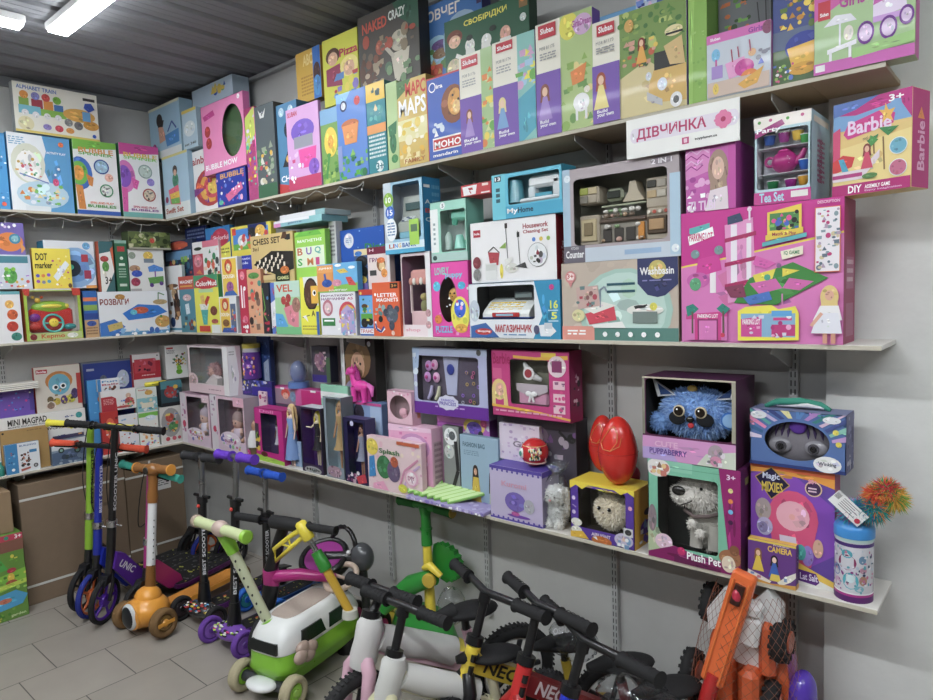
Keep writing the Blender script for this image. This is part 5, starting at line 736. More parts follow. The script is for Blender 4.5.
f4 = Lb(7, 41, 446, H1, .205, .02, 'building_blocks_box', 'small white and blue box with brown truck models, frontmost at the left', 'toy box', 'e8ecf0', '4a80b0', a='r 0 0 .36 1 3a88c0;s 3 .05 .15 .3 .7 12 .03 7ab8e0 b05a4a 2a5a8a;o .2 .86 .05 fff;t .42 .06 .92 .12 5a7aa8 BUILDING;r .7 .26 .92 .36 3a8ac0;s 5 .44 .3 .72 .75 26 .035 6a3a2a 8a4a2a 3a2a22 c86a4a;o .48 .76 .05 333;o .64 .76 .05 333;o .86 .82 .07 444;o .86 .82 .04 aaa;p b85a4a .42 .88 .7 .84 .7 .9 .42 .96')
f5 = Lb(53, 90, 442, H1, .2, .04, 'toy_car_box', 'grey blue box with dark toy car wheels under the orange scooter grip', 'toy box', '8a9cb4', '5a6a80', a='r 0 0 1 .4 d8dce0;p 5a7090 0 .5 .5 .4 1 .45 1 1 0 1;o .25 .42 .08 2a3a34;o .25 .42 .04 8ab8a8;o .68 .5 .09 2a3a34;o .68 .5 .05 6a9a8a;o .38 .72 .07 3a4a50;s 3 0 .6 1 1 20 .05 7a90a8 3a4a60 a8b8c8')
f6 = Lb(42, 87, 368, H1, .1, .03, 'baby_toy_box', 'cream box with a blue octopus wearing orange headphones', 'toy box', 'd8d0c4', 'b8322a', vb=413, sa='r 0 0 1 1 c83a32', a='r .04 .06 .28 .15 b82a34;t .06 .08 .26 .13 fff hola;e .52 .34 .3 .22 c8803a;e .52 .38 .24 .2 d0a060;e .52 .42 .24 .24 6ab0c8;o .43 .48 .07 f0f4f4;o .6 .46 .07 f0f4f4;o .44 .48 .04 111;o .6 .46 .04 111;p e88a3a .5 .54 .56 .54 .53 .6;e .3 .75 .07 .08 6a5a3a;e .44 .8 .08 .08 c8b03a;e .6 .78 .08 .1 5a3a7a;e .76 .76 .09 .1 c8c03a;e .84 .66 .08 .12 4a3a6a;o .3 .88 .11 d8ccc0;o .3 .88 .08 8a7060;r .9 .2 1 .9 b83a34;s 3 .25 .65 .85 .85 14 .03 3a3a2a e8d85a 5a4a8a 8a7a5a')
f7 = Lb(-8, 40, 393, H1, .09, .03, 'activity_board', 'purple activity board with pink and blue shapes under the stacked magazines', 'toy', '7a5ac0', '4a3a80', vb=416, a='s 3 .05 .1 .95 .95 26 .025 e84a9a 5a9ae8 b08ae0 4a3a9a;r .9 0 1 1 5a4aa0;o .92 .2 .02 fff')
for i, (c_, w_, n_) in enumerate((('8a6a4a', .0, 'brown patterned'), ('3a4a44', .008, 'dark green'), ('b8b0a8', .004, 'grey'), ('d8d4cc', .014, 'white topmost'))):
    m = M(); m.box((.02+w_, -.17, 0), (.15, .09, .0085), c_, 'print', .001); m.box((.021+w_, -.169, .001), (.151, .089, .0075), 'e8e4dc', 'matte')
    art(m, ((.02+w_, .09, .0086), (0, -1, 0), (1, 0, 0)), .26, .13-w_, 's %d 0 0 1 1 14 .08 c85a3a e8a05a 5a7a6a e8e0d0 8a3a2a' % i)
    o = m.build('magazine', None, (0, solve_u('L', 20, .09, f7.top)[1]-.02, f7.top+.0005+i*.0092)); tag(o, '%s magazine in the small pile on the purple activity board' % n_, 'magazine', 'magazines on the activity board')
f8 = Lb(88, 148, 363, H1, .05, .03, 'carry_case', 'blue zip case with white clouds at the back of the lower shelf', 'case', '33489a', '5a5a66', vb=420, a='r 0 0 1 .03 7a8290;r 0 0 .03 1 7a8290;r .97 0 1 1 7a8290;e .66 .35 .1 .16 c8d4e8;e .62 .4 .14 .1 c8d4e8;e .34 .34 .06 .09 6a7080;e .42 .56 .1 .09 b8c8dc;p d8e0e8 .72 .68 .92 .4 .96 .9 .78 .9;e .9 .3 .04 .16 c8c8d8;p b8a8a0 .78 .26 .86 .2 .88 .34;r .08 .12 .2 .16 b8c0d8;e .2 .5 .04 .08 8a6a5a;p 1a3a4a 0 .72 .4 .62 .7 .9 .4 1 0 1')
f9 = Lb(93, 118, 381, H1, .1, .025, 'toy_box', 'light blue card with an orange fish, left of the red toddler toy box', 'toy box', '4a9ad8', '2a78b8', vb=430, a='e .55 .4 .2 .08 e8863a;r 0 .8 1 1 3a88c8;s 3 .1 .2 .9 .7 10 .06 7ac0f0 2a5aa8 e8e0d0')
f10 = Lb(104, 121, 413, H1, .17, .025, 'toy_box', 'red windowed box behind the scooter handlebars', 'toy box', 'c0302c', '8a2020', a='e .5 .4 .3 .25 e86a4a;s 3 .1 .1 .9 .9 14 .08 e8e0e0 7a1a1a e8a04a')
f11 = Lb(102, 139, 392, [f10], .165, .03, 'baby_toy_box', 'white box with a baby playing beside a red rounded panel', 'toy box', 'e8e6e6', 'c8c0bc', a='p b82a38 0 .3 .3 .28 .42 .4 .44 1 0 1;w .06 .4 .36 .7 4 e8a8a8;e .78 .34 .08 .13 d8b8a0;e .8 .62 .14 .2 b84a4a;p e8c8b0 .7 .7 .9 .7 .94 .86 .6 .86;s 3 .5 .55 .98 .92 18 .03 c85a4a 4aa860 e8c85a 5a8ad8;e .6 .86 .22 .06 c84a4a')
f12 = Lb(98, 120, 380, [f11], .163, .02, 'toy_box', 'little white box with brown balls, on the red and white toddler toy box', 'toy box', 'e4e8ec', 'b0b8c0', a='t .2 .14 .9 .3 3a8ac0 Fun;t .2 .4 .95 .55 b83a5a Balls;s 3 .2 .62 .9 .9 10 .06 6a3a2a c85a3a 8a8a8a;p 3a88c8 0 0 .15 0 .15 1 0 1')
f13 = Lb(121, 140, 416, H1, .17, .02, 'toy_box', 'white box with small red pictures behind the black handlebar', 'toy box', 'e4e4e8', 'b8b8bc', a='s 3 .05 .1 .95 .9 22 .06 c83a3a 4a4a5a e8b84a 8ab8d8')
f14 = Lb(141, 160, 414, H1, .175, .03, 'baby_toy_box', 'white box with green rim and pastel toys, under the other pastel box', 'toy box', 'e8e8e0', 'a8b8a0', a='r 0 0 1 .12 7ac84a;e .6 .16 .3 .08 d8e8f0;s 3 .1 .3 .95 .95 20 .07 e8c8a0 7ab8a8 e8a04a d85a4a 8a8ad8')
f15 = Lb(138, 158, 389, [f14], .174, .03, 'baby_toy_box', 'pastel box with a little blue house picture above the green rimmed box', 'toy box', 'dfe4dc', 'a8c0b8', a='r .0 .4 1 .95 8ac4cc;t .1 .05 .6 .12 c85a5a baby;e .6 .2 .2 .1 d8a84a;s 3 .1 .3 .95 .9 22 .07 e8d8b0 5aa88a e8a05a 4a8ab8 e8e8e8;r .2 .6 .8 .8 e8e0c8')
f16 = Lb(162, 183, 408, H1, .185, .1, 'baby_toy_box', 'white box with a round grey window of red and green rattles', 'toy box', 'd4d2cc', 'a8a8a4', a='e .5 .44 .46 .4 9a9a98;e .45 .3 .2 .12 b84a3a;e .6 .55 .22 .12 4a8a4a;s 3 .2 .2 .85 .7 16 .07 d8704a 3a6a4a 6a8ac8 e8c85a;o .3 .88 .1 b83a4a;o .6 .88 .1 c85a6a;o .84 .88 .08 b84a5a')
f17 = Lb(162, 183, 382, [f16], .184, .1, 'baby_toy_box', 'dark teal box with a red and yellow toy, above the rattle box', 'toy box', '2a4a54', '1a2a30', a='r .0 .0 1 .3 4a8a94;e .45 .45 .3 .22 a83a3a;e .7 .25 .12 .08 e8b83a;r 0 .85 1 1 181c20;s 3 .1 .2 .9 .7 10 .06 5a8a9a 8a2a3a')
f18 = Lb(139, 166, 355, H1, .1, .03, 'baby_toy_box', 'red and white box with dark red berries, behind the yellow roll', 'toy box', 'e0dcdc', 'b03038', vb=380, a='r 0 .3 1 1 b82234;r .06 .2 .82 .75 c84050;s 3 .08 .22 .8 .7 16 .05 7a1a3a d8708a 3a1a2a;w .3 .84 .8 .92 1 e8c8c8;o .9 .1 .03 666')
f19 = Lb(167, 190, 346, [f17], .1, .09, 'tree_toy_box', 'white box with a little multicoloured tree picture', 'toy box', 'f2f2f0', 'c8c8c4', a='r .06 .06 .34 .11 c84a4a;w .06 .14 .4 .26 3 888;b .05 5a4a2a .55 .85 .55 .4;b .03 5a4a2a .55 .6 .3 .4;b .03 5a4a2a .55 .55 .8 .4;e .55 .8 .14 .08 6ab02a;e .55 .68 .1 .08 8ac83a;s 3 .3 .25 .85 .6 26 .045 3a8a4a 8a3a4a e8a03a 2a4a3a c8c83a')
m = M(); P = solve_u('L', 156, .15, f15.top)
m.tube([(0, -.065, 0), (0, -.06, 0), (0, .06, 0), (0, .065, 0)], [.008, .014, .014, .008], 'f0e010', 'plastic', 14); m.tube([(.0142, -.03, 0), (.0142, .035, 0)], .002, '3a3a1a', 'plastic', 6)
tag(m.build('craft_roll', None, (.15, P[1], f15.top+.0145)), 'bright yellow roll lying on the pastel boxes of the lower shelf', 'roll')
m = M(); m.tube([(0,0,0), (0,0,.045), (0,0,.055), (0,0,.07)], [.017, .018, .008, .008], '2a8a7a', 'plastic', 14); P = solve_u('L', 1, .19, H1)
tag(m.build('glue_bottle', None, tuple(P)), 'small green bottle at the left edge of the picture on the lower shelf', 'bottle')
# ================================================================ LOWER SHELF, right wall
def doll(P, hgt, hair, skin, dress, label, name='fashion_doll', rz=0., long=1., pose=0, group=None, hat=None, cat='doll'):
    o = empty(name, tuple(P), label, cat, group, rz); h = hgt
    m = M()
    for s in (-1, 1):
        m.tube([(s*.028*h, 0, 0), (s*.032*h, 0, .25*h), (s*.03*h, 0, .48*h)], [.014*h, .02*h, .03*h], skin, 'plastic', 8)
        if pose and s < 0: ar = [(s*.07*h, 0, .79*h), (s*.13*h, -.05*h, .7*h), (s*.22*h, -.1*h, .72*h)]
        else: ar = [(s*.07*h, 0, .79*h), (s*.11*h, -.01*h, .62*h), (s*.12*h, -.05*h, .46*h)]
        m.tube(ar, [.018*h, .016*h, .012*h], skin, 'plastic', 8)
    m.tube([(0,0,.45*h), (0,0,.55*h), (0,0,.65*h), (0,0,.8*h), (0,0,.84*h), (0,0,.88*h)], [.06*h, .065*h, .045*h, .07*h, .02*h, .02*h], skin, 'plastic', 12)
    m.ell((0, 0, .925*h), (.052*h, .05*h, .07*h), skin, 'plastic', 14, 10)
    m.ell((0, -.05*h, .915*h), .009*h, skin, 'plastic', 6, 5)
    m.build('body', o)
    m = M()
    for s in (-1, 1): m.ell((s*.02*h, -.047*h, .93*h), (.01*h, .005*h, .009*h), '222', 'plastic', 8, 6)
    m.ell((0, -.049*h, .89*h), (.012*h, .004*h, .005*h), 'c84a5a', 'plastic', 8, 6); m.build('face', o)
    m = M(); m.ell((0, .02*h, .945*h), (.066*h, .06*h, .075*h), hair, 'fur', 14, 10)
    for i in range(9):
        x = (i-4)*.014*h; m.tube([(x, .045*h, .96*h), (x*1.35, .055*h, .8*h), (x*1.5, .04*h, (.88-.3*long)*h)], [.018*h, .018*h, .006*h], hair, 'fur', 6)
    for s in (-1, 1): m.tube([(s*.055*h, 0, .96*h), (s*.075*h, -.01*h, .86*h), (s*.08*h, -.02*h, (.86-.25*long)*h)], [.018*h, .02*h, .006*h], hair, 'fur', 6)
    m.build('hair', o)
    m = M(); m.tube([(0,0,.12*h if long > .9 else .3*h), (0,0,.35*h), (0,0,.5*h), (0,0,.64*h), (0,0,.78*h), (0,0,.81*h)], [.13*h, .1*h, .072*h, .053*h, .077*h, .06*h], dress, 'matte', 14, caps=False); m.build('dress', o)
    if hat: m = M(); m.tube([(0,0,.98*h), (0,0,1.04*h)], [.07*h, .04*h], hat, 'matte', 12); m.build('hat', o)
    return o
def babydoll(r, x, z, s, hat, cloth, label, skin='d8b0a0'):
    P = inbox(r, x, .045, z); o = empty('baby_doll', tuple(P), label, 'doll'); o.scale = (.8, .75, 1)
    m = M(); m.ell((0, 0, s*.62), (s*.27, s*.22, s*.27), skin, 'plastic'); m.ell((0, -.21*s, s*.57), s*.03, skin)
    for q in (-1, 1): m.tube([(q*.2*s, 0, .35*s), (q*.36*s, -.1*s, .25*s)], [.08*s, .07*s], skin, 'plastic', 8); m.tube([(q*.12*s, -.05*s, .08*s), (q*.2*s, -.25*s, .06*s)], [.1*s, .08*s], skin, 'plastic', 8)
    m.build('body', o)
    m = M(); m.ell((0, .0, s*.22), (s*.27, s*.2, s*.28), cloth, 'matte'); m.build('romper', o)
    m = M(); m.ell((0, .04*s, s*.72), (s*.31, s*.25, s*.24), hat, 'matte'); m.ell((0, .05*s, s*.98), s*.07, hat, 'fur'); m.build('hat', o)
    m = M()
    for q in (-1, 1): m.ell((q*.1*s, -.2*s, s*.6), (.035*s, .02*s, .03*s), '2a2a3a')
    m.ell((0, -.215*s, s*.5), (.04*s, .015*s, .015*s), 'c86a6a'); m.build('face', o)
    return o
h1 = Rb(183, 212, 392, H1, .209, .12, 'baby_doll_box', 'pink and white baby doll carton at the corner end of the lower shelf', 'toy box', 'e8c8d8', 'c8a0b8', win=(.58, .42, .36, .36, 'r'), inner='8a7484', a='r 0 0 .2 1 e4dce4;s 3 .02 .05 .18 .8 10 .03 b86a9a c8a0c0 6a4a6a;o .11 .62 .06 d83a6a;p f0d0dc .76 0 1 0 1 .14 .76 .14;r .2 .8 1 1 e0c8dc;e .5 .78 .3 .12 ecdcec;s 5 .25 .72 .8 .9 14 .03 d8a04a 8ac88a c84a8a 6a6ab8;t .35 .78 .65 .84 a85a90 Baby')
h2 = Rb(213, 247, 394, H1, .209, .12, 'baby_doll_box', 'second pink and white baby doll carton with a see-through side', 'toy box', 'e8c8d8', 'a89aa4', win=(.6, .42, .36, .36, 'r'), inner='8a7484', a='r 0 0 .2 1 e4dce4;s 4 .02 .05 .18 .8 10 .03 b86a9a c8a0c0 6a4a6a;o .11 .62 .05 d83a6a;r .2 .8 1 1 e0c8dc;e .56 .76 .3 .14 ecdcec;s 6 .3 .7 .85 .92 14 .03 d8a04a 8ac88a c84a8a 6a6ab8;t .4 .77 .72 .83 a85a90 Baby;p f0b8cc .7 0 1 0 1 .16 .7 .16')
babydoll(h1, .6, .2, h1.h*.55, 'b8a8b8', 'e0d8e8', 'baby doll with a grey bonnet in the corner carton')
babydoll(h2, .6, .2, h2.h*.55, 'a89494', 'd8c8d8', 'baby doll with a brown bonnet in the second carton')
h3 = Rb(190, 230, 345, [h1, h2], .2, .13, 'baby_doll_box', 'large pale pink baby doll box with a clear front, above the two cartons', 'toy box', 'e4d4d8', 'd8c0c8', win=(.47, .42, .42, .38, 'r'), inner='848a88', sa='p f0eef0 0 0 .6 0 .8 .6 .6 1 0 1;w .1 .1 .5 .2 2 aaa', a='e .1 .75 .14 .16 e8d0d4;e .1 .75 .1 .11 c8a8a8;r 0 .82 1 1 e8ccd4;w .5 .9 .8 .94 1 b08a98;r .88 0 1 1 eceaec')
P = inbox(h3, .45, .06, .22); o = empty('swaddled_baby_doll', tuple(P), 'baby doll wrapped in pink fluffy fabric in the large pale box', 'doll'); o.scale = (.85, .85, .85)
m = M(); m.ell((0, 0, .075), (.06, .035, .05), 'b08a8a', 'fur'); m.fur((0, 0, .075), (.06, .035, .05), 500, .02, ['b89090', 'a87c7c', 'c8a0a0'], 4); m.build('fluffy_hood', o)
m = M(); m.ell((.0, -.025, .07), (.03, .02, .03), 'd8aa9a', 'plastic'); m.build('head', o)
m = M(); m.prism([(-.075, -.01), (.08, -.02), (.09, .03), (.03, .055), (-.03, .02)], ((0, .0, 0), (1,0,0), (0,0,1)), .04, 'e0d4d4', 'matte'); m.build('blanket', o)
# items right of the big doll box
P = solve_u('R', 257, .1, h3.z0+.02); zt = H1
h4 = Rb(238, 276, 378, H1, .12, .1, 'display_tray', 'dark blue sparkly tray box holding the purple jar', 'toy box', '2a2a7a', '1a1a5a', vb=392, a='s 3 0 0 1 1 50 .03 8a8ad8 4a5ac8 c8c8e8 e8d85a 5a2a9a;r .5 .4 1 1 34209a')
m = M(); m.tube([(0,0,0), (0,0,.004), (0,0,.085)], [.026, .028, .028], '6a3aa0', 'film' if False else 'plastic', 20)
for i in range(60):
    a_ = R_.uniform(3.4, 6.0); z_ = R_.uniform(.01, .075); q = R_.uniform(.003, .007); m.ell((.0275*math.cos(a_), .0275*math.sin(a_), z_), (q*.6, q*.6, q), R_.choice(('b86ad8', '3a2a8a', 'e8a05a', 'd84a9a', 'f0d8f0', '8a5ae0')), 'print', 6, 4)
P = solve_u('R', 253, .085, h4.top+.001); o = empty('toy_jar', tuple(P), 'purple patterned jar with a yellow lid beside the large doll box', 'jar'); m.build('jar_body', o)
o.scale = (1.75, 1.75, 1.75)
m = M(); m.tube([(0,0,.098), (0,0,.112)], .0285, 'c8b83a', 'plastic', 20); m.tube([(0,0,.0855), (0,0,.0975)], .0265, 'c8c8d8', 'plastic', 20); m.build('lid', o)
h5 = Rb(263, 276, 336, H1, .04, .03, 'gift_bag', 'tall blue sparkly gift bag behind the purple jar', 'gift bag', '2a4a8a', '1a2a5a', vb=380, a='s 3 0 0 1 .5 20 .05 4a6ab8 1a2a5a 6a8ad0;p b8c8e0 .5 .6 .9 .5 .9 1 .5 1')
# third baby doll in white between the cartons and the magenta box
m_ = empty('baby_doll', tuple(solve_u('R', 255, .165, H1)), 'baby doll in a white shirt leaning between carton and magenta box', 'doll')
m = M(); m.ell((-.01, .02, .16), (.03, .028, .033), 'b88a70', 'plastic'); m.tube([(-.01, 0, .13), (-.03, -.03, .1), (-.05, -.04, .08)], [.014, .012, .01], 'c89a80', 'plastic', 8); m.tube([(.0, .0, .0), (.0, 0, .06)], [.03, .03], '6a5a3a', 'matte', 12); m.build('body', m_)
m = M(); m.tube([(0,0,.05), (0,0,.09), (-.005,.005,.135)], [.036, .034, .02], 'dcdcdc', 'matte', 14); m.build('shirt', m_)
m = M(); m.ell((-.005, .03, .175), (.03, .026, .025), '4a3a30', 'fur'); m.build('hair', m_)
m = M(); m.prism([(.04*math.cos(i*.524)*(1+.12*(i % 2)), .02*math.sin(i*.524)*(1+.2*(i % 2))) for i in range(12)], ((0,0,.03), (1,0,0), (0,0,1)), .003, 'd03a90', 'print')
art(m, ((-.03, -.0032, .038), (1,0,0), (0,0,-1)), .06, .016, 't .05 .1 .95 .9 f0b8e0 Beauty')
tag(m.build('name_card', None, tuple(solve_u('R', 247, .2, H1)+np.array([0, 0, -.008]))), 'pink cloud shaped card at the foot of the baby doll carton', 'card')
h6 = Rb(257, 285, 407, H1, .209, .09, 'fashion_doll_box', 'magenta framed doll box with a lime green foot', 'toy box', 'd01a8c', 'b8207c', win=(.52, .45, .3, .36, 'r'), inner='5a4a7a', a='r 0 .3 .14 .8 4a3a4a;s 3 0 .4 .15 .8 12 .05 e8c83a 8ac83a 2a2a2a;t .2 .02 .7 .08 f088c8 Doll;p a8d83a 0 .88 1 .93 1 1 0 1;e .3 .86 .12 .05 6a2a2a')
doll(inbox(h6, .6, .04, .14), h6.h*.66, '3a3030', '6a4a3a', 'b8b8c0', 'dark haired doll in a grey outfit inside the magenta box', long=.5)
h7b = Rb(266, 322, 401, H1, .1, .07, 'toy_box', 'dark lilac box mostly hidden behind the standing doll boxes', 'toy box', '5a4a62', '3a3040')
h7 = Rb(272, 322, 386, h7b, .1, .07, 'doll_display_box', 'wide pink box with a red haired mini doll, at the back', 'toy box', 'd060a0', 'b82a80', a='r .02 .1 .5 .98 9a8494;e .3 .35 .09 .28 d84a3a;e .3 .5 .06 .2 e8b098;r .62 .05 1 1 c81a78;r .2 .0 .28 .12 f0f0f0;r .8 0 .9 .12 f0f0f0;e .45 .5 .06 .3 7a9ab8')
h8 = Rb(262, 272, 391, H1, .13, .02, 'toy_box', 'tiny pale pink box beside the red haired mini doll', 'toy box', 'e8d0d8', 'c8a0b0', vb=402, a='o .25 .5 .16 c8286a;s 3 .4 .1 1 .9 9 .1 b86a9a 8a5a8a')
doll(solve_u('R', 294, .18, H1), .31, 'd8b880', 'e8c4b0', '7a9ad0', 'blonde doll with a long braid and pale blue gown, outside the boxes', long=1.)
h9 = Rb(290, 302, 440, H1, .1735, .012, 'doll_backing_card', 'pale blue backing card behind the blonde gown doll', 'card', '9ab4d4', '7a94b4', a='e .35 .3 .22 .2 d0a890;p 8aa8d0 .1 .5 .6 .5 .7 1 .05 1;s 3 .1 .1 .9 .9 12 .07 b8c8e0 6a8ab8')
h10 = Rb(303, 324, 406, H1, .208, .08, 'fashion_doll_box', 'purple backed doll box with a yellow haired doll in black', 'toy box', '3a2a4a', '3a3440', win=(.5, .45, .46, .42, 'r'), inner='4a2a6a', top='c8d0d8', a='e .5 .96 .4 .06 a8a8a8;t .2 .93 .8 .98 222 High')
doll(inbox(h10, .55, .035, .1), h10.h*.82, 'd8c820', 'e8d8b8', '1e1c24', 'yellow haired doll in a long black gown with one arm out', pose=1, long=.6)
h11 = Rb(327, 345, 396, H1, .205, .08, 'fashion_doll_box', 'grey clear sided doll box with a sandy haired doll', 'toy box', '8a98a4', '70787c', win=(.55, .44, .42, .42, 'r'), inner='9ab0bc', top='d8dcdc', a='e .45 .92 .4 .07 a88a98;s 3 .1 .86 .9 .98 12 .05 c8a8b8 6a4a5a')
doll(inbox(h11, .62, .035, .1), h11.h*.84, 'c8a060', 'c89870', 'a88a58', 'sandy haired doll in a tan dress in the clear sided box', long=.5)
h12 = Rb(346, 368, 417, H1, .209, .06, 'fashion_doll_box', 'navy doll box with a brown haired doll in a floral skirt', 'toy box', '1e1a4a', '4a4470', win=(.55, .45, .36, .4, 'r'), inner='2a2458', a='o .4 .08 .08 c8c8e8;s 3 .02 .82 .6 .98 14 .06 c8a8b8 e8e0e8 7a3a6a;p c83a4a .5 .9 .9 .82 .98 .95 .6 1')
doll(inbox(h12, .6, .03, .12), h12.h*.76, '5a3a2a', 'c89478', '8a90a8', 'brown haired doll with floral skirt in the navy box', long=.4)
h13 = Rb(348, 385, 400, H1, .12, .06, 'play_set_box', 'light blue play set box with white and dark mini figures behind the navy box', 'toy box', '8aa4d0', '6a84b0', vb=432, a='r 0 0 .2 .4 6aa0e0;r .7 .1 .98 .9 b0c8e8;e .4 .35 .14 .3 3a3444;e .75 .6 .1 .2 d8dce4;r .3 .6 .6 1 5a5a7a;p c84a90 .2 0 1 0 1 .08 .2 .08')
h14 = Rb(301, 324, 396, [h7], .06, .02, 'toy_box', 'teal topped box corner behind the yellow haired doll', 'toy box', '3a6a8a', '2a4a6a') if False else None
h15 = Rb(325, 352, 384, H1, .135, .06, 'gift_box', 'mint topped flat box under the brown haired doll head box', 'toy box', '8ac4a8', '7ab498', vb=398, a='r 0 .5 1 1 e0dcdc')
h16 = Rb(343, 377, 337, [h13], .085, .06, 'styling_head_box', 'black box with a long haired blond styling doll behind the pink pony', 'toy box', '2a2422', '1a1614', a='p e0e0e0 0 0 .1 0 .12 1 0 1;e .5 .35 .38 .32 8a6a44;e .5 .45 .2 .22 d8aa8a;o .42 .42 .03 222;o .58 .42 .03 222;p 8a6a44 .15 .4 .3 .4 .3 .8 .1 .8;e .5 .85 .4 .2 9a90b0;o .85 .1 .05 c8d0d8')
h17 = Rb(313, 331, 346, [h7, h15], .09, .05, 'mini_doll_box', 'dark purple mini doll box between the blue dome and the styling head', 'toy box', '4a4454', '2a2a3a', a='e .45 .4 .3 .25 a87a90;s 3 .15 .15 .8 .7 20 .08 c8a0a8 8a5a8a e8d0d8 5a5a5a;r 0 .8 .8 1 3a2a8a;r .8 .3 1 1 4a6a4a')
P = solve_u('R', 299, .065, h7.top+.001); o = empty('snow_globe', tuple(P), 'small translucent blue dome toy on the lower shelf', 'toy')
o.scale = (1.6, 1.6, 1.6)
m = M(); m.tube([(0,0,0), (0,0,.02)], [.035, .033], '5a7ab8', 'plastic', 20); m.build('base', o)
m = M(); m.ell((0,0,.05), (.026, .026, .038), '7a86b0', 'plastic'); m.fur((0,0,.045), (.02, .02, .03), 60, .008, ['8a9ad8', 'b8a0c0'], 3); m.build('figure', o)
m = M(); m.ell((0,0,.052), (.031, .031, .045), 'fff', 'film'); m.build('dome', o)
# pink pony
P = solve_u('R', 361, .11, h13.top+.001); o = empty('toy_pony', tuple(P), 'hot pink toy pony standing on the light blue play set box', 'toy')
o.scale = (1.35, 1.35, 1.35)
PK = 'e83aa8'; m = M(); m.ell((.005, 0, .052), (.038, .018, .02), PK, 'plastic')
for x in (-.022, .03):
    for y in (-.01, .01): m.tube([(x, y, 0), (x, y, .01), (x, y, .05)], [.011, .0085, .012], PK, 'plastic', 10)
m.tube([(-.022, 0, .055), (-.032, -.002, .085), (-.034, -.003, .1)], [.016, .012, .013], PK, 'plastic', 12); m.ell((-.037, -.006, .103), (.02, .015, .015), PK, 'plastic'); m.ell((-.052, -.008, .096), (.009, .009, .008), PK, 'plastic')
for y in (-.008, .006): m.tube([(-.03, y, .112), (-.028, y, .128)], [.005, .001], PK, 'plastic', 6)
m.build('body', o)
m = M()
for i in range(10): m.tube([(-.026+i*.001, .004-i*.001, .118-i*.004), (-.012+i*.001, .004, .1-i*.004), (-.012+i*.002, -.004, .07-i*.002)], [.005, .006, .002], 'a82a80', 'fur', 6)
m.build('mane', o)
m = M(); m.tube([(.04, 0, .06), (.058, 0, .05), (.06, 0, .02)], [.007, .01, .003], 'e86ac0', 'fur', 8); m.build('tail', o)
h18 = Rb(391, 434, 423, H1, .17, .1, 'girls_gift_box', 'large pale pink carton behind the craft kit box', 'toy box', 'e8a8cc', 'e4b4cc', sa='r .15 .2 .85 .9 c8a8b0;w .2 .22 .8 .85 8 9a7a8a', a='e .6 .3 .35 .2 c890c0;e .6 .3 .28 .15 e8c8e0;p f0c8e0 0 0 1 0 1 .06 0 .1;s 3 0 .1 1 .9 14 .03 f0d0e8 d878b0')
h19 = Rb(388, 413, 390, [h18], .165, .05, 'small_gift_box', 'small pale pink box with an oval window on top of the large pink carton', 'toy box', 'ecc0d0', 'e0b0c4', win=(.5, .48, .4, .36, 'e'), inner='b89aa0', sa='r .55 .6 .9 .8 e8a080', a='s 3 .02 .02 .98 .12 6 .03 e890b8 fff')
m = M(); m.ell((0, 0, .03), (.022, .014, .02), 'e8b0c0', 'fur'); m.ell((.01, 0, .014), (.018, .012, .012), 'd8a0b0', 'fur'); tag(m.build('pink_plush', None, tuple(inbox(h19, .5, .022, .12))), 'tiny pink plush behind the oval window', 'toy')
h20 = Rb(369, 423, 435, H1, .209, .03, 'craft_kit_box', 'pink and yellow slime craft kit box with green and brown hearts', 'toy box', 'e8ccd0', 'e0b8c4', a='s 9 0 0 1 1 40 .03 f0dcc8 e8b8c8 e8d8a0 d8a0b8;e .1 .2 .12 .16 e8d04a;p 3a8ac8 .04 .4 .14 .36 .16 .75 .02 .8;e .32 .55 .14 .22 3a7a4a;e .5 .6 .12 .2 6a5a7a;e .52 .42 .07 .1 b85a3a;t .24 .2 .62 .32 4a7a4a Splash;p f0a8c8 .1 .9 .3 .82 .4 .98 .1 1;b .03 d890b0 .95 .3 .7 .55 .6 .85;b .03 c8a8d0 .98 .4 .78 .6 .66 .9;e .82 .66 .12 .16 e8b0c8;e .82 .66 .09 .12 f0d8e0;t .76 .62 .88 .7 a85a80 DIY;r .58 .02 .98 .08 c8603a;e .66 .88 .08 .08 d8d83a;e .92 .92 .07 .07 8ac84a')
h20b = None
h21 = Rb(440, 492, 412, H1, .1, .08, 'toy_box', 'purple and pink box with a rainbow corner under the princess jewellery set', 'toy box', 'c06ac8', '8a4a9a', vb=440, a='r 0 0 1 .3 d888d0;e .72 .35 .2 .3 e8c85a;e .72 .4 .14 .22 7a5ac8;o .9 .2 .06 e85a9a;s 3 .2 .3 1 1 14 .04 3a3a44 d8d8e0 8a5ab8')
h22 = Rb(412, 489, 347, [h21], .15, .07, 'jewellery_set_box', 'lavender and silver boxed princess jewellery set with two dark windows', 'toy box', 'b4b8dc', '4a4458', win=(.47, .46, .42, .34, 'r'), inner='4a4254', a='r 0 0 1 .1 b0bcd8;p a8c0e0 0 0 .1 0 .08 .3 0 .4;s 3 0 .1 .05 .6 6 .03 d8e4f0;r 0 .82 1 1 6a2a9a;w .3 .86 .7 .9 1 c8a0e0;o .9 .05 .03 555')
o, w, h = inner(h22, 'toy_jewellery', 'pink bows, shoes and rings mounted in the jewellery set box')
m = M(); m.box((-w*.4, .03, h*.14), (w*.4, .034, h*.86), '5a5064', 'matte'); m.prism([(-w*.06, h*.3), (w*.06, h*.3), (w*.1, h*.86), (-w*.1, h*.86)], ((0, .029, 0), (1,0,0), (0,0,1)), .004, 'b8bcdc', 'print'); m.build('backing', o)
m = M(); m.ell((0, .022, h*.68), (w*.05, .004, h*.08), '2a3a9a', 'plastic'); m.build('blue_gem', o)
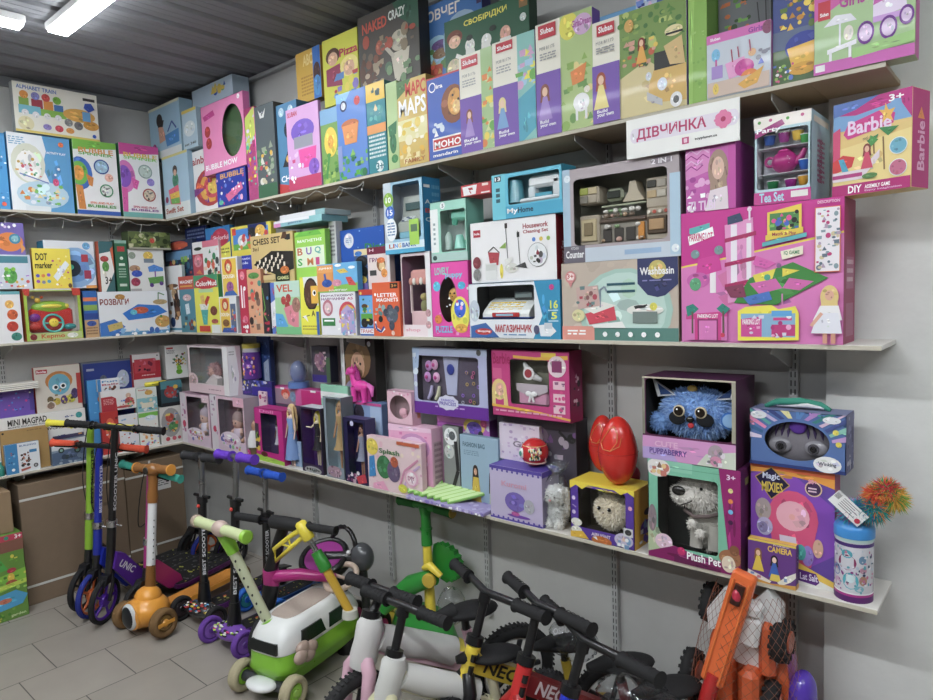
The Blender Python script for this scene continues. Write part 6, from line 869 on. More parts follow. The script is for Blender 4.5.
for i, (x, z) in enumerate(((-.28, .72), (-.2, .74), (-.3, .55), (-.18, .55))): part(o, 'bow', lambda m: (m.ell((w*x, .018, h*z), (w*.045, .008, h*.08), 'e0a8d0' if i % 2 else 'c890d0', 'plastic'), m.ell((w*x, .01, h*z), (w*.018, .005, h*.03), 'c83a90')))
for i, x in enumerate((-.3, -.2)): part(o, 'toy_shoe', lambda m: m.tube([(w*x, .02, h*.22), (w*(x+.04), .018, h*.3), (w*(x+.05), .02, h*.42)], [.008, .01, .006], 'd8d8b8' if i else 'b8b0d8', 'plastic', 10))
for i in range(14): part(o, 'toy_ring', lambda m: m.ring((w*(.14+.24*R_.random()), .02, h*(.2+.56*R_.random())), (0,1,0), .006, .0016, R_.choice(('d85a9a', 'c8a84a', '9a6ad8', 'd8704a', 'b8b8c8')), 'plastic', 12, 6))
m = M(); m.prism([(w*.13*math.cos(i*.35)*(1+.1*(i % 2)), h*.1*math.sin(i*.35)*(1+.15*(i % 2))) for i in range(18)], ((0, -.0005, h*.2), (1,0,0), (0,0,1)), .001, 'd8d8ec', 'print')
art(m, ((-w*.12, -.0016, h*.26), (1,0,0), (0,0,-1)), w*.24, h*.12, 't .15 .05 .85 .35 7a6ac8 FASHION;t .05 .4 .95 .85 6a5ab8 PRINCESS'); m.build('title_cloud', o)
h23 = Rb(500, 578, 412, H1, .1, .08, 'toy_box', 'black box with purple headbands behind clear foil', 'toy box', '4a4450', '2a262e', mat='print', vb=450, a='r 0 0 1 .06 1a181c;b .03 8a4a9a .2 .8 .3 .3 .5 .2 .65 .5;e .45 .45 .22 .28 6a5a6a;e .45 .5 .16 .22 8a7c88;b .03 222 .8 .3 .9 .5;o .95 .45 .05 222;s 3 .4 .3 1 1 16 .03 a89aa8 6a4a7a 8a8a92')
h24 = Rb(493, 571, 349, [h23], .155, .08, 'handbag_set_box', 'pink boxed doll handbag and watch set with clear front', 'toy box', 'c83a80', '8a1a50', win=(.5, .47, .25, .33, 'r'), inner='8a8c78', top='5a1a3a', a='t .02 .05 .26 .22 a81a5c Barbie;p e8b83a .3 .08 .6 .1 .98 .06 .98 .12 .6 .14 .3 .12;r .02 .28 .14 .44 d85a90;e .1 .6 .1 .16 e8cc80;e .11 .6 .06 .1 e0b098;p e8cc80 0 .6 .04 .5 .05 .85 0 .85;p e8cc80 .16 .55 .2 .6 .22 .85 .16 .85;r .66 .03 .84 .09 e8c83a;o .85 .22 .11 e8d0d8;r .79 .14 .91 .3 8a3a6a;r .8 .42 .94 .54 e8c0cc;r .8 .6 .94 .72 e8c0cc;r .8 .76 .94 .88 e8c0cc;s 3 .8 .44 .94 .86 14 .02 d84a8a 8a5a7a;p e8b03a 0 .82 .5 .86 1 .94 1 .97 .5 .89 0 .86;w .05 .9 .9 .95 1 e8a0c0', sa='s 3 .2 .2 .8 .8 12 .1 3a2a34 d8a0c0 e8c0d0')
o, w, h = inner(h24, 'toy_handbag', 'small pink toy handbag with a white bow in the handbag set box')
part(o, 'bag', lambda m: m.box((-w*.19, .02, h*.18), (w*.19, .05, h*.45), 'd89ab8', 'plastic', .008))
part(o, 'flap', lambda m: m.prism([(-w*.2, h*.5), (-w*.2, h*.4), (0, h*.3), (w*.2, h*.4), (w*.2, h*.5)], ((0, .019, 0), (1,0,0), (0,0,1)), .004, 'c0b4bc', 'plastic'))
part(o, 'bow', lambda m: (m.ell((-w*.035, .011, h*.36), (w*.04, .006, h*.04), 'f0f0f0'), m.ell((w*.035, .011, h*.36), (w*.04, .006, h*.04), 'f0f0f0'), m.tube([(-.003, .011, h*.34), (-.01, .011, h*.24)], .004, 'f0f0f0'), m.tube([(.003, .011, h*.34), (.01, .011, h*.24)], .004, 'f0f0f0')))
o, w, h = inner(h24, 'toy_watch', 'white toy watch with a red dial above the pink toy handbag')
part(o, 'strap', lambda m: m.tube([(-w*.12, .03, h*.8), (-w*.06, .02, h*.72), (w*.04, .02, h*.6), (w*.1, .03, h*.56)], [.006, .012, .012, .006], 'd8d8d8', 'plastic', 10))
part(o, 'dial', lambda m: (m.disc((-w*.02, .008, h*.66), (0,1,0), w*.07, .004, 'e8e8e8'), m.disc((-w*.02, .005, h*.66), (0,1,0), w*.045, .003, 'a83a44')))
# helmet shaped gadget and the boxes in front
h25 = Rb(445, 461, 425, H1, .129, .028, 'toy_box', 'grey box with a white domed gadget and black strap', 'toy box', '8a8e8c', '4a4a4c', a='e .5 .14 .4 .12 e8ecec;e .6 .13 .2 .06 5a6064;b .2 2a2a2c .8 .2 .9 .6 .5 .9;e .4 .35 .3 .1 c8ccc8;r 0 .85 1 1 b82a60')
h26 = Rb(462, 500, 434, H1, .13, .028, 'fashion_bag_box', 'pale blue fashion bag craft box with a woman in a yellow dress', 'toy box', '9ab8cc', '7a98ac', a='t .08 .1 .66 .17 4a6a7a FASHION BAG;w .1 .22 .5 .3 3 7a98ac;e .4 .5 .07 .08 3a2a22;p 3a2a22 .33 .5 .47 .5 .5 .75 .3 .75;e .4 .52 .04 .05 d8a888;p d8b83a .34 .6 .48 .6 .54 .98 .26 .98;e .82 .54 .06 .08 3a2a22;p 3a2a22 .76 .54 .88 .54 .9 .8 .74 .8;e .82 .56 .035 .05 d8a888;p b8c8a8 .78 .64 .88 .64 .92 .98 .74 .98')
h27 = Rb(491, 543, 464, H1, .209, .125, 'lilac_gift_box', 'lilac gift box with a purple lid and a dotted purple border', 'toy box', 'c4b8d8', '9a90ac', top='5a48a8', sa='r 0 0 1 .1 5a48a8;r 0 .94 1 1 5a48a8', a='r 0 0 1 .06 5a48a8;'+''.join('o %.3f .08 .02 5a48a8;o %.3f .955 .02 5a48a8;' % (.06+i*.098, .06+i*.098) for i in range(10))+'r 0 .965 1 1 5a48a8;t .24 .26 .72 .36 d8a0b8 Kuromi;e .56 .88 .22 .03 7a4ab0;e .5 .62 .2 .18 7a66b8;e .76 .66 .1 .13 b0b0b8;e .5 .84 .08 .04 c05aa0')
h28 = Rb(500, 540, 422, h27, .12, .03, 'gift_bag', 'white and lilac paper gift bag behind the red ball', 'gift bag', 'e0d4e4', 'c8bccc', a='s 3 0 0 1 1 40 .04 d0b8d8 c8b0d0 e8e0ec b8a0c8;t .35 .45 .8 .62 8a8090 Girl')
P = solve_u('R', 535, .14, h27.top); z_ = row(P, 452); o = empty('toy_ball', (P[0], -.14, h27.top+.0525), 'shiny red toy ball with a printed picture, standing on the lilac box', 'ball'); o.scale = (1.35, 1.35, 1.35)
m = M(); m.ell((0,0,0), .038, 'c81e20', 'gloss', 28, 18); m.build('ball_shell', o)
m = M(); m.ell((-.018, -.029, 0), (.012, .008, .014), 'd8e0d8', 'gloss'); m.ell((-.02, -.0335, 0), (.006, .005, .008), '3a8a7a')
for i in range(46):
    a_ = R_.uniform(-1.35, -.5); e_ = R_.uniform(-.35, .45); d = Vector((math.cos(a_)*math.cos(e_), math.sin(a_)*math.cos(e_), math.sin(e_)))*.038; m.ell(d, (.004, .004, .005), R_.choice(('3a2a20', 'e8c060', '2a5a3a', 'c89a7a', 'a83a5a', 'e8e0c8')), 'gloss', 6, 4)
m.build('printed_picture', o); m = M(); m.ring((0,0,-.024), (.1,0,1), .0295, .0022, 'd8b0a0', 'gloss', 28, 8); m.ring((0,0,.02), (0,0,1), .0325, .001, 'd8a060', 'gloss', 28, 6); m.build('seam_band', o)
# green packets on the lilac tray
A = solve_u('R', 412, .2, H1); Bq = solve_u('R', 489, .2, H1); w = Bq[0]-A[0]
o = empty('lilac_tray', ((A[0]+Bq[0])/2, -.175, H1), 'flat lilac patterned tray under the fanned green packets', 'tray')
m = M(); m.box((-w/2, -.06, 0), (w/2, .042, .014), 'a89cd0', 'print', .002); art(m, ((-w/2, -.06, .0141), (1,0,0), (0,0,-1)), w, .014, 's 3 0 0 1 1 30 .02 c8c0e8 8a7ac8 fff'); 
art(m, ((-w/2, .042, .0142), (1,0,0), (0,-1,0)), w, .1, 's 3 0 0 1 1 50 .02 c8c0e8 8a7ac8 b8b0dc'); m.build('tray_board', o)
GP = []
for i in range(7):
    m = M(); m.box((-.0135, -.075, 0), (.0135, .075, .01), '8ec85a', 'print', .001); m.add([(-.01, -.068, .0103), (.01, -.068, .0103), (.01, .068, .0103), (-.01, .068, .0103)], [(0,1,2,3)], 'c8e8a0'); m.add([(-.0137, -.07, .002), (-.0137, .07, .002), (-.0137, .07, .008), (-.0137, -.07, .008)], [(3,2,1,0)], '3a5a3a')
    ot = m.build('green_packet', None, (A[0]+.05+i*.037, -.168, H1+.036-.001*i), (.22, .3, -.8)); tag(ot, '%s of the bright green packets fanned on the lilac tray' % ('leftmost', 'second from the left', 'third from the left', 'fourth from the left', 'fifth from the left', 'sixth from the left', 'rightmost')[i], 'packet', 'green packets on the tray')
# ---------------------------------------------------------------- plush toys
def eye(m, c, r, white=None, dirv=(0, -1, 0)):
    c = Vector(c); d = Vector(dirv).normalized()
    if white: m.disc(c, d, r*1.5, r*.5, white, 'plastic', 18); c = c+d*r*.2
    m.ell(c+d*r*.2, r, '120d0a', 'gloss', 12, 8); m.ell(c+d*r*1.0+Vector((-.3*r, 0, .35*r)), r*.25, 'fff', 'gloss', 6, 4)
# white bunny in clear wrap
P = solve_u('R', 558, .165, H1); o = empty('plush_bunny', tuple(P), 'white plush bunny with long ears in clear wrap, beside the lilac gift box', 'plush toy')
m = M(); m.ell((0,0,.05), (.032, .03, .05), 'dcdcd8', 'fur'); m.fur((0,0,.05), (.032, .03, .05), 700, .009, ['e8e8e4', 'd4d4d0'], 1, .002)
m.ell((0,-.008,.12), (.038, .034, .034), 'e4e4e0', 'fur'); m.fur((0,-.008,.12), (.038, .034, .034), 800, .009, ['ecece8', 'dadad6'], 2, .002)
for s in (-1, 1): m.ell((s*.016, -.018, .02), (.015, .02, .02), 'dcdcd8', 'fur', 10, 8); m.fur((s*.016, -.018, .02), (.015, .02, .02), 160, .007, ['ecece8', 'd4d4d0'], 8, .002)
m.build('body', o)
for s in (-1, 1):
    m = M(); m.ell((s*.04, 0, .1), (.013, .012, .048), 'e0e0dc', 'fur', 12, 10); m.fur((s*.04, 0, .1), (.013, .012, .048), 350, .008, ['ecece8', 'd8d8d4'], 5, .002); m.build('ear', o)
m = M(); m.ell((-.014, -.042, .122), (.004, .002, .003), '444'); m.ell((.016, -.042, .12), (.004, .002, .003), '444'); m.ell((.0, -.047, .108), (.005, .004, .004), 'd89a98'); m.build('face', o)
rr = random.Random(3); m = M(); m.ell((0, 0, .095), (.058, .046, .098), 'fff', 'wrap', 26, 18, fn=lambda v: 1+rr.uniform(-.06, .06)); m.build('wrap_bag', o)
m = M(); rr2 = random.Random(8)
for i in range(26): a_ = rr2.uniform(0, 6.28); m.add([(0, 0, .185), (math.cos(a_)*.03, math.sin(a_)*.02, .2+rr2.uniform(0, .02)), (math.cos(a_+.4)*.055, math.sin(a_+.4)*.03, .235+rr2.uniform(-.02, .02)), (math.cos(a_+.8)*.03, math.sin(a_+.8)*.02, .205)], [(0,1,2,3)], 'fff', 'wrap')
m.build('wrap_knot', o)
# fluffy cream toy in the purple and yellow box
k1 = Rb(571, 635, 480, H1, .21, .13, 'plush_toy_box', 'purple and yellow window box with a fluffy cream toy', 'toy box', '5a3aa0', 'd8a82a', win=(.5, .44, .37, .36, 'r'), inner='4a4230', top='e8d020', a='p f0d828 0 0 1 0 1 .1 .9 .04 .8 .1 .7 .04 .3 .04 .2 .12 .1 .06 0 .14;o .06 .3 .03 d8c8e8;o .06 .55 .03 d8c8e8;o .94 .3 .03 e8a8c0;b .008 d8c8e8 .04 .42 .1 .46;e .1 .72 .09 .07 e8e8d8;e .1 .86 .09 .07 e8e8d8;p e8b828 0 .9 .2 .86 .3 .98 0 1;t .34 .84 .64 .9 f0e0f0 AIRLIGHT;e .5 .96 .16 .08 c8702a;p f0f0f0 .36 .92 .42 .9 .44 .96;e .84 .86 .14 .12 c8c0d8;s 3 .72 .78 .96 .98 12 .03 7aa0c8 e8c8b0 f0f0f0;r .84 .64 .98 .78 d8d8d8;e .91 .71 .05 .05 3a3a3a', sa='e .7 .45 .2 .06 222;e .6 .7 .3 .12 5a3aa0;s 3 .2 .5 .9 .95 9 .1 e8e8e8 7aa0c8 5a3aa0')
P = inbox(k1, .5, .067, .17); o = empty('plush_kitten', tuple(P), 'round fluffy cream plush with small dark eyes in the yellow window box', 'plush toy')
o.scale = (1.17, 1.17, 1.17)
m = M(); m.ell((0,0,.05), (.05, .034, .052), 'ece0c6', 'fur'); m.fur((0,0,.05), (.05, .034, .052), 3000, .006, ['f0e6ce', 'e4d8ba', 'f8f0e0'], 3, .0022); m.build('body', o)
m = M(); eye(m, (-.016, -.041, .066), .0055); eye(m, (.016, -.041, .066), .0055); m.ell((0, -.047, .056), (.003, .002, .002), '5a3a2a'); m.build('face', o)
for s in (-1, 1): m = M(); m.prism([(-.011, 0), (.011, 0), (s*.006, .026)], ((s*.026, .0, .095), (1,0,0), (0,0,1)), .012, '8a8478', 'fur'); m.build('ear', o)
# plush dog box
k2 = Rb(649, 741, 458, H1, .2105, .14, 'plush_toy_box', 'green and magenta window box with a grey plush dog', 'toy box', '7ac4a4', '5a1a50', win=(.44, .5, .33, .36, 'r'), inner='1e2422', a='p 8ed0b4 0 0 .5 0 .5 .1 0 .1;r 0 .06 .8 .065 5aa484;e .12 .08 .14 .09 e8e4e0;s 3 .02 .02 .26 .14 12 .03 c8786a 8a6a5a e8c88a;p 9a1a70 .78 0 1 0 1 1 .9 1 .84 .5;t .86 .05 .95 .1 f0d8f0 3+;o .9 .2 .025 e8d88a;o .9 .3 .025 e8863a;o .9 .4 .025 6ab8e8;o .9 .5 .025 4a1a4a;p b8c8a0 0 .6 .1 .7 .3 .85 0 1;e .05 .6 .05 .14 8a7a80;e .18 .82 .1 .08 e8c8d8;p 8a1a64 0 .95 .3 .84 .5 .88 1 .9 1 1 0 1;t .44 .87 .8 .95 fff Plush Pet;o .38 .88 .045 c8286a;e .9 .84 .12 .08 a8704a;e .88 .9 .07 .08 e8d8c0;e .94 .76 .05 .05 8a5a3a;p 6a1a50 .3 .93 .8 .97 .8 1 .3 1', sa='r 0 0 1 1 5a1a50;s 3 .1 .1 .9 .9 9 .1 7a3a70 8a8a4a')
P = inbox(k2, .46, .078, .08); o = empty('plush_dog', tuple(P), 'grey white plush dog with a big black nose in the green window box', 'plush toy')
o.scale = (1.25, .85, 1.25)
m = M(); m.ell((.02, .01, .06), (.045, .035, .06), 'b8b4aa', 'fur'); m.fur((.02, .01, .06), (.045, .035, .06), 900, .009, ['c0bcb2', 'a8a49a'], 3, .002)
m.ell((.005, -.005, .145), (.05, .042, .045), 'dcd8d0', 'fur'); m.ell((-.025, -.028, .138), (.036, .032, .026), 'e4e0d8', 'fur'); m.fur((.005, -.005, .145), (.05, .042, .045), 1500, .008, ['eeeae2', 'dcd8d0', 'f4f0ea'], 4, .002); m.fur((-.025, -.028, .138), (.036, .032, .026), 700, .007, ['f0ece4', 'dcd8d0'], 6, .002)
for x in (0, .045): m.tube([(x, -.02, .07), (x, -.03, .01)], [.015, .016], 'b8b4aa', 'fur', 12)
m.build('body', o)
m = M(); m.ell((.052, .005, .125), (.014, .024, .036), '9a958a', 'fur'); m.build('ear', o); m = M(); m.ell((-.03, .03, .15), (.012, .02, .034), '9a958a', 'fur'); m.build('ear', o)
m = M(); m.ell((-.034, -.06, .15), (.017, .011, .012), '161412', 'gloss'); m.build('nose', o)
m = M(); m.tube([(-.05, -.058, .118), (-.03, -.064, .115), (-.008, -.056, .125), (.0, -.045, .132)], .0014, '2a2622', 'matte', 6); m.ell((.018, -.047, .16), .004, '111', 'gloss'); m.build('mouth', o)
m = M(); m.tube([(-.03, -.02, .095), (0, -.045, .088), (.035, -.04, .095), (.06, -.005, .1)], .005, '6a5a58', 'matte', 8); m.build('collar', o)
for x in (-.004, .016): m = M(); m.ell((x, -.052, .068-x), .0105, 'd8d4cc', 'fur'); m.fur((x, -.052, .068-x), .0105, 120, .005, ['e0dcd4'], 2, .0015); m.build('pompom', o)
# blue raccoon in its open box
k3 = Rb(643, 736, 376, [k2], .211, .16, 'plush_toy_box', 'open dark purple box with a pink front holding a blue plush raccoon', 'toy box', '5a2048', '4a1a40', win=(.5, .36, .46, .34, 'r'), inner='2a2824', pane=False, top='4a1a44', a='r 0 0 1 .02 c8c0a8;r 0 .02 .03 .7 8a8a78;r .96 .02 1 .7 a8a490;p d898cc 0 .72 1 .72 1 1 0 1;p b8a0d8 0 .86 .3 .84 .4 1 0 1;p d0d8c8 .7 .86 1 .8 1 1 .6 1;t .14 .77 .4 .84 e8b8d8 CUTE;t .08 .86 .5 .93 6a4a9a PUPPABERRY;e .8 .84 .08 .1 b0a0a8;e .8 .93 .06 .06 d890b0;s 3 .68 .76 .92 .98 12 .02 e8e0e8 c8a0b8 7a7a80')
P = inbox(k3, .5, .08, .3); o = empty('plush_raccoon', tuple(P), 'light blue fluffy plush raccoon with dark eye patches in the open purple box', 'plush toy')
o.scale = (1.32, 1.1, 1.3)
m = M(); m.ell((0,0,.05), (.085, .04, .058), '7aa4dc', 'fur'); m.fur((0,0,.05), (.085, .04, .058), 4200, .009, ['8fb4ea', '7aa2de', 'a6c8f2'], 3, .0025)
m.ell((-.085, -.015, .022), (.025, .022, .022), '7aa4dc', 'fur'); m.fur((-.085, -.015, .022), (.025, .022, .022), 400, .01, ['7fa8e0', '6a94d4'], 3, .002)
m.build('body', o)
for s in (-1, 1):
    m = M(); m.prism([(-.022, -.012), (.022, -.006), (s*.034, .03)], ((s*.066, -.012, .095), (1,0,0), (0,0,1)), .01, 'd8dce0', 'fur'); m.build('ear', o)
    m = M(); m.prism([(-.014, -.008), (.014, -.004), (s*.022, .02)], ((s*.066, -.0225, .096), (1,0,0), (0,0,1)), .001, '24447a', 'matte'); m.build('ear_lining', o)
    m = M(); m.ell((s*.032, -.046, .04), (.02, .006, .016), '14161c', 'fur'); m.build('eye_patch', o)
    m = M(); m.disc((s*.025, -.053, .058), (0,-1,0), .0135, .006, 'd8c8a8', 'gloss'); m.disc((s*.025, -.057, .058), (0,-1,0), .0105, .004, '241a12', 'gloss'); m.ell((s*.025-.003, -.0595, .062), .002, 'fff', 'gloss'); m.build('eye', o)
m = M(); m.ell((0, -.052, .04), (.009, .008, .008), '101010', 'gloss'); m.build('nose', o)
m = M(); m.ell((.001, -.05, .026), (.007, .004, .007), 'c82a34', 'matte'); m.build('tongue', o)
m = M(); m.ell((-.005, -.02, .107), (.012, .008, .008), 'c8a84a', 'gloss'); m.build('gold_horn', o)
m = M(); m.tube([(.082, -.02, .042), (.088, -.052, .045)], [.018, .019], '3a78c8', 'plastic', 18); m.disc((.0885, -.0545, .045), (.15, -1, .1), .015, .004, '8ab4e0'); m.build('bottle_cap', o)
# mask box, magic box, camera box, can
k4 = Rb(751, 834, 462, H1, .16, .06, 'surprise_toy_box', 'wide orange and purple toy box with a big pink furry print', 'toy box', '6a48a8', 'a8286a', a='p 8a4ac0 0 .1 .4 0 1 .3 1 .7 .4 1 0 .8;p f0a030 0 0 1 .06 1 .14 .8 .1 .3 .06 0 .08;p e86a3a 0 0 1 0 1 .06 0 .03;p 1a1440 .06 .12 .26 .02 .48 .16 .26 .3;b .012 c8a040 .06 .12 .26 .02 .48 .16 .26 .3 .06 .12;t .15 .07 .36 .14 d8e0f8 Magic;t .14 .15 .4 .24 e8c840 MIXIES;o .76 .16 .1 e8c8a0;o .76 .16 .085 4a2a5a;t .7 .08 .8 .12 e898b8 80+;w .7 .15 .82 .2 2 e8c8d8;e .52 .44 .3 .24 e05080;p e05080 .24 .5 .8 .5 .74 .84 .3 .84;e .52 .42 .2 .13 f0b0c0;e .16 .4 .1 .1 b0a0a0;e .18 .55 .1 .08 b8b0d8;e .16 .56 .06 .05 8a80b0;p e8d8e8 .36 .6 .56 .6 .6 .82 .4 .82;e .7 .74 .07 .09 9a80d0;e .62 .72 .06 .07 4ab0a8;e .82 .66 .06 .08 d8a890;p f0c840 0 .8 .4 .76 1 .92 1 .97 .4 .84 0 .86;p e8e8e0 0 .86 .4 .84 1 .97 1 1 0 1;p 5a1a80 .5 .86 .8 .88 .84 .95 .8 .98 .5 .96;t .5 .89 .82 .95 e8e0f8 Pet Lat Salt')
k5 = Rb(750, 846, 408, [k4], .17, .09, 'mask_set_box', 'blue and purple rayed box with a zebra striped mask behind its oval window', 'toy box', '5878b4', '5a5c88', win=(.5, .52, .34, .34, 'e'), inner='6a6874', top='7a82a8', a=''.join('p %s %.3f %.3f %.3f %.3f %.3f %.3f %.3f %.3f;' % ((c_,)+tuple(v for t_, k_ in ((i, 0), (i+.55, 0), (i+.55, 1), (i, 1)) for v in ((.5+(.37, .75)[k_]*math.cos(t_*.2244+math.pi)), (.52+(.4, .75)[k_]*math.sin(t_*.2244+math.pi))))) for i, c_ in enumerate(('e8d8f0', '3a6a9a', 'e88ab8', '5ab0a8', 'c8b8e0', '3a4a8a', 'e8e0a0', '5a8ac8', 'b88ad0', '3a8a8a', 'e8c8e0', '4a5a9a', '8ac8b8', 'c8a0d8')))+'o .9 .3 .03 e8d84a;o .93 .5 .03 e8d84a;e .1 .1 .09 .07 e8ecf0;e .86 .1 .09 .06 e8ecf0;r 0 .94 1 1 2a3a7a;e .82 .86 .14 .14 f0f0f0;t .73 .82 .91 .9 3a3a5a Winking', sa='s 3 0 0 1 1 20 .1 3a3a6a 8a8ab8 c8c8d8')
o, w, h = inner(k5, 'striped_mask', 'grey and purple zebra striped plush mask with two dark round eyes'); o.location += Vector((0, .004, 0))
m = M(); m.ell((0, .04, h*.42), (w*.36, .026, h*.4), '7e7a82', 'fur'); m.build('face', o)
for i in range(12):
    x = (i-5.5)*w*.055
    if abs(x) < w*.05: continue
    m = M(); m.tube([(x, .02+abs(x)*.15, h*.76), (x*1.25, .013+abs(x)*.2, h*.62), (x*1.3, .012+abs(x)*.25, h*.5)], [.001, .0045, .001], '3a2458', 'matte', 6); m.build('stripe', o)
m = M(); m.ell((0, .014, h*.72), (w*.09, .006, h*.13), '5a2a9a', 'matte'); m.build('forehead', o)
for s in (-1, 1): m = M(); m.ell((s*w*.19, .016, h*.36), (w*.13, .012, h*.14), '8a8890', 'gloss'); m.disc((s*w*.17, .006, h*.36), (0,-1,0), w*.06, .006, '4a4850', 'gloss'); m.disc((s*w*.17, .002, h*.36), (0,-1,0), w*.035, .004, '14141a', 'gloss'); m.build('eye', o)
m = M(); m.tube([(-.09, 0, .003), (-.06, -.005, .018), (0, 0, .022), (.05, .004, .015), (.075, 0, .004)], [.006, .009, .011, .009, .005], '2a8a74', 'matte', 10); m.tube([(-.06, 0, .008), (.02, -.006, .014), (.06, 0, .008)], [.004, .007, .004], 'd8d8dc', 'matte', 8)
tag(m.build('folded_bag', None, tuple((Vector(inbox(k5, .5, .04, 1.0))))), 'crumpled green and white bag lying on the striped mask box', 'bag')
k6 = Rb(748, 796, 537, H1, .2112, .024, 'toy_camera_box', 'small purple box with yellow top and two printed girls, lettered CAMERA', 'toy box', '6a3a8a', '5a2a78', top='e0b03a', a='r 0 0 1 .05 e8c83a;t .42 .1 .92 .24 f0c83a CAMERA;t .54 .05 .86 .09 e8d8e8 Projection;f .22 .2 .74 8a5a34 e8c0a0 e8c83a;f .56 .3 .82 2a2224 f0d0b8 3a68c0;p e8d04a .5 .74 .66 .74 .7 .9 .46 .9;p e8e4d8 0 .74 .3 .84 .5 .92 .46 .98 .24 .94 0 .84;p e8e4d8 1 .6 .8 .74 .62 .92 .7 .98 .9 .84 1 .72;r .06 .79 .14 .84 7a9ac8;r .2 .84 .28 .9 c87a8a;r .76 .78 .82 .86 7a9ac8;p d8a03a 0 .9 .5 .97 1 .9 1 1 0 1', sa='s 3 .1 .1 .9 .8 9 .1 8a5aa0 e8e4d8 3a2a4a;r 0 .88 1 1 d8a03a')
P = solve_u('R', 853.5, .16, H1); o = empty('surprise_can', tuple(P), 'white and purple printed can with a blue lid and rainbow fur tuft', 'can'); rC = .032; hC = (row(P+np.array([0, -rC, 0]), 541)-H1)/1.4
o.scale = (1.4, 1.4, 1.4)
m = M(); m.tube([(0,0,0), (0,0,.004), (0,0,hC)], [rC*.96, rC, rC], 'dcdce4', 'gloss', 40)
def band(z0, z1, c_, k=1.004, mat='print'): m.tube([(0,0,z0), (0,0,z1)], rC*k, c_, mat, 40, caps=False)
band(0, hC*.1, '5a1a6a'); band(hC*.1, hC*.14, 'b02a8a'); band(hC*.92, hC*.98, '4a2a7a'); band(hC*.14, hC*.16, 'f0f0f4')
def decal(a0, z, ra, rz_, c_, lay): 
    pts = [(a0+ra*math.cos(t*.524), z+rz_*math.sin(t*.524)) for t in range(12)]
    m.add([(rC*lay*math.cos(a_), rC*lay*math.sin(a_), zz) for a_, zz in pts], [tuple(range(12))], c_)
for a_, z, ra, rz_, c_, l_ in [(-1.75, .66, .5, .13, '8a1a5a', 1.012), (-1.75, .8, .3, .07, '4aa8b8', 1.016), (-1.55, .36, .42, .14, '4ab0c0', 1.012), (-1.55, .4, .22, .07, 'd0e8ec', 1.02), (-.95, .72, .2, .07, '6a90b0', 1.012), (-.9, .55, .2, .05, 'c890a8', 1.012), (-.9, .38, .22, .08, 'b88a70', 1.012), (-1.1, .24, .25, .05, '7ab8c8', 1.012), (-2.4, .5, .3, .1, '7a90c0', 1.012), (-2.3, .3, .25, .08, 'c8a0c0', 1.012), (-1.7, .55, .35, .03, 'd8d8e8', 1.02)]: decal(a_, z*hC, ra, rz_*hC, c_, l_)
rr = random.Random(4)
for i in range(70): decal(rr.uniform(-2.8, -.3), rr.uniform(.18, .9)*hC, rr.uniform(.03, .09), rr.uniform(.012, .03)*hC, rr.choice(('3a4a6a', 'b8c8d8', '8a3a8a', '5aa8b8', 'e8e8f0', 'c87a9a')), 1.024+i*.0002)
m.build('can_body', o)
m = M(); m.tube([(0,0,hC), (0,0,hC+.006)], rC*1.02, 'b8d8d0', 'plastic', 40); m.tube([(0,0,hC+.006), (0,0,hC+.022), (0,0,hC+.026), (0,0,hC+.034), (0,0,hC+.038)], [rC*1.06, rC*1.06, rC*1.0, rC*.8, rC*.4], '3a90d8', 'plastic', 40); m.build('lid', o)
m = M(); pts = [(-.004, -.005, .05), (.004, -.01, .056), (.022, -.012, .062), (.034, -.01, .066), (.036, -.004, .088), (.05, 0, .1), (.062, 0, .088)]
for i, p_ in enumerate(pts):
    cs = [['3ab0c8', 'b83aa0'], ['2a98b8', 'c84a9a', '3ac0a8'], ['2aa0a8', '3a80c8'], ['28a098', 'e8843a'], ['e85a3a', 'e8a03a'], ['d83a4a', 'f0a03a', '3aa060'], ['e8b03a', '5ab04a']][i]
    m.ell((p_[0], p_[1], hC+p_[2]), .014, cs[0], 'fur', 10, 8); m.fur((p_[0], p_[1], hC+p_[2]), .014, 900, .014, cs+[cs[0]], i+1, .0016)
m.build('fur_tuft', o)
T_ = Matrix.Translation((-.004, -.034, hC+.064))@Matrix.Rotation(.72, 4, 'Y')
m = M(); m.box((-.032, -.0006, -.014), (.032, .0006, .014), 'ececec', 'print', T=T_)
for i in range(5): m.box((-.016, -.0012, .009-i*.004), (.018-(i % 2)*.008, -.0007, .0102-i*.004), '888', 'print', T=T_)
for i in range(6): m.box((-.03+i*.0016, -.0012, .0), (-.0294+i*.0016, -.0007, .011), '333', 'print', T=T_)
m.add([tuple(T_@Vector((.025+.005*math.cos(t*.6283), -.0013, -.006+.005*math.sin(t*.6283)))) for t in range(10)], [tuple(range(10))], 'c8284a'); m.build('price_tag', o)
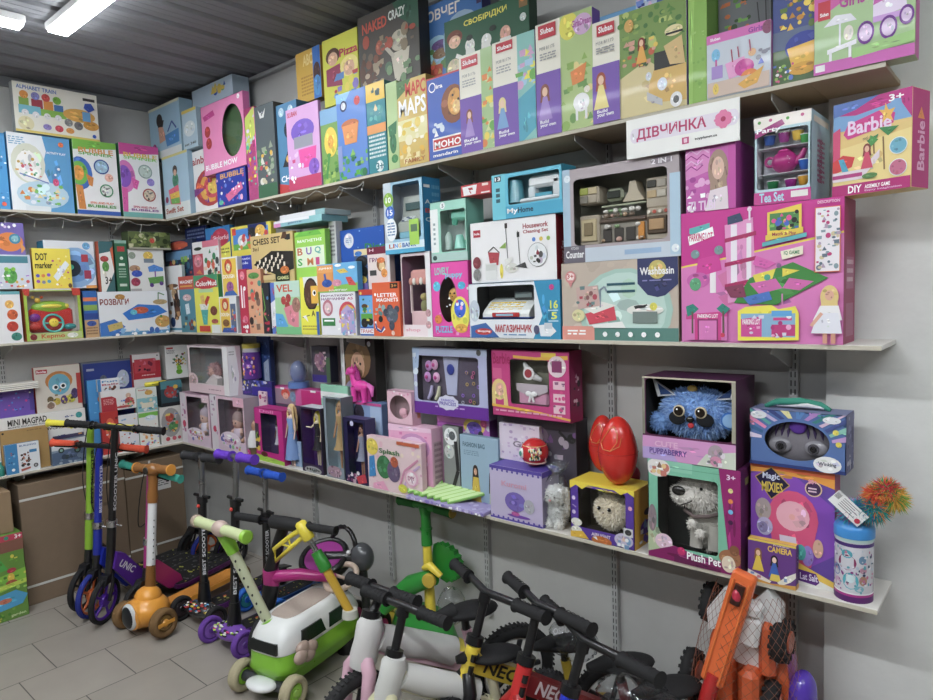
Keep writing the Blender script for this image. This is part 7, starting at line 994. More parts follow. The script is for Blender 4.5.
# red eggs standing on the yellow box
for (px, dpt, rx, rz_, lab) in ((618, .168, .064, .112, 'larger front red plastic egg with a gold ribbon, standing on the yellow window box'), (603, .057, .05, .1, 'red plastic egg half hidden behind the larger one')):
    z0 = k1.top+.001; P = solve_u('R', px, dpt, z0+rz_); P[2] = z0; o = empty('red_egg', tuple(P), lab, 'egg', 'red plastic eggs')
    m = M(); m.ell((0,0,rz_), (rx, rx, rz_), 'd8200f', 'gloss', 32, 24, fn=lambda v: 1-.12*max(v.z, 0)*(1-abs(v.z))*2); m.build('shell', o)
    m = M(); m.ring((0,0,rz_*.98), (0,0,1), rx*1.0, .0012, 'b8180c', 'gloss', 32, 8); m.build('seam', o)
    m = M(); q = rx/.042
    for pts_ in ([(-.6, .3), (-.35, .12), (.1, .1), (.45, .35), (.5, .62), (.2, .8), (-.15, .72), (-.4, .5), (-.6, .3)], [(.1, .1), (.6, .25), (.75, .55)]):
        P3 = []
        for k in range(len(pts_)-1):
            for s_ in range(6):
                u_ = s_/6; x_ = pts_[k][0]*(1-u_)+pts_[k+1][0]*u_; z_ = pts_[k][1]*(1-u_)+pts_[k+1][1]*u_
                rr_ = math.sqrt(max(0, 1-z_*z_))*(1-.24*max(z_, 0)*(1-abs(z_)))*rx+.002; a_ = -math.pi/2+x_*.95; P3.append((rr_*math.cos(a_), rr_*math.sin(a_), rz_*(1+z_*(1-.24*max(z_, 0)*(1-abs(z_))))))
        m.tube(P3, .0016, 'e07a3a', 'gloss', 6)
    m.build('ribbon', o)
P = solve_u('R', 633, .06, H1); m = M(); m.ell((0, 0, .2), (.03, .02, .035), 'a82448', 'gloss', 16, 12); m.tube([(0,0,0), (0,0,.17)], [.018, .02], '8a1a3a', 'gloss', 12)
tag(m.build('pink_balloon_toy', None, tuple(P)), 'dark pink shiny wrapped toy behind the red eggs', 'toy')
k7 = k1
# ================================================================ ON THE FLOOR: cartons at the left wall
def carton(x, y0, y1, z0, z1, th, name, label, col, a='', top=None, mat='carton'):
    m = M(); w = y1-y0; h = z1-z0; m.box((-th, 0, 0), (0, w, h), col, mat, .003)
    m.box((-th*.52, .004, h), (-th*.48, w-.004, h+.0006), 'b89a70', 'matte')
    if a: art(m, ((0, 0, h), (0,1,0), (0,0,-1)), w, h, a, base=.0008)
    o = m.build(name, None, (x, y0, z0)); return tag(o, label, 'box')
def straps(o, w, h, zs, ys):
    for z in zs: m = M(); m.box((.0012, 0, z-.006), (.0026, w, z+.006), 'd8d8d0', 'plastic'); m.build('packing_strap', o)
    for y in ys: m = M(); m.box((.0028, y-.006, 0), (.004, y+.006, h), 'd8d8d0', 'plastic'); m.build('packing_strap', o)
c_ = carton(.2, -1.08, -.56, 0, .64, .185, 'cardboard_carton', 'large brown cardboard carton with white straps at the left wall', '85705a', 'w .6 .3 .9 .36 1 6a5844'); straps(c_, .52, .64, (.1, .56), ())
c_ = carton(.197, -.555, -.215, 0, .63, .18, 'cardboard_carton', 'brown strapped cardboard carton with a white label, nearest the corner', '7c6852', 'r .5 .14 .76 .3 d8d8d4;w .54 .17 .72 .27 5 666;r .62 .15 .74 .2 444'); straps(c_, .34, .63, (.12, .55), (.14,))
c_ = carton(.3, -1.6, -1.105, 0, .43, .2, 'grass_toy_box', 'bright green printed toy box standing on the floor at the left edge', '6a9a3a',
 'r 0 0 1 .07 c83a5a;r 0 .07 1 .2 8a5a4a;t .93 .012 .99 .06 fff 3+;o .86 .035 .02 3a9a7a;p 8ac83a .6 .5 1 .42 1 .6 .7 .66;p 4ab04a .5 .3 .8 .28 .85 .4 .5 .45;e .88 .42 .04 .03 b83a4a;e .87 .5 .03 .05 e8c83a;e .87 .56 .05 .03 b05a3a;p 4aa8d8 .5 .72 .9 .66 1 .74 .95 .84 .5 .9;p c8e04a .6 .6 1 .55 1 .6 .65 .64;e .8 .76 .06 .03 d87a5a;s 3 .4 .25 1 .98 40 .016 a8d85a 4a8a2a e8e04a 7ab83a;t .84 .93 .97 .97 d8e8b0 garden', mat='print')
carton(.27, -1.6, -1.13, .4312, .64, .18, 'cardboard_carton', 'small brown carton on top of the bright green printed box', '9a8060')
# ================================================================ SCOOTERS
def root(name, label, cat, fx, fy, rz, top=None, group=None):
    o = empty(name, (fx, fy, 0), label, cat, group, rz); lean = .1
    if top is not None:
        dx, dy = top[0]-fx, top[1]-fy; lean = dx*math.cos(rz)+dy*math.sin(rz); lat = -dx*math.sin(rz)+dy*math.cos(rz); o.rotation_euler = (-math.atan2(lat, top[2]), 0, rz)
    return o, lean
def wheel(o, x, y, z, R, w, tyre, hub, spokes=0, name='wheel', face=None):
    m = M(); n = max(2, int(w/.012)); 
    for i in range(n): m.ring((x, y+(i-(n-1)/2)*w/n*.7, z), (0,1,0), R-w*.35, w*.36, tyre, 'rubber', 36, 8)
    wl = m.build(name, o); m = M()
    if spokes:
        m.ring((x, y, z), (0,1,0), R-w*.95, w*.3, hub, 'plastic', 32, 6)
        for k in range(spokes): a = 6.283*k/spokes; m.tube([(x, y, z), (x+(R-w)*math.cos(a), y, z+(R-w)*math.sin(a))], w*.25, hub, 'plastic', 6)
        m.disc((x, y, z), (0,1,0), R*.28, w*.9, hub)
    else: m.disc((x, y, z), (0,1,0), R-w*.7, w*.8, hub, 'plastic', 32); m.disc((x, y, z), (0,1,0), R*.3, w*1.05, face or tyre, 'plastic', 16)
    m.build('hub', wl); return wl
def bar(o, x, z, L, gcol, bcol, gl=.11, r=.013, gr=.017, y0=0., dx=0., bmat='metal', cap=None, caps=None):
    m = M(); m.tube([(x+dx, y0-L/2+gl*.5, z), (x, y0, z), (x+dx, y0+L/2-gl*.5, z)], r, bcol, bmat, 12); m.build('handlebar', o)
    for s in (-1, 1):
        m = M(); a = y0+s*(L/2-gl); b_ = y0+s*L/2; m.tube([(x+dx*(1-2*gl/L), a, z), (x+dx*(1-2*gl/L), a+s*.006, z), (x+dx, b_-s*.006, z), (x+dx, b_, z)], [gr*1.3, gr, gr, gr*1.25], gcol, 'rubber', 14)
        for k in range(5): m.ring((x+dx*(.7+.06*k), a+s*(.02+gl*.15*k), z), (0,1,0), gr, .0012, gcol, 'rubber', 14, 5)
        g_ = m.build('grip', o)
        if cap: c = M(); c.disc((x+dx, b_+s*.002, z), (0,1,0), gr*1.35, .008, cap); c.build('end_cap', g_)
def deck(o, x0, x1, w, z, col, side, artc=None, th=.022, mat='plastic'):
    m = M(); n = 10; pts = [(x0, -w*.3), (x0+.05, -w/2), (x1-.06, -w/2), (x1, -w*.3), (x1, w*.3), (x1-.06, w/2), (x0+.05, w/2), (x0, w*.3)]
    m.prism(pts, ((0,0,z-th), (1,0,0), (0,1,0)), th, side, mat); m.prism([(a*.97+(x0+x1)*.015, b*.86) for a, b in pts], ((0,0,z+.0003), (1,0,0), (0,1,0)), .002, col, 'rubber')
    if artc: art(m, ((x0+.04, w*.38, z+.0026), (1,0,0), (0,-1,0)), x1-x0-.1, w*.76, artc)
    return m.build('deck', o)
def side_text(o, x0, x1, z0, z1, y, txt, col, name='lettering', tilt=0., vert=False, s=-1):
    """lettering on a side (s=-1: the side facing the photographer)"""
    m = M(); U = Vector((math.cos(tilt), 0, math.sin(tilt))); W = Vector((math.sin(tilt), 0, -math.cos(tilt)))
    m.text(txt, (Vector((x0, y, z1)), U, W), 0, 0, x1-x0, z1-z0, .0006, col); return m.build(name, o)
def lever(o, x, y, z, s, col='222'):
    m = M(); m.tube([(x-.01, y, z), (x-.03, y+s*.03, z-.004), (x-.035, y+s*.11, z-.006)], [.006, .0045, .0035], col, 'metal', 8); m.ring((x, y, z), (0,1,0), .015, .005, col, 'plastic', 14, 6); m.build('brake_lever', o)
def cable(o, pts, name='brake_cable', r=.0025):
    P = [Vector(p) for p in pts]; out = []
    for i in range(len(P)-1):
        p0, p1, p2, p3 = P[max(i-1, 0)], P[i], P[i+1], P[min(i+2, len(P)-1)]
        for k in range(8): t = k/8; out.append(.5*((2*p1)+(p2-p0)*t+(2*p0-5*p1+4*p2-p3)*t*t+(3*p1-p0-3*p2+p3)*t**3))
    m = M(); m.tube(out+[P[-1]], r, '1a1a1a', 'rubber', 6); m.build(name, o)
def big_scooter(label, fx, fy, rz, top, stem, neck, tyre, hub, grip, txt, txtcol, zdeck=.1, bl=.5, R=.112, dl=.52, spokes=5, dcol='2a2a2e', turn=0.):
    o, ln = root('kick_scooter', label, 'scooter', fx, fy, rz+turn, top, 'big folding kick scooters'); zh = top[2]; o.rotation_euler.z = rz
    wheel(o, 0, 0, R, R, .026, tyre, hub, spokes, 'front_wheel')
    m = M()
    for s in (-1, 1): m.tube([(0, s*.024, R), (.03, s*.024, R*1.75), (.04, s*.012, R*2.15)], .009, '1c1c20', 'painted', 10)
    m.tube([(.04, 0, R*2.05), (.05, 0, R*2.7)], [.021, .021], '1c1c20', 'painted', 14)
    m.prism([(-.03, R*1.7), (.0, R*2.12), (.06, R*2.1), (.03, R*1.8)], ((0, .02, 0), (1,0,0), (0,0,1)), .04, '1c1c20', 'plastic'); m.build('fork', o)
    z1 = R*2.6; zc = z1+(zh-z1)*.28; f = lambda z: .05+(ln-.05)*(z-z1)/(zh-z1)
    m = M(); m.tube([(f(z1), 0, z1), (f(zc), 0, zc)], .021, stem, 'painted', 16); m.build('lower_stem', o)
    m = M(); m.tube([(f(zc-.012), 0, zc-.012), (f(zc+.02), 0, zc+.02)], .025, 'c8c8cc', 'metal', 16); m.tube([(f(zc), -.02, zc), (f(zc)+.01, -.045, zc-.01)], .005, 'b0b0b4', 'metal', 8); m.build('clamp', o)
    m = M(); m.tube([(f(zc), 0, zc), (f(zh), 0, zh-.01)], .0175, stem, 'painted', 16); u = m.build('upper_stem', o)
    t = M(); tl = math.atan2(zh-zc, f(zh)-f(zc)); U = Vector((math.cos(tl), 0, math.sin(tl))); Wd = U.cross(Vector((0,-1,0)))
    vd = Vector((.62, -.78, 0)); vd.normalize()      # the lettering faces obliquely forward and to the side
    vd = Vector((-.35, -.94, 0)).normalized(); W2 = U.cross(vd); t.text(txt, (Vector((f(zc+.07), 0, zc+.07))+vd*.0178-W2*.0075*-1*-1, U, W2), 0, 0, (zh-zc)*.6, .015, .0004, txtcol); t.build('lettering', u)
    m = M(); m.prism([(.04, z1-.03), (.06, z1+.05), (.1, z1+.03), (.24, zdeck+.04), (.26, zdeck-.01), (.17, zdeck-.01)], ((0, .017, 0), (1,0,0), (0,0,1)), .034, neck, 'painted'); nk = m.build('folding_neck', o)
    if neck == '5a2a9a':
        a = -math.atan2(z1-.04-zdeck, .17); m = M(); m.text('UNIC', (Vector((.085, -.0172, z1+.005)), Vector((math.cos(a), 0, math.sin(a))), Vector((math.sin(a), 0, -math.cos(a)))), 0, 0, .1, .035, .0005, 'e8e8f0'); m.build('lettering', nk)
    deck(o, .2, .2+dl, .12, zdeck, '1e1e20', dcol, 's 3 0 0 1 1 30 .02 3a3a3c c8c83a 5a5a5e')
    wheel(o, .2+dl+.04, 0, R*.9, R*.9, .026, tyre, hub, spokes, 'rear_wheel')
    m = M(); m.prism([(.2+dl-.04, zdeck+.01), (.2+dl-.02, zdeck+.04), (.2+dl+.04, R*1.95), (.2+dl+.1, R*1.7), (.2+dl+.09, R*1.62), (.2+dl+.04, R*1.85), (.2+dl-.01, zdeck+.02)], ((0, .03, 0), (1,0,0), (0,0,1)), .06, '1a1a1a', 'plastic'); m.build('rear_fender', o)
    bar(o, f(zh), zh, bl, grip, '1a1a1c', .13, .013, .0175, bmat='painted')
    lever(o, f(zh), bl/2-.15, zh, 1); lever(o, f(zh), -bl/2+.15, zh, -1)
    cable(o, [(f(zh), -bl/2+.16, zh), (f(zh)-.07, -.04, zh+.02), (f(zh)-.07, .0, zh-.25), (.1, .03, .45), (.12, .03, .2)])
    for c in o.children:
        if c.name.split('.')[0] not in ('deck', 'rear_wheel', 'rear_fender', 'folding_neck'): c.rotation_euler.z = turn
    return o
TR = 1.78
big_scooter('tall black scooter with white letters on its purple neck and a purple front wheel', .71, -.9, TR, (.735, -.76, .955), '141416', '5a2a9a', '141416', '5a22b0', '1c1c1e', 'SCOOTER UNIC', 'd8d8dc', turn=.4)
big_scooter('blue stemmed scooter with orange grips and an orange and blue front wheel', .595, -.915, TR, (.604, -.8, .85), '1c2ea8', '1c2ea8', '1a2a8a', 'e8702a', 'e8502a', 'BEST SCOOTER', 'e0e4ff', turn=.4, dl=.45)
big_scooter('lime green stemmed scooter with yellow grips, leftmost of the big ones', .475, -.91, TR, (.49, -.79, .94), '94c818', '2a2a2a', '16161a', '2a2a30', 'f0e41a', 'BEST SCOOTER', '1a2a14', bl=.46, turn=.4, dl=.42)
# magenta scooter with teal grips
big_scooter('magenta scooter with turquoise grips and long brake cables, behind the toddler scooter', .8, -.775, 1.86, (.86, -.69, .73), 'c02a8c', 'b8267e', '18181a', '3a3a40', '3ab8a4', 'UNIC', 'e0b8d0', zdeck=.09, bl=.4, R=.09, dl=.43, dcol='5a1a5a')
# ---- brown, white and orange toddler scooter
o, ln = root('toddler_scooter', 'toddler scooter with white stem, brown handlebar and round orange body', 'scooter', .98, -.82, 1.79, (.915, -.7, .75))
zh = .75; f = lambda z: .05+(ln-.05)*(z-.22)/(zh-.22)
for s in (-1, 1):
    wl = wheel(o, 0, s*.135, .066, .066, .042, '7a5a30', '8a6a34', 0, 'front_wheel', 'e8a028')
    m = M(); m.prism([(.045*math.cos(.9+i)-.0, .012*math.sin(i*2)) for i in range(3)], ((0, s*.158, .066), (1,0,0), (0,0,1)), .002, 'e8a028'); m.box((-.045, s*.159-.002, .058), (.045, s*.159+.002, .076), 'e8a028', 'plastic', .003); m.build('trim_bar', wl)
m = M(); m.ell((.02, 0, .1), (.1, .095, .075), 'f0a01c', 'plastic', 28, 16); m.tube([(-.06, .01, .1), (.03, 0, .1)], [.066, .075], 'f0a01c', 'plastic', 24); m.ell((.03, 0, .16), (.06, .062, .05), 'f0a01c', 'plastic'); m.tube([(.0, -.12, .07), (.0, .12, .07)], .03, 'e89818', 'plastic', 14); m.build('front_body', o)
m = M(); m.ell((-.066, .01, .1), (.02, .05, .062), 'd0d4d8', 'plastic', 24); m.ell((-.072, .01, .1), (.02, .041, .053), '1a1c22', 'plastic', 24); m.build('round_intake', o)
m = M(); m.tube([(.045, 0, .18), (f(.3), 0, .3)], [.026, .021], '8a5a20', 'plastic', 16); m.build('lower_collar', o)
m = M(); m.tube([(f(.26), 0, .26), (f(.6), 0, .6)], .0205, 'e6e6e6', 'painted', 18)
for k in range(8): m.ell((f(.3+k*.03)-.004, -.0205, .3+k*.03), (.003, .0015, .0045), '2a2a2a', 'matte', 8, 5)
m.build('stem', o)
m = M(); m.tube([(f(.59), 0, .59), (f(.62), 0, .62), (f(.66), 0, .66), (f(.74), 0, .74)], [.023, .027, .022, .025], '9a6428', 'plastic', 16); m.ell((f(.75)-.01, 0, .75), (.034, .05, .03), '9a6428', 'plastic'); m.build('upper_collar', o)
m = M(); m.disc((f(.75)-.042, .0, .75), (1,0,0), .017, .008, '2a2a2a'); m.build('badge', o)
bar(o, f(.75), .75, .25, '9a6428', '9a6428', .1, .016, .02, bmat='plastic', cap='f0a028')
deck(o, .08, .6, .12, .085, 'e0901c', 'f0a020'); wheel(o, .6, 0, .045, .045, .04, '7a5a30', 'e8a028', 0, 'rear_wheel')
# ---- three wheeled scooters with T handlebars
def tri(label, fx, fy, rz, top, grip, tyre, hub, body, dcol, L=.27, tr=.13, artcols=('e8e8e0', 'c83a3a', 'e8c83a', '3a8ac8', '111')):
    o, ln = root('three_wheel_scooter', label, 'scooter', fx, fy, rz, top, 'three wheeled folding scooters'); zh = top[2]; f = lambda z: .04+(ln-.04)*(z-.1)/(zh-.1)
    for s in (-1, 1): wheel(o, 0, s*tr, .06, .06, .03, tyre, hub, 0, 'front_wheel')
    m = M(); m.ell((.02, 0, .075), (.055, tr-.025, .035), body, 'gloss', 20, 12)
    R = random.Random(int(fx*100))
    for i in range(60):
        a, b = R.uniform(-.9, .9), R.uniform(.3, 2.6); y = a*(tr-.03); q = math.sqrt(1-a*a)
        m.ell((.02-.055*q*math.cos(b-.3), y, .075+.035*q*math.sin(b)), (.006, R.uniform(.006, .016), .005), R.choice(artcols), 'gloss', 6, 4)
    m.build('front_truck', o)
    m = M(); m.tube([(.04, 0, .09), (f(.16), 0, .16), (f(.2), 0, .2)], [.034, .027, .024], '161618', 'plastic', 14); m.build('stem_base', o)
    zc = zh-.2; m = M(); m.tube([(f(.18), 0, .18), (f(zc), 0, zc)], .0195, '151517', 'painted', 16); s_ = m.build('lower_stem', o)
    m = M(); tl = math.atan2(zc-.2, f(zc)-f(.2)); U = Vector((math.cos(tl), 0, math.sin(tl))); vd = Vector((-.5, -.86, 0)).normalized(); m.text('BEST SCOOTER', (Vector((f(.24), 0, .24))+vd*.0198, U, U.cross(vd)), 0, -.007, (zc-.2)*.62, .008, .0004, 'd8d8dc'); m.build('lettering', s_)
    m = M(); m.tube([(f(zc)-.0, 0, zc-.02), (f(zc), 0, zc+.012)], .025, '1c1c1e', 'plastic', 14); m.tube([(f(zc), -.055, zc+.012), (f(zc), .055, zc+.016)], .0085, '1c1c1e', 'plastic', 8); m.ell((f(zc)-.024, 0, zc-.03), .009, 'd83a2a'); m.build('clamp', o)
    m = M(); m.tube([(f(zc), 0, zc), (f(zh), 0, zh)], .0135, 'b4b6ba', 'metal', 14); m.build('upper_stem', o)
    bar(o, f(zh), zh, L, grip, 'b4b6ba', .115, .0125, .019)
    x1 = min(.52, -fy-.07); deck(o, .05, x1, .115, .075, '1c1c20', dcol, 's 5 0 0 1 1 34 .02 c8c83a 3a3a3c 8a8a3a e8502a'); wheel(o, x1, 0, .045, .045, .035, tyre, hub, 0, 'rear_wheel')
    m = M(); m.prism([(x1+a, b) for a, b in ((-.06, .08), (-.02, .105), (.05, .09), (.05, .083), (-.02, .095))], ((0, .03, 0), (1,0,0), (0,0,1)), .06, '1a1a1a', 'plastic'); m.build('rear_brake', o)
    return o
tri('three wheeled scooter with black grips and a graffiti front truck', 1.13, -.635, 1.72, (1.1, -.55, .8), '2c2c30', '1c1a1c', '3a3034', '3a3a3a', '4a1a5a')
tri('three wheeled scooter with purple grips and purple front wheels', 1.45, -.665, 1.62, (1.42, -.55, .845), '6a34c8', '6a3aa0', '8a5ac0', '7a4ab0', '4a2a6a', L=.29, artcols=('e8e8e0', 'b8e83a', 'd83a8a', '111', '222'))
tri('three wheeled scooter with blue grips and a blue front truck, behind the purple one', 1.3, -.4, 1.66, (1.3, -.335, .7), '1c5ad0', '1a6ad0', '28a0b0', '1c6ad8', '1a4a8a', L=.26, tr=.12, artcols=('3a8ae8', '1a4aa8', '5ab0f0'))
# ---- far scooter wheels behind (grey decks)
# ================================================================ RIDE-ON BUS SCOOTER
rzb = 1.775; o, _ = root('bus_ride_on_scooter', 'lime green and white bus shaped ride-on scooter with cream handlebar', 'scooter', 1.915, -.76, rzb)
Mb = Matrix.Translation((1.915, -.76, 0))@Matrix.Rotation(rzb, 4, 'Z'); Mi = Mb.inverted(); LW = lambda P: Mi@Vector(P)
for s in (-1, 1): wheel(o, 0, s*.135, .062, .062, .04, 'b0a684', '90d020', 0, 'front_wheel', 'a8d84a')
wheel(o, .42, 0, .05, .05, .05, 'b0a684', '90d020', 0, 'rear_wheel')
m = M(); m.tube([(0, -.12, .065), (0, .12, .065)], .022, '3a3c40', 'plastic', 12); m.build('axle', o)
def loft(m, prof, col, mat='plastic', n=36):
    """stack of rounded rectangles: (z, x0, x1, halfwidth, corner)"""
    vs = []
    for z, x0, x1, hw, c in prof:
        cx, hx = (x0+x1)/2, (x1-x0)/2
        for i in range(n):
            t = 2*math.pi*i/n; q = 4.5 if c else 2; ct, s_ = math.cos(t), math.sin(t)
            vs.append((cx+hx*math.copysign(abs(ct)**(2/q), ct), hw*math.copysign(abs(s_)**(2/q), s_), z))
    k = len(prof); fs = [(i*n+j, i*n+(j+1)%n, (i+1)*n+(j+1)%n, (i+1)*n+j) for i in range(k-1) for j in range(n)]
    m.add(vs, fs, col, mat, True); m.add(vs[-n:], [tuple(range(n))], col, mat); m.add(vs[:n], [tuple(range(n-1,-1,-1))], col, mat)
m = M(); loft(m, [(.055, .03, .44, .085, 1), (.075, .0, .47, .105, 1), (.11, -.015, .48, .112, 1), (.115, -.02, .485, .117, 1), (.14, -.015, .48, .112, 1), (.185, -.01, .475, .11, 1)], '86cc1c'); m.build('green_body', o)
m = M(); loft(m, [(.185, -.012, .478, .112, 1), (.195, -.015, .48, .114, 1), (.24, .0, .46, .105, 1), (.275, .03, .43, .095, 1), (.29, .06, .4, .08, 1), (.294, .08, .38, .07, 1)], 'e6e8e6'); rf = m.build('white_roof', o)
m = M(); loft(m, [(.2935, .075, .35, .062, 1), (.298, .08, .345, .058, 1)], 'b4a498', 'rubber'); m.build('seat_pad', o)
for x0 in (.075, .235):
    for s in (-1, 1):
        P_ = [Vector((x0+.005, s*.1155, .2)), Vector((x0+.145, s*.1155, .2)), Vector((x0+.13, s*.107, .252)), Vector((x0+.02, s*.107, .252))]; m = M(); m.add(P_+[p-Vector((0, s*.01, 0)) for p in P_], [(0,1,2,3) if s < 0 else (3,2,1,0), (0,4,5,1), (1,5,6,2), (2,6,7,3), (3,7,4,0)], '161a18', 'gloss'); m.build('window', rf)
m = M(); P_ = [Vector((-.0185, y, z)) for y, z in ((-.075, .196), (.075, .196), (.065, .232), (-.065, .232))]; P_[2].x = P_[3].x = -.006; m.add(P_+[p+Vector((.01, 0, 0)) for p in P_], [(3,2,1,0), (0,4,5,1), (1,5,6,2), (2,6,7,3), (3,7,4,0)], '161a18', 'gloss'); m.build('windscreen', rf)
m = M(); m.ell((-.03, 0, .075), (.045, .07, .022), 'e8eaea', 'gloss'); m.build('front_bumper', o)
m = M()
for i, (x, z) in enumerate(((.07, .2), (.11, .185), (.09, .165), (.045, .178))): m.ell((x, -.128-.004*i, z), (.034, .02, .026), 'b0988a', 'plastic')
m.build('side_mascot_knob', o)
A_ = LW(onz(274, 634, .22)); Bt = LW(onz(222, 529, .66)); dv = (Bt-A_)
m = M(); m.tube([A_-dv*.03, A_+dv*.14], [.034, .029], '86cc1c', 'plastic', 16); m.build('stem_sleeve', o); m = M(); m.tube([A_+dv*.78, A_+dv*1.0], [.024, .031], '86cc1c', 'plastic', 16); m.build('stem_sleeve', o)
m = M(); m.tube([A_, A_+dv*.95], .0205, 'c8ceaa', 'plastic', 18)
for k in range(8): p = A_+dv*(.15+k*.08)+LW(Vector((1.915, -.76, 0))+Vector((.62, -.72, .1)).normalized()*.0205); m.ell(p, (.004, .004, .0055), '3a3c38', 'matte', 8, 6)
m.build('front_stem', o)
hl, hr = LW(onz(197, 521, .67)), LW(onz(246, 537, .67)); m = M(); m.tube([hl, hr], .021, 'ccd8a0', 'plastic', 18); m.build('handlebar', o)
m = M(); m.ell((hl+hr)/2, (.03, .04, .032), 'c4aca0', 'plastic'); m.build('handlebar_hub', o)
for p, q, c_ in ((hl, hr, 'c4b09c'), (hr, hl, '92cc28')): d_ = (p-q).normalized(); m = M(); m.tube([p-d_*.01, p+d_*.008, p+d_*.01], [.025, .026, .02], c_, 'plastic', 20); m.build('end_cap', o)
A_ = LW(ony(350, 612, -.44)); Bt = LW(ony(303, 528, -.52)); dv = Bt-A_
m = M(); m.tube([A_, A_+dv*.55], .0185, 'd0a414', 'plastic', 16); m.build('push_pole', o)
m = M(); m.tube([A_+dv*.5, A_+dv*.53, A_+dv*.64, A_+dv*.66, A_+dv*.72], [.026, .027, .025, .023, .023], '2a8a2a', 'plastic', 16); m.build('green_sleeve', o)
m = M(); m.tube([A_+dv*.7, A_+dv*.95], .012, 'b0b4b4', 'metal', 12); m.build('inner_pole', o)
m = M(); m.tube([A_+dv*.86, A_+dv*.88, A_+dv*1.06, A_+dv*1.08], [.022, .026, .024, .014], 'ecd81c', 'plastic', 16)
h0 = Bt; h1_ = LW(ony(274, 549, -.58)); h2_ = LW(ony(276, 561, -.58)); h3_ = A_+dv*.93
m.tube([h0, (h0+h1_)/2+Vector((0,0,.004)), h1_, h2_, (h2_+h3_)/2, h3_], [.012, .01, .009, .009, .01, .011], 'ecd81c', 'plastic', 10)
m.tube([(h0+h1_)/2, (h2_+h3_)/2], .005, 'ecd81c', 'plastic', 8); m.tube([(h0+h1_*3)/4, (h2_+h3_)/2], .005, 'ecd81c', 'plastic', 8); m.build('push_handle', o)
m = M(); m.tube([A_-Vector((0,0,.02)), A_+Vector((0,0,.012))], [.034, .03], 'd0d0c4', 'plastic', 16); m.build('pole_socket', o)
# ================================================================ MAGENTA TRIKE
o = empty('balance_trike', (1.73, -.62, 0), 'magenta toddler trike with black handlebar and round purple seat, behind the bus', 'trike'); R0 = Vector(o.location); W_ = lambda px, py, y: Vector(ony(px, py, y))-R0
c0 = W_(256, 634, -.56)
def wheelw(o, c, ax, R, w, tyre, hub, name='wheel'):
    m = M(); m.ring(c, ax, R-w*.5, w*.5, tyre, 'rubber', 36, 10); wl = m.build(name, o); m = M(); m.disc(c, ax, R-w*.8, w*.7, hub, 'plastic', 30); m.disc(c, ax, R*.25, w*1.1, '2a2a2a', 'plastic', 14); m.build('hub', wl); return wl
wheelw(o, Vector((-.06, .02, .105)), (1, .25, 0), .105, .045, '1c1c1e', '2e2e34', 'front_wheel')
hd = W_(271, 577, -.56); m = M(); m.tube([(-.06, .02, .2), hd-Vector((0,0,.035))], [.03, .036], '1c1c1e', 'plastic', 16)
for s in (-.04, .04): m.tube([(-.06+s, .02, .2), (-.06+s, .02, .105)], .012, '1c1c1e', 'plastic', 10)
m.build('fork', o)
m = M(); m.tube([hd-Vector((0,0,.04)), hd+Vector((0,0,.035))], .034, 'b8207e', 'plastic', 18); m.tube([hd, W_(300, 574, -.5), W_(335, 578, -.38)], [.026, .024, .02], 'b8207e', 'plastic', 14); m.build('frame', o)
m = M(); hb = W_(285, 522, -.5); m.tube([hd+Vector((0,0,.03)), hb], [.03, .024], '1a1a1c', 'plastic', 14); m.build('stem', o)
ml, mr = W_(237, 517, -.5), W_(336, 531, -.5); a_, b_ = onz(237, 516, .6), onz(336, 531, .6); ml, mr = Vector(a_)-R0, Vector(b_)-R0
m = M(); m.tube([ml, mr], .011, '3a3a3e', 'metal', 12); m.build('handlebar', o); m = M(); mc = (ml+mr)/2; dd = (mr-ml); m.tube([mc-dd*.14, mc-dd*.12, mc+dd*.14, mc+dd*.16], [.018, .029, .029, .018], '202022', 'rubber', 16); m.build('bar_pad', o)
for p, s in ((ml, 1), (mr, -1)): m = M(); m.tube([p, p+dd*s*.02, p+dd*s*.24, p+dd*s*.26], [.02, .017, .017, .023], '1c1c1e', 'rubber', 14); m.build('grip', o)
sc_ = W_(324, 557, -.34); m = M(); m.ring(sc_, (.2,-.4,.95), .1, .015, '161618', 'plastic', 32, 10); m.disc(sc_, (.2,-.4,.95), .1, .014, '9a2a8a'); m.disc(sc_-Vector((0,-.02,.03)), (.2,-.4,.95), .105, .03, '161618'); m.build('round_seat', o)
m = M()
lp = [sc_+Vector((.04+math.cos(t)*.085, .08+.01*math.sin(t), .03+max(0, math.sin(t))*.09)) for t in [i*math.pi/12 for i in range(13)]]; m.tube(lp, .011, '161618', 'plastic', 10); m.build('seat_loop', o)
m = M(); g0 = W_(362, 557, -.24); m.ell(g0, (.06, .05, .065), '4a4c50', 'gloss'); m.ell(g0+Vector((-.03, -.05, .03)), .01, 'e8e8e8', 'gloss'); m.tube([g0, sc_], .025, '2a2a2c', 'plastic', 10); m.tube([g0-Vector((0,0,.03)), (g0.x+.02, g0.y, .08)], .02, '2a2a2c', 'plastic', 10); m.build('rear_fairing', o)
for dx_ in (-.1, .08): wheelw(o, Vector((g0.x+dx_, g0.y+.02, .075)), (1, .25, 0), .075, .035, '1c1c1e', 'b8207e', 'rear_wheel')
# beige ring of the ride-on
rc = Vector(ony(341, 577, -.36)); o2 = empty('teething_ring_wheel', (rc.x, rc.y, 0), 'beige ring shaped steering wheel of a ride-on toy behind the bus', 'toy')
m = M(); m.ring((0, 0, rc.z), (.1, -.5, 1), .07, .013, 'd8c0ac', 'plastic', 30, 10); m.build('ring', o2); m = M(); m.tube([(0, .01, 0), (0, 0, rc.z-.01)], [.04, .022], '1c1c1e', 'plastic', 12); m.tube([(-.06, 0, rc.z-.003), (.06, 0, rc.z+.003)], .008, 'd8c0ac', 'plastic', 8); m.build('column', o2)
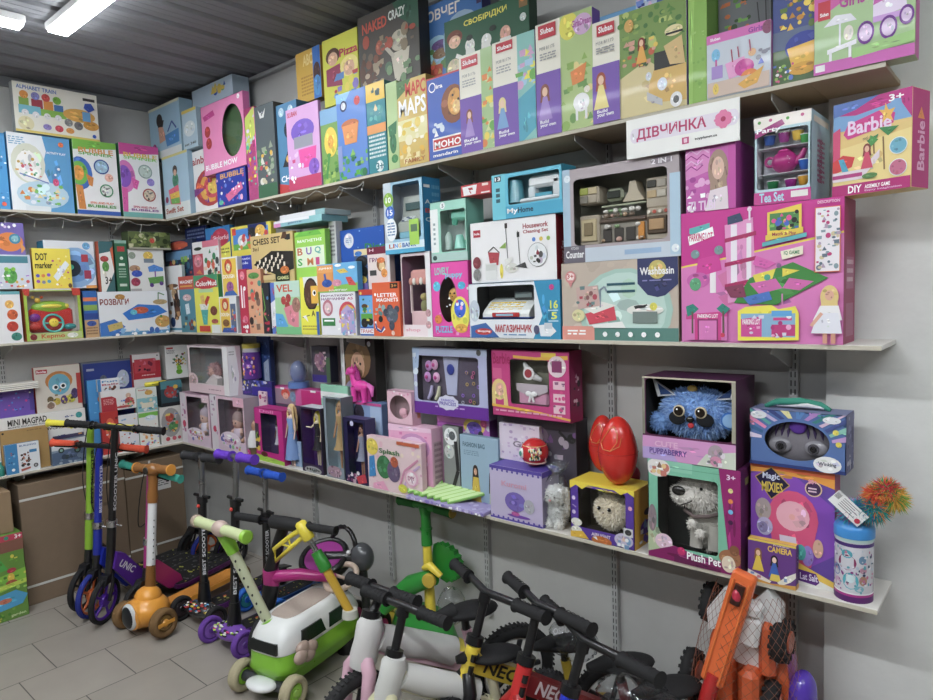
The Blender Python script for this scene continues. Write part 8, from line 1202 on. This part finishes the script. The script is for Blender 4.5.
# ================================================================ GREEN DINOSAUR SCOOTER
o = empty('dinosaur_scooter', (2.19, -.15, 0), 'green and yellow dinosaur ride-on with a green T handle, against the wall', 'scooter'); R0 = Vector(o.location)
G1, Y1 = '1f8a2c', 'e6cc1e'; dl_, dr_ = W_(400, 500, -.12), W_(452, 513, -.12); dc = (dl_+dr_)/2
m = M(); m.tube([dl_, dr_], .0165, G1, 'plastic', 14); m.build('handlebar', o)
for p, s in ((dl_, 1), (dr_, -1)): m = M(); d_ = (dr_-dl_)*s; m.tube([p, p+d_*.05, p+d_*.3], [.024, .021, .019], '1a6a24', 'rubber', 14); m.disc(p-d_*.01, d_, .021, .008, 'b89a2a' if s < 0 else G1); m.build('grip', o)
pf, pm = W_(431, 620, -.16), W_(427, 545, -.13); m = M(); m.tube([dc, dc+(pm-dc)*.25, pm], [.03, .021, .024], G1, 'plastic', 16); m.tube([dc+(pm-dc)*.55, dc+(pm-dc)*.6], .027, G1, 'plastic', 16); m.build('upper_post', o)
m = M(); m.tube([pm, pf, (pf.x, pf.y, .08)], [.019, .024, .03], Y1, 'plastic', 16); m.build('lower_post', o)
m = M(); sp = W_(443, 563, -.1); pts_ = [(-.075, -.06)]+[(.0+.085*math.cos(t)*(1+.13*(i % 2)), .075*math.sin(t)*(1+.13*(i % 2))) for i, t in enumerate([2.3-k*.16 for k in range(24)])]; m.prism(pts_, ((sp.x, sp.y, sp.z), (1,0,0), (0,0,1)), -.03, G1, 'plastic'); m.build('spiny_crest', o)
wa, wb = W_(434, 577, -.17), W_(392, 600, -.22); m = M(); m.tube([wa, wa+(wb-wa)*.5+Vector((0,0,.02)), wb, wb+Vector((-.03, -.03, -.05))], [.035, .042, .035, .02], G1, 'plastic', 16); m.build('arm', o)
m = M(); m.disc(wa+Vector((.0, -.03, -.005)), (.3,-1,0), .03, .02, 'c8a820'); m.tube([wa+Vector((-.05, -.01, .03)), wa+Vector((0, -.02, .055)), wa+Vector((.05, -.01, .02))], [.01, .018, .012], Y1, 'plastic', 12); m.build('shoulder', o)
m = M(); loft(m, [(.05, -.16, .14, .08, 0), (.09, -.2, .16, .1, 0), (.15, -.18, .14, .08, 0), (.2, -.1, .1, .05, 0)], G1); m.build('dino_body', o)
m = M(); loft(m, [(.03, -.36, .18, .1, 1), (.055, -.38, .2, .11, 1), (.065, -.36, .18, .1, 1)], Y1); m.build('yellow_base', o)
for x, y in ((-.3, -.12), (-.3, .1), (.14, .0)): wheelw(o, Vector((x, y*.9, .045)), (0,1,0), .045, .03, '8a8a3a', G1)
# ================================================================ BALANCE BIKES
def bike(label, bpx, bpy, zb, rz, L, fcol, fork, tyre, gl=.11, wrap=False, txt=None, tcol='111', seat='161618', bardx=0., beam=None, roll=0., rim='d8d8d8', name='balance_bike', sc=1., head=None):
    P = onz(bpx, bpy, zb*sc); bd = rz; rz = bd if head is None else head; turn = bd-rz; off = np.array([math.cos(rz)*.06+math.cos(bd)*.07, math.sin(rz)*.06+math.sin(bd)*.07]); o = empty(name, tuple(P[:2]-off*sc)+(0,), label, 'balance bike', 'balance bikes', rz); o.scale = (sc, sc, sc)
    for x, n_ in ((0, 'front_wheel'), (.54, 'rear_wheel')):
        m = M(); m.ring((x, 0, .15), (0,1,0), .128, .022, tyre, 'rubber', 44, 12)
        for k in range(60): a = 6.283*k/60; m.box((-.003, -.013-.004*(k % 2), -.002), (.003, .013+.004*(k % 2), .002), tyre, 'rubber', T=Matrix.Translation((x+.149*math.cos(a), 0, .15+.149*math.sin(a)))@Matrix.Rotation(-a+math.pi/2, 4, 'Y'))
        wl = m.build(n_, o); m = M(); m.ring((x, 0, .15), (0,1,0), .105, .006, rim, 'painted', 40, 8); m.build('rim', wl); m = M()
        for k in range(5): a = 6.283*k/5; m.tube([(x, 0, .15), (x+.1*math.cos(a), 0, .15+.1*math.sin(a))], .009, '2a2a2e', 'plastic', 8)
        m.tube([(x, -.03, .15), (x, .03, .15)], .02, '3a3a3e', 'plastic', 14); m.build('spokes', wl)
    m = M()
    for s in (-1, 1): m.tube([(0, s*.038, .15), (.012, s*.044, .23), (.028, s*.042, .3), (.045, s*.008, .345)], [.015, .019, .021, .02], fork, 'painted', 12)
    m.build('fork', o)
    m = M(); m.tube([(.043, 0, .325), (.075, 0, .43)], .024, fcol, 'painted', 16); m.build('head_tube', o)
    m = M(); m.tube([(.075, 0, .43), (.085, 0, .455)], .028, '18181a', 'plastic', 16); m.tube([(.08, 0, .44), (.13, 0, zb-.005)], .014, '18181a', 'painted', 12); m.tube([(.12, 0, zb-.03), (.13, 0, zb)], .02, '18181a', 'plastic', 12); m.build('handle_stem', o)
    bm = beam or fcol; m = M(); T0 = Vector((.06, 0, .385)); T1 = Vector((.4, 0, .205)); U = (T1-T0).normalized(); V_ = Vector((-U.z, 0, U.x)); ln_ = (T1-T0).length
    m.prism([(0, -.033), (ln_, -.024), (ln_, .024), (0, .03)], (T0+Vector((0, .016, 0)), U, V_), .032, bm, 'painted')
    for s in (-1, 1): m.tube([(.39, 0, .21), (.45, s*.04, .17), (.54, s*.04, .15)], .012, bm, 'painted', 10)
    m.tube([(.4, 0, .23), (.38, 0, .33)], .017, bm, 'painted', 12); fr = m.build('frame', o)
    if txt:
        a = math.atan2(U.z, U.x); m = M(); m.text(txt, (T0+V_*.022+Vector((0, -.0163, 0)), U, -V_), .05, 0, .05+len(txt)*.034, .042, .0004, tcol); m.build('lettering', fr)
        m = M(); m.tube([(.0515, -.0245, .35), (.0585, -.0245, .375)], .009, '111', 'painted', 10); m.tube([(.0625, -.0245, .39), (.0685, -.0245, .41)], .009, '111', 'painted', 10); m.build('head_badge', o)
    m = M(); m.tube([(.38, 0, .32), (.375, 0, .375)], .013, '161618', 'painted', 10); m.build('seat_post', o)
    m = M(); m.ell((.4, 0, .385), (.09, .055, .02), seat, 'rubber', 20, 10, fn=lambda v: 1-.0*v.x); m.tube([(.27, 0, .39), (.34, 0, .392)], [.012, .03], seat, 'rubber', 12); m.build('saddle', o)
    bar(o, .13, zb, L, '19191b', '19191b', gl, .0125, .018, bmat='painted', dx=bardx)
    if wrap:
        rr = random.Random(int(bpx)); m = M(); k_ = lambda v: 1+rr.uniform(-.07, .07)
        m.tube([(.04, 0, .3), (.05, .0, .33), (.06, 0, .37), (.075, 0, .42), (.08, 0, .44)], [.036, .042, .038, .041, .03], 'd8d8d4', 'foamwrap', 16); m.tube([(.1, 0, .375), (.17, 0, .34), (.25, 0, .31), (.33, 0, .27)], [.038, .044, .04, .043], 'd8d8d4', 'foamwrap', 14); m.build('foam_wrap', o)
    for c in o.children:
        if c.name.split('.')[0] in ('front_wheel', 'fork', 'handle_stem', 'handlebar', 'grip'): c.rotation_euler.z = turn; c.location = (.06-.06*math.cos(turn), -.06*math.sin(turn), 0)
    return o
bike('pink balance bike with a white rimmed front wheel and foam wrapped frame', 382, 590, .5, 1.6, .29, 'e0b4c4', 'dcaec0', '1e1e20', .1, wrap=True, txt=None, rim='e0e0e0', sc=1.12, head=1.15)
bike('cream balance bike wrapped in pale foam, in front of the pink one', 404, 606, .575, 1.571, .37, 'dcd8b4', 'd8d4ac', '26262a', wrap=True, head=1.0)
bike('yellow and black balance bike with black letters on its frame', 486, 592, .585, 1.3, .5, 'ecd014', '18181a', '1a1a1c', .12, txt='NEO co', tcol='141414', beam='c8ac14', bardx=.04, head=.95)
bike('red and black balance bike with pale letters on its frame', 538, 604, .6, 1.24, .42, 'd01c1c', 'b81818', '1a1a1c', .12, txt='NEO', tcol='d8c8c8', beam='7a1418', bardx=.03, head=.92)
bb = bike('blue and black balance bike, rightmost of the row', 584, 640, .57, 1.2, .5, '1c34c8', '1a2eb0', '1a1a1c', .12, txt='NEO', tcol='e0e4f0', beam='14141a', bardx=.04, head=1.0)
# bags and wraps over the saddles
def bag(name, label, c, r, seed, mat='wrap', txt=None):
    rr = random.Random(seed); o = empty(name, tuple(c), label, 'bag'); m = M(); off = {}
    def fn(v):
        k = (round(v.x*5), round(v.y*5), round(v.z*5)); off.setdefault(k, 1+rr.uniform(-.09, .09)); return off[k]
    m.ell((0,0,0), r, 'ddd', mat, 28, 18, fn=fn); m.build('plastic_film', o)
    if txt: m = M(); m.text(txt, (Vector((-r[0]*.5, -r[1]*.75, r[2]*.75)), Vector((.9,.1,.35)).normalized(), Vector((.2,-.35,-.8)).normalized()), 0, 0, r[0]*1.1, .02, .004, 'd8d8dc'); m.build('lettering', o)
    return o
bag('plastic_wrapped_saddle', 'clear plastic bag over a black saddle behind the red bike', ony(573, 640, -.32), (.085, .06, .06), 4, txt='OSPORT')
bag('plastic_wrapped_saddle', 'clear bubble wrap around a saddle behind the yellow bike', ony(452, 606, -.3), (.055, .05, .07), 5)
bag('plastic_wrapped_parts', 'crumpled clear bag with white stripes at the bottom edge of the picture', ony(640, 699, -.42), (.13, .07, .05), 6)
m = M()
for c, r in (((0,0,0), (.04, .04, .04)), ((.02, .0, .05), (.05, .05, .02))): m.ell(c, r, '1c1c1e', 'rubber', 18, 10)
# ================================================================ TOY CRANE TRUCK in a net bag
o = empty('toy_crane_truck', (3.53, -.16, 0), 'orange toy crane truck with white cab, on end in a net bag', 'toy truck'); R0 = Vector(o.location); OR = 'd85a1c'
def Wy(px, py, y): return Vector(ony(px, py, y))-R0
m = M(); m.prism([(-.11, .02), (.11, .02), (.13, .3), (.11, .5), (.07, .62), (-.05, .64), (-.1, .5), (-.13, .25)], ((0, .03, 0), (1,0,0), (0,0,1)), .07, OR, 'plastic'); m.build('chassis', o)
m = M(); c1_, c2_ = Wy(727, 665, -.24), Wy(760, 668, -.24)
m.box((-.09, -.1, .3), (-.02, -.04, .47), OR, 'plastic', .012); m.box((.0, -.11, .27), (.055, -.04, .46), OR, 'plastic', .014); m.box((.045, -.08, .44), (.09, -.02, .6), OR, 'plastic', .014); m.build('bodywork', o)
wc = Wy(752, 620, -.21)
m = M(); m.prism([(-.07, -.13), (.05, -.14), (.07, -.06), (.07, .06), (.03, .1), (-.02, .04), (-.05, -.02), (-.1, .0)], (wc+Vector((.01, .03, 0)), (1,0,0), (0,0,1)), .04, 'dcdcdc', 'plastic'); m.prism([(-.07, -.06), (-.02, -.04), (-.01, .06), (-.03, .07), (-.075, .0)], (wc+Vector((-.05, .03, 0)), (1,0,0), (0,0,1)), .04, 'e4e4e4', 'plastic'); m.build('white_cab', o)
m = M(); m.box((-.03, -.05, -.06), (.035, -.0, .03), 'e8e8e8', 'plastic', .01, T=Matrix.Translation(wc)@Matrix.Rotation(.15, 4, 'Y')); m.box((-.025, -.055, .03), (.03, -.005, .07), 'e2e2e2', 'plastic', .01, T=Matrix.Translation(wc)@Matrix.Rotation(.15, 4, 'Y')); m.build('cab_roof', o)
b0, b1 = Wy(746, 573, -.27), Wy(712, 682, -.3); U = (b1-b0).normalized(); X = U.cross(Vector((0,-1,0))).normalized()
TB = Matrix.Translation(b0)@Matrix(((U.x, X.x, 0), (U.y, X.y, -1), (U.z, X.z, 0))).to_4x4(); ln_ = (b1-b0).length
m = M(); m.box((0, -.032, -.015), (ln_, .032, .015), 'ec6a20', 'plastic', .006, T=TB)
for s in (-.024, .018): m.box((.02, s, .015), (ln_-.01, s+.006, .021), 'f07828', 'plastic', .002, T=TB)
m.build('boom', o); m = M(); m.tube([TB@Vector((.03, -.0, .017)), TB@Vector((.085, .0, .024))], .014, '3a1a14', 'plastic', 10); m.ell(TB@Vector((.06, 0, .026)), (.012, .012, .02), 'c82a4a'); m.build('pulley', o)
m = M(); m.tube([TB@Vector((ln_-.03, 0, .0)), TB@Vector((ln_+.09, .0, .0))], .022, 'c01c1c', 'plastic', 14); m.build('red_hinge', o)
for px, py, y in ((712, 602, -.1), (782, 640, -.2), (692, 668, -.15), (774, 700, -.2)):
    c = Wy(px, py, y); m = M(); m.ring(c, (1,0,0), .044, .019, '1a1a1c', 'rubber', 28, 10)
    m.tube([c-Vector((.02,0,0)), c+Vector((.02,0,0))], .048, '1a1a1c', 'rubber', 24)
    for k in range(14): a = .449*k; m.box((-.022, -.006, -.005), (.022, .006, .005), '1a1a1c', 'rubber', T=Matrix.Translation(c+Vector((0, .052*math.cos(a), .052*math.sin(a))))@Matrix.Rotation(a, 4, 'X'))
    wl = m.build('wheel', o); m = M(); m.disc(c+Vector((.018,0,0)), (1,0,0), .03, .014, 'b8502a'); m.build('hub', wl)
rr = random.Random(2); m = M(); NU, NV = 15, 15
def netp(u, v): a = math.pi*(u*1.0); r = .16-.07*v**2.2; return Vector((-r*math.cos(a)+.0+.02*v, -.06-.13*math.sin(a)*(1-.45*v), .22+v*.47))
for i in range(-NV, NU):
    for sg in (1, -1):
        pts = []
        for k in range(NV+1):
            u = (i+k)/NU if sg > 0 else (NU-i-k)/NU
            if 0 <= u <= 1: pts.append(netp(u, k/NV))
        if len(pts) > 1: m.tube(pts, .0006, '8a5038', 'plastic', 3, caps=False)
m.build('net_bag', o)
o = empty('purple_ride_on', (3.69, -.2, 0), 'purple and mauve plastic ride-on part cut by the bottom edge, beside the crane truck', 'toy')
R0 = Vector(o.location); m = M(); p = Wy(803, 692, -.2); m.ell(p, (.035, .05, .06), '5a3ab8', 'gloss'); m.tube([p, (p.x, p.y, 0)], [.035, .05], '5a3ab8', 'plastic', 18); m.build('purple_shell', o)
m = M(); p = Wy(786, 672, -.16); m.ell(p, (.03, .04, .09), '9a5a90', 'plastic'); m.build('mauve_panel', o)
# ================================================================ STRING LIGHTS under the upper shelf
def garland(pts, label):
    R = random.Random(len(pts)); o = empty('string_light', tuple(pts[0]), label, 'string light', 'string lights under the upper shelf'); R0 = Vector(pts[0]); out = []
    for i in range(len(pts)-1):
        a, b = Vector(pts[i])-R0, Vector(pts[i+1])-R0
        for k in range(8): t = k/8; out.append(a*(1-t)+b*t-Vector((0, 0, math.sin(math.pi*t)*.022))+Vector((R.uniform(-.003, .003), 0, R.uniform(-.004, .004))))
    m = M(); m.tube(out, .0013, 'c8c8c0', 'plastic', 5); m.build('wire', o)
    for i in range(3, len(out), 6):
        p = out[i]; d = Vector((R.uniform(-.03, .03), R.uniform(-.01, .01), -R.uniform(.02, .05))); m = M(); m.tube([p, p+d*.5+Vector((.004, 0, 0)), p+d], [.001, .001, .0012], 'c8c8c0', 'plastic', 5); m.ell(p+d, (.003, .003, .005), 'e0e0d8', 'plastic', 8, 6); m.build('bulb', o)
garland([(.215, y, 2.018+.01*(i % 2)) for i, y in enumerate(np.linspace(-1.5, -.25, 8))], 'white wire string light under the upper shelf of the left wall')
garland([(x, -.2-.012*(i % 2), 2.02+.008*(i % 2)) for i, x in enumerate(np.linspace(.25, 1.1, 6))], 'white wire string light under the upper shelf next to the corner')
garland([(x, -.205, 2.02+.008*(i % 2)) for i, x in enumerate(np.linspace(1.12, 2.0, 6))], 'white wire string light above the toy cash machine box')
resolve()
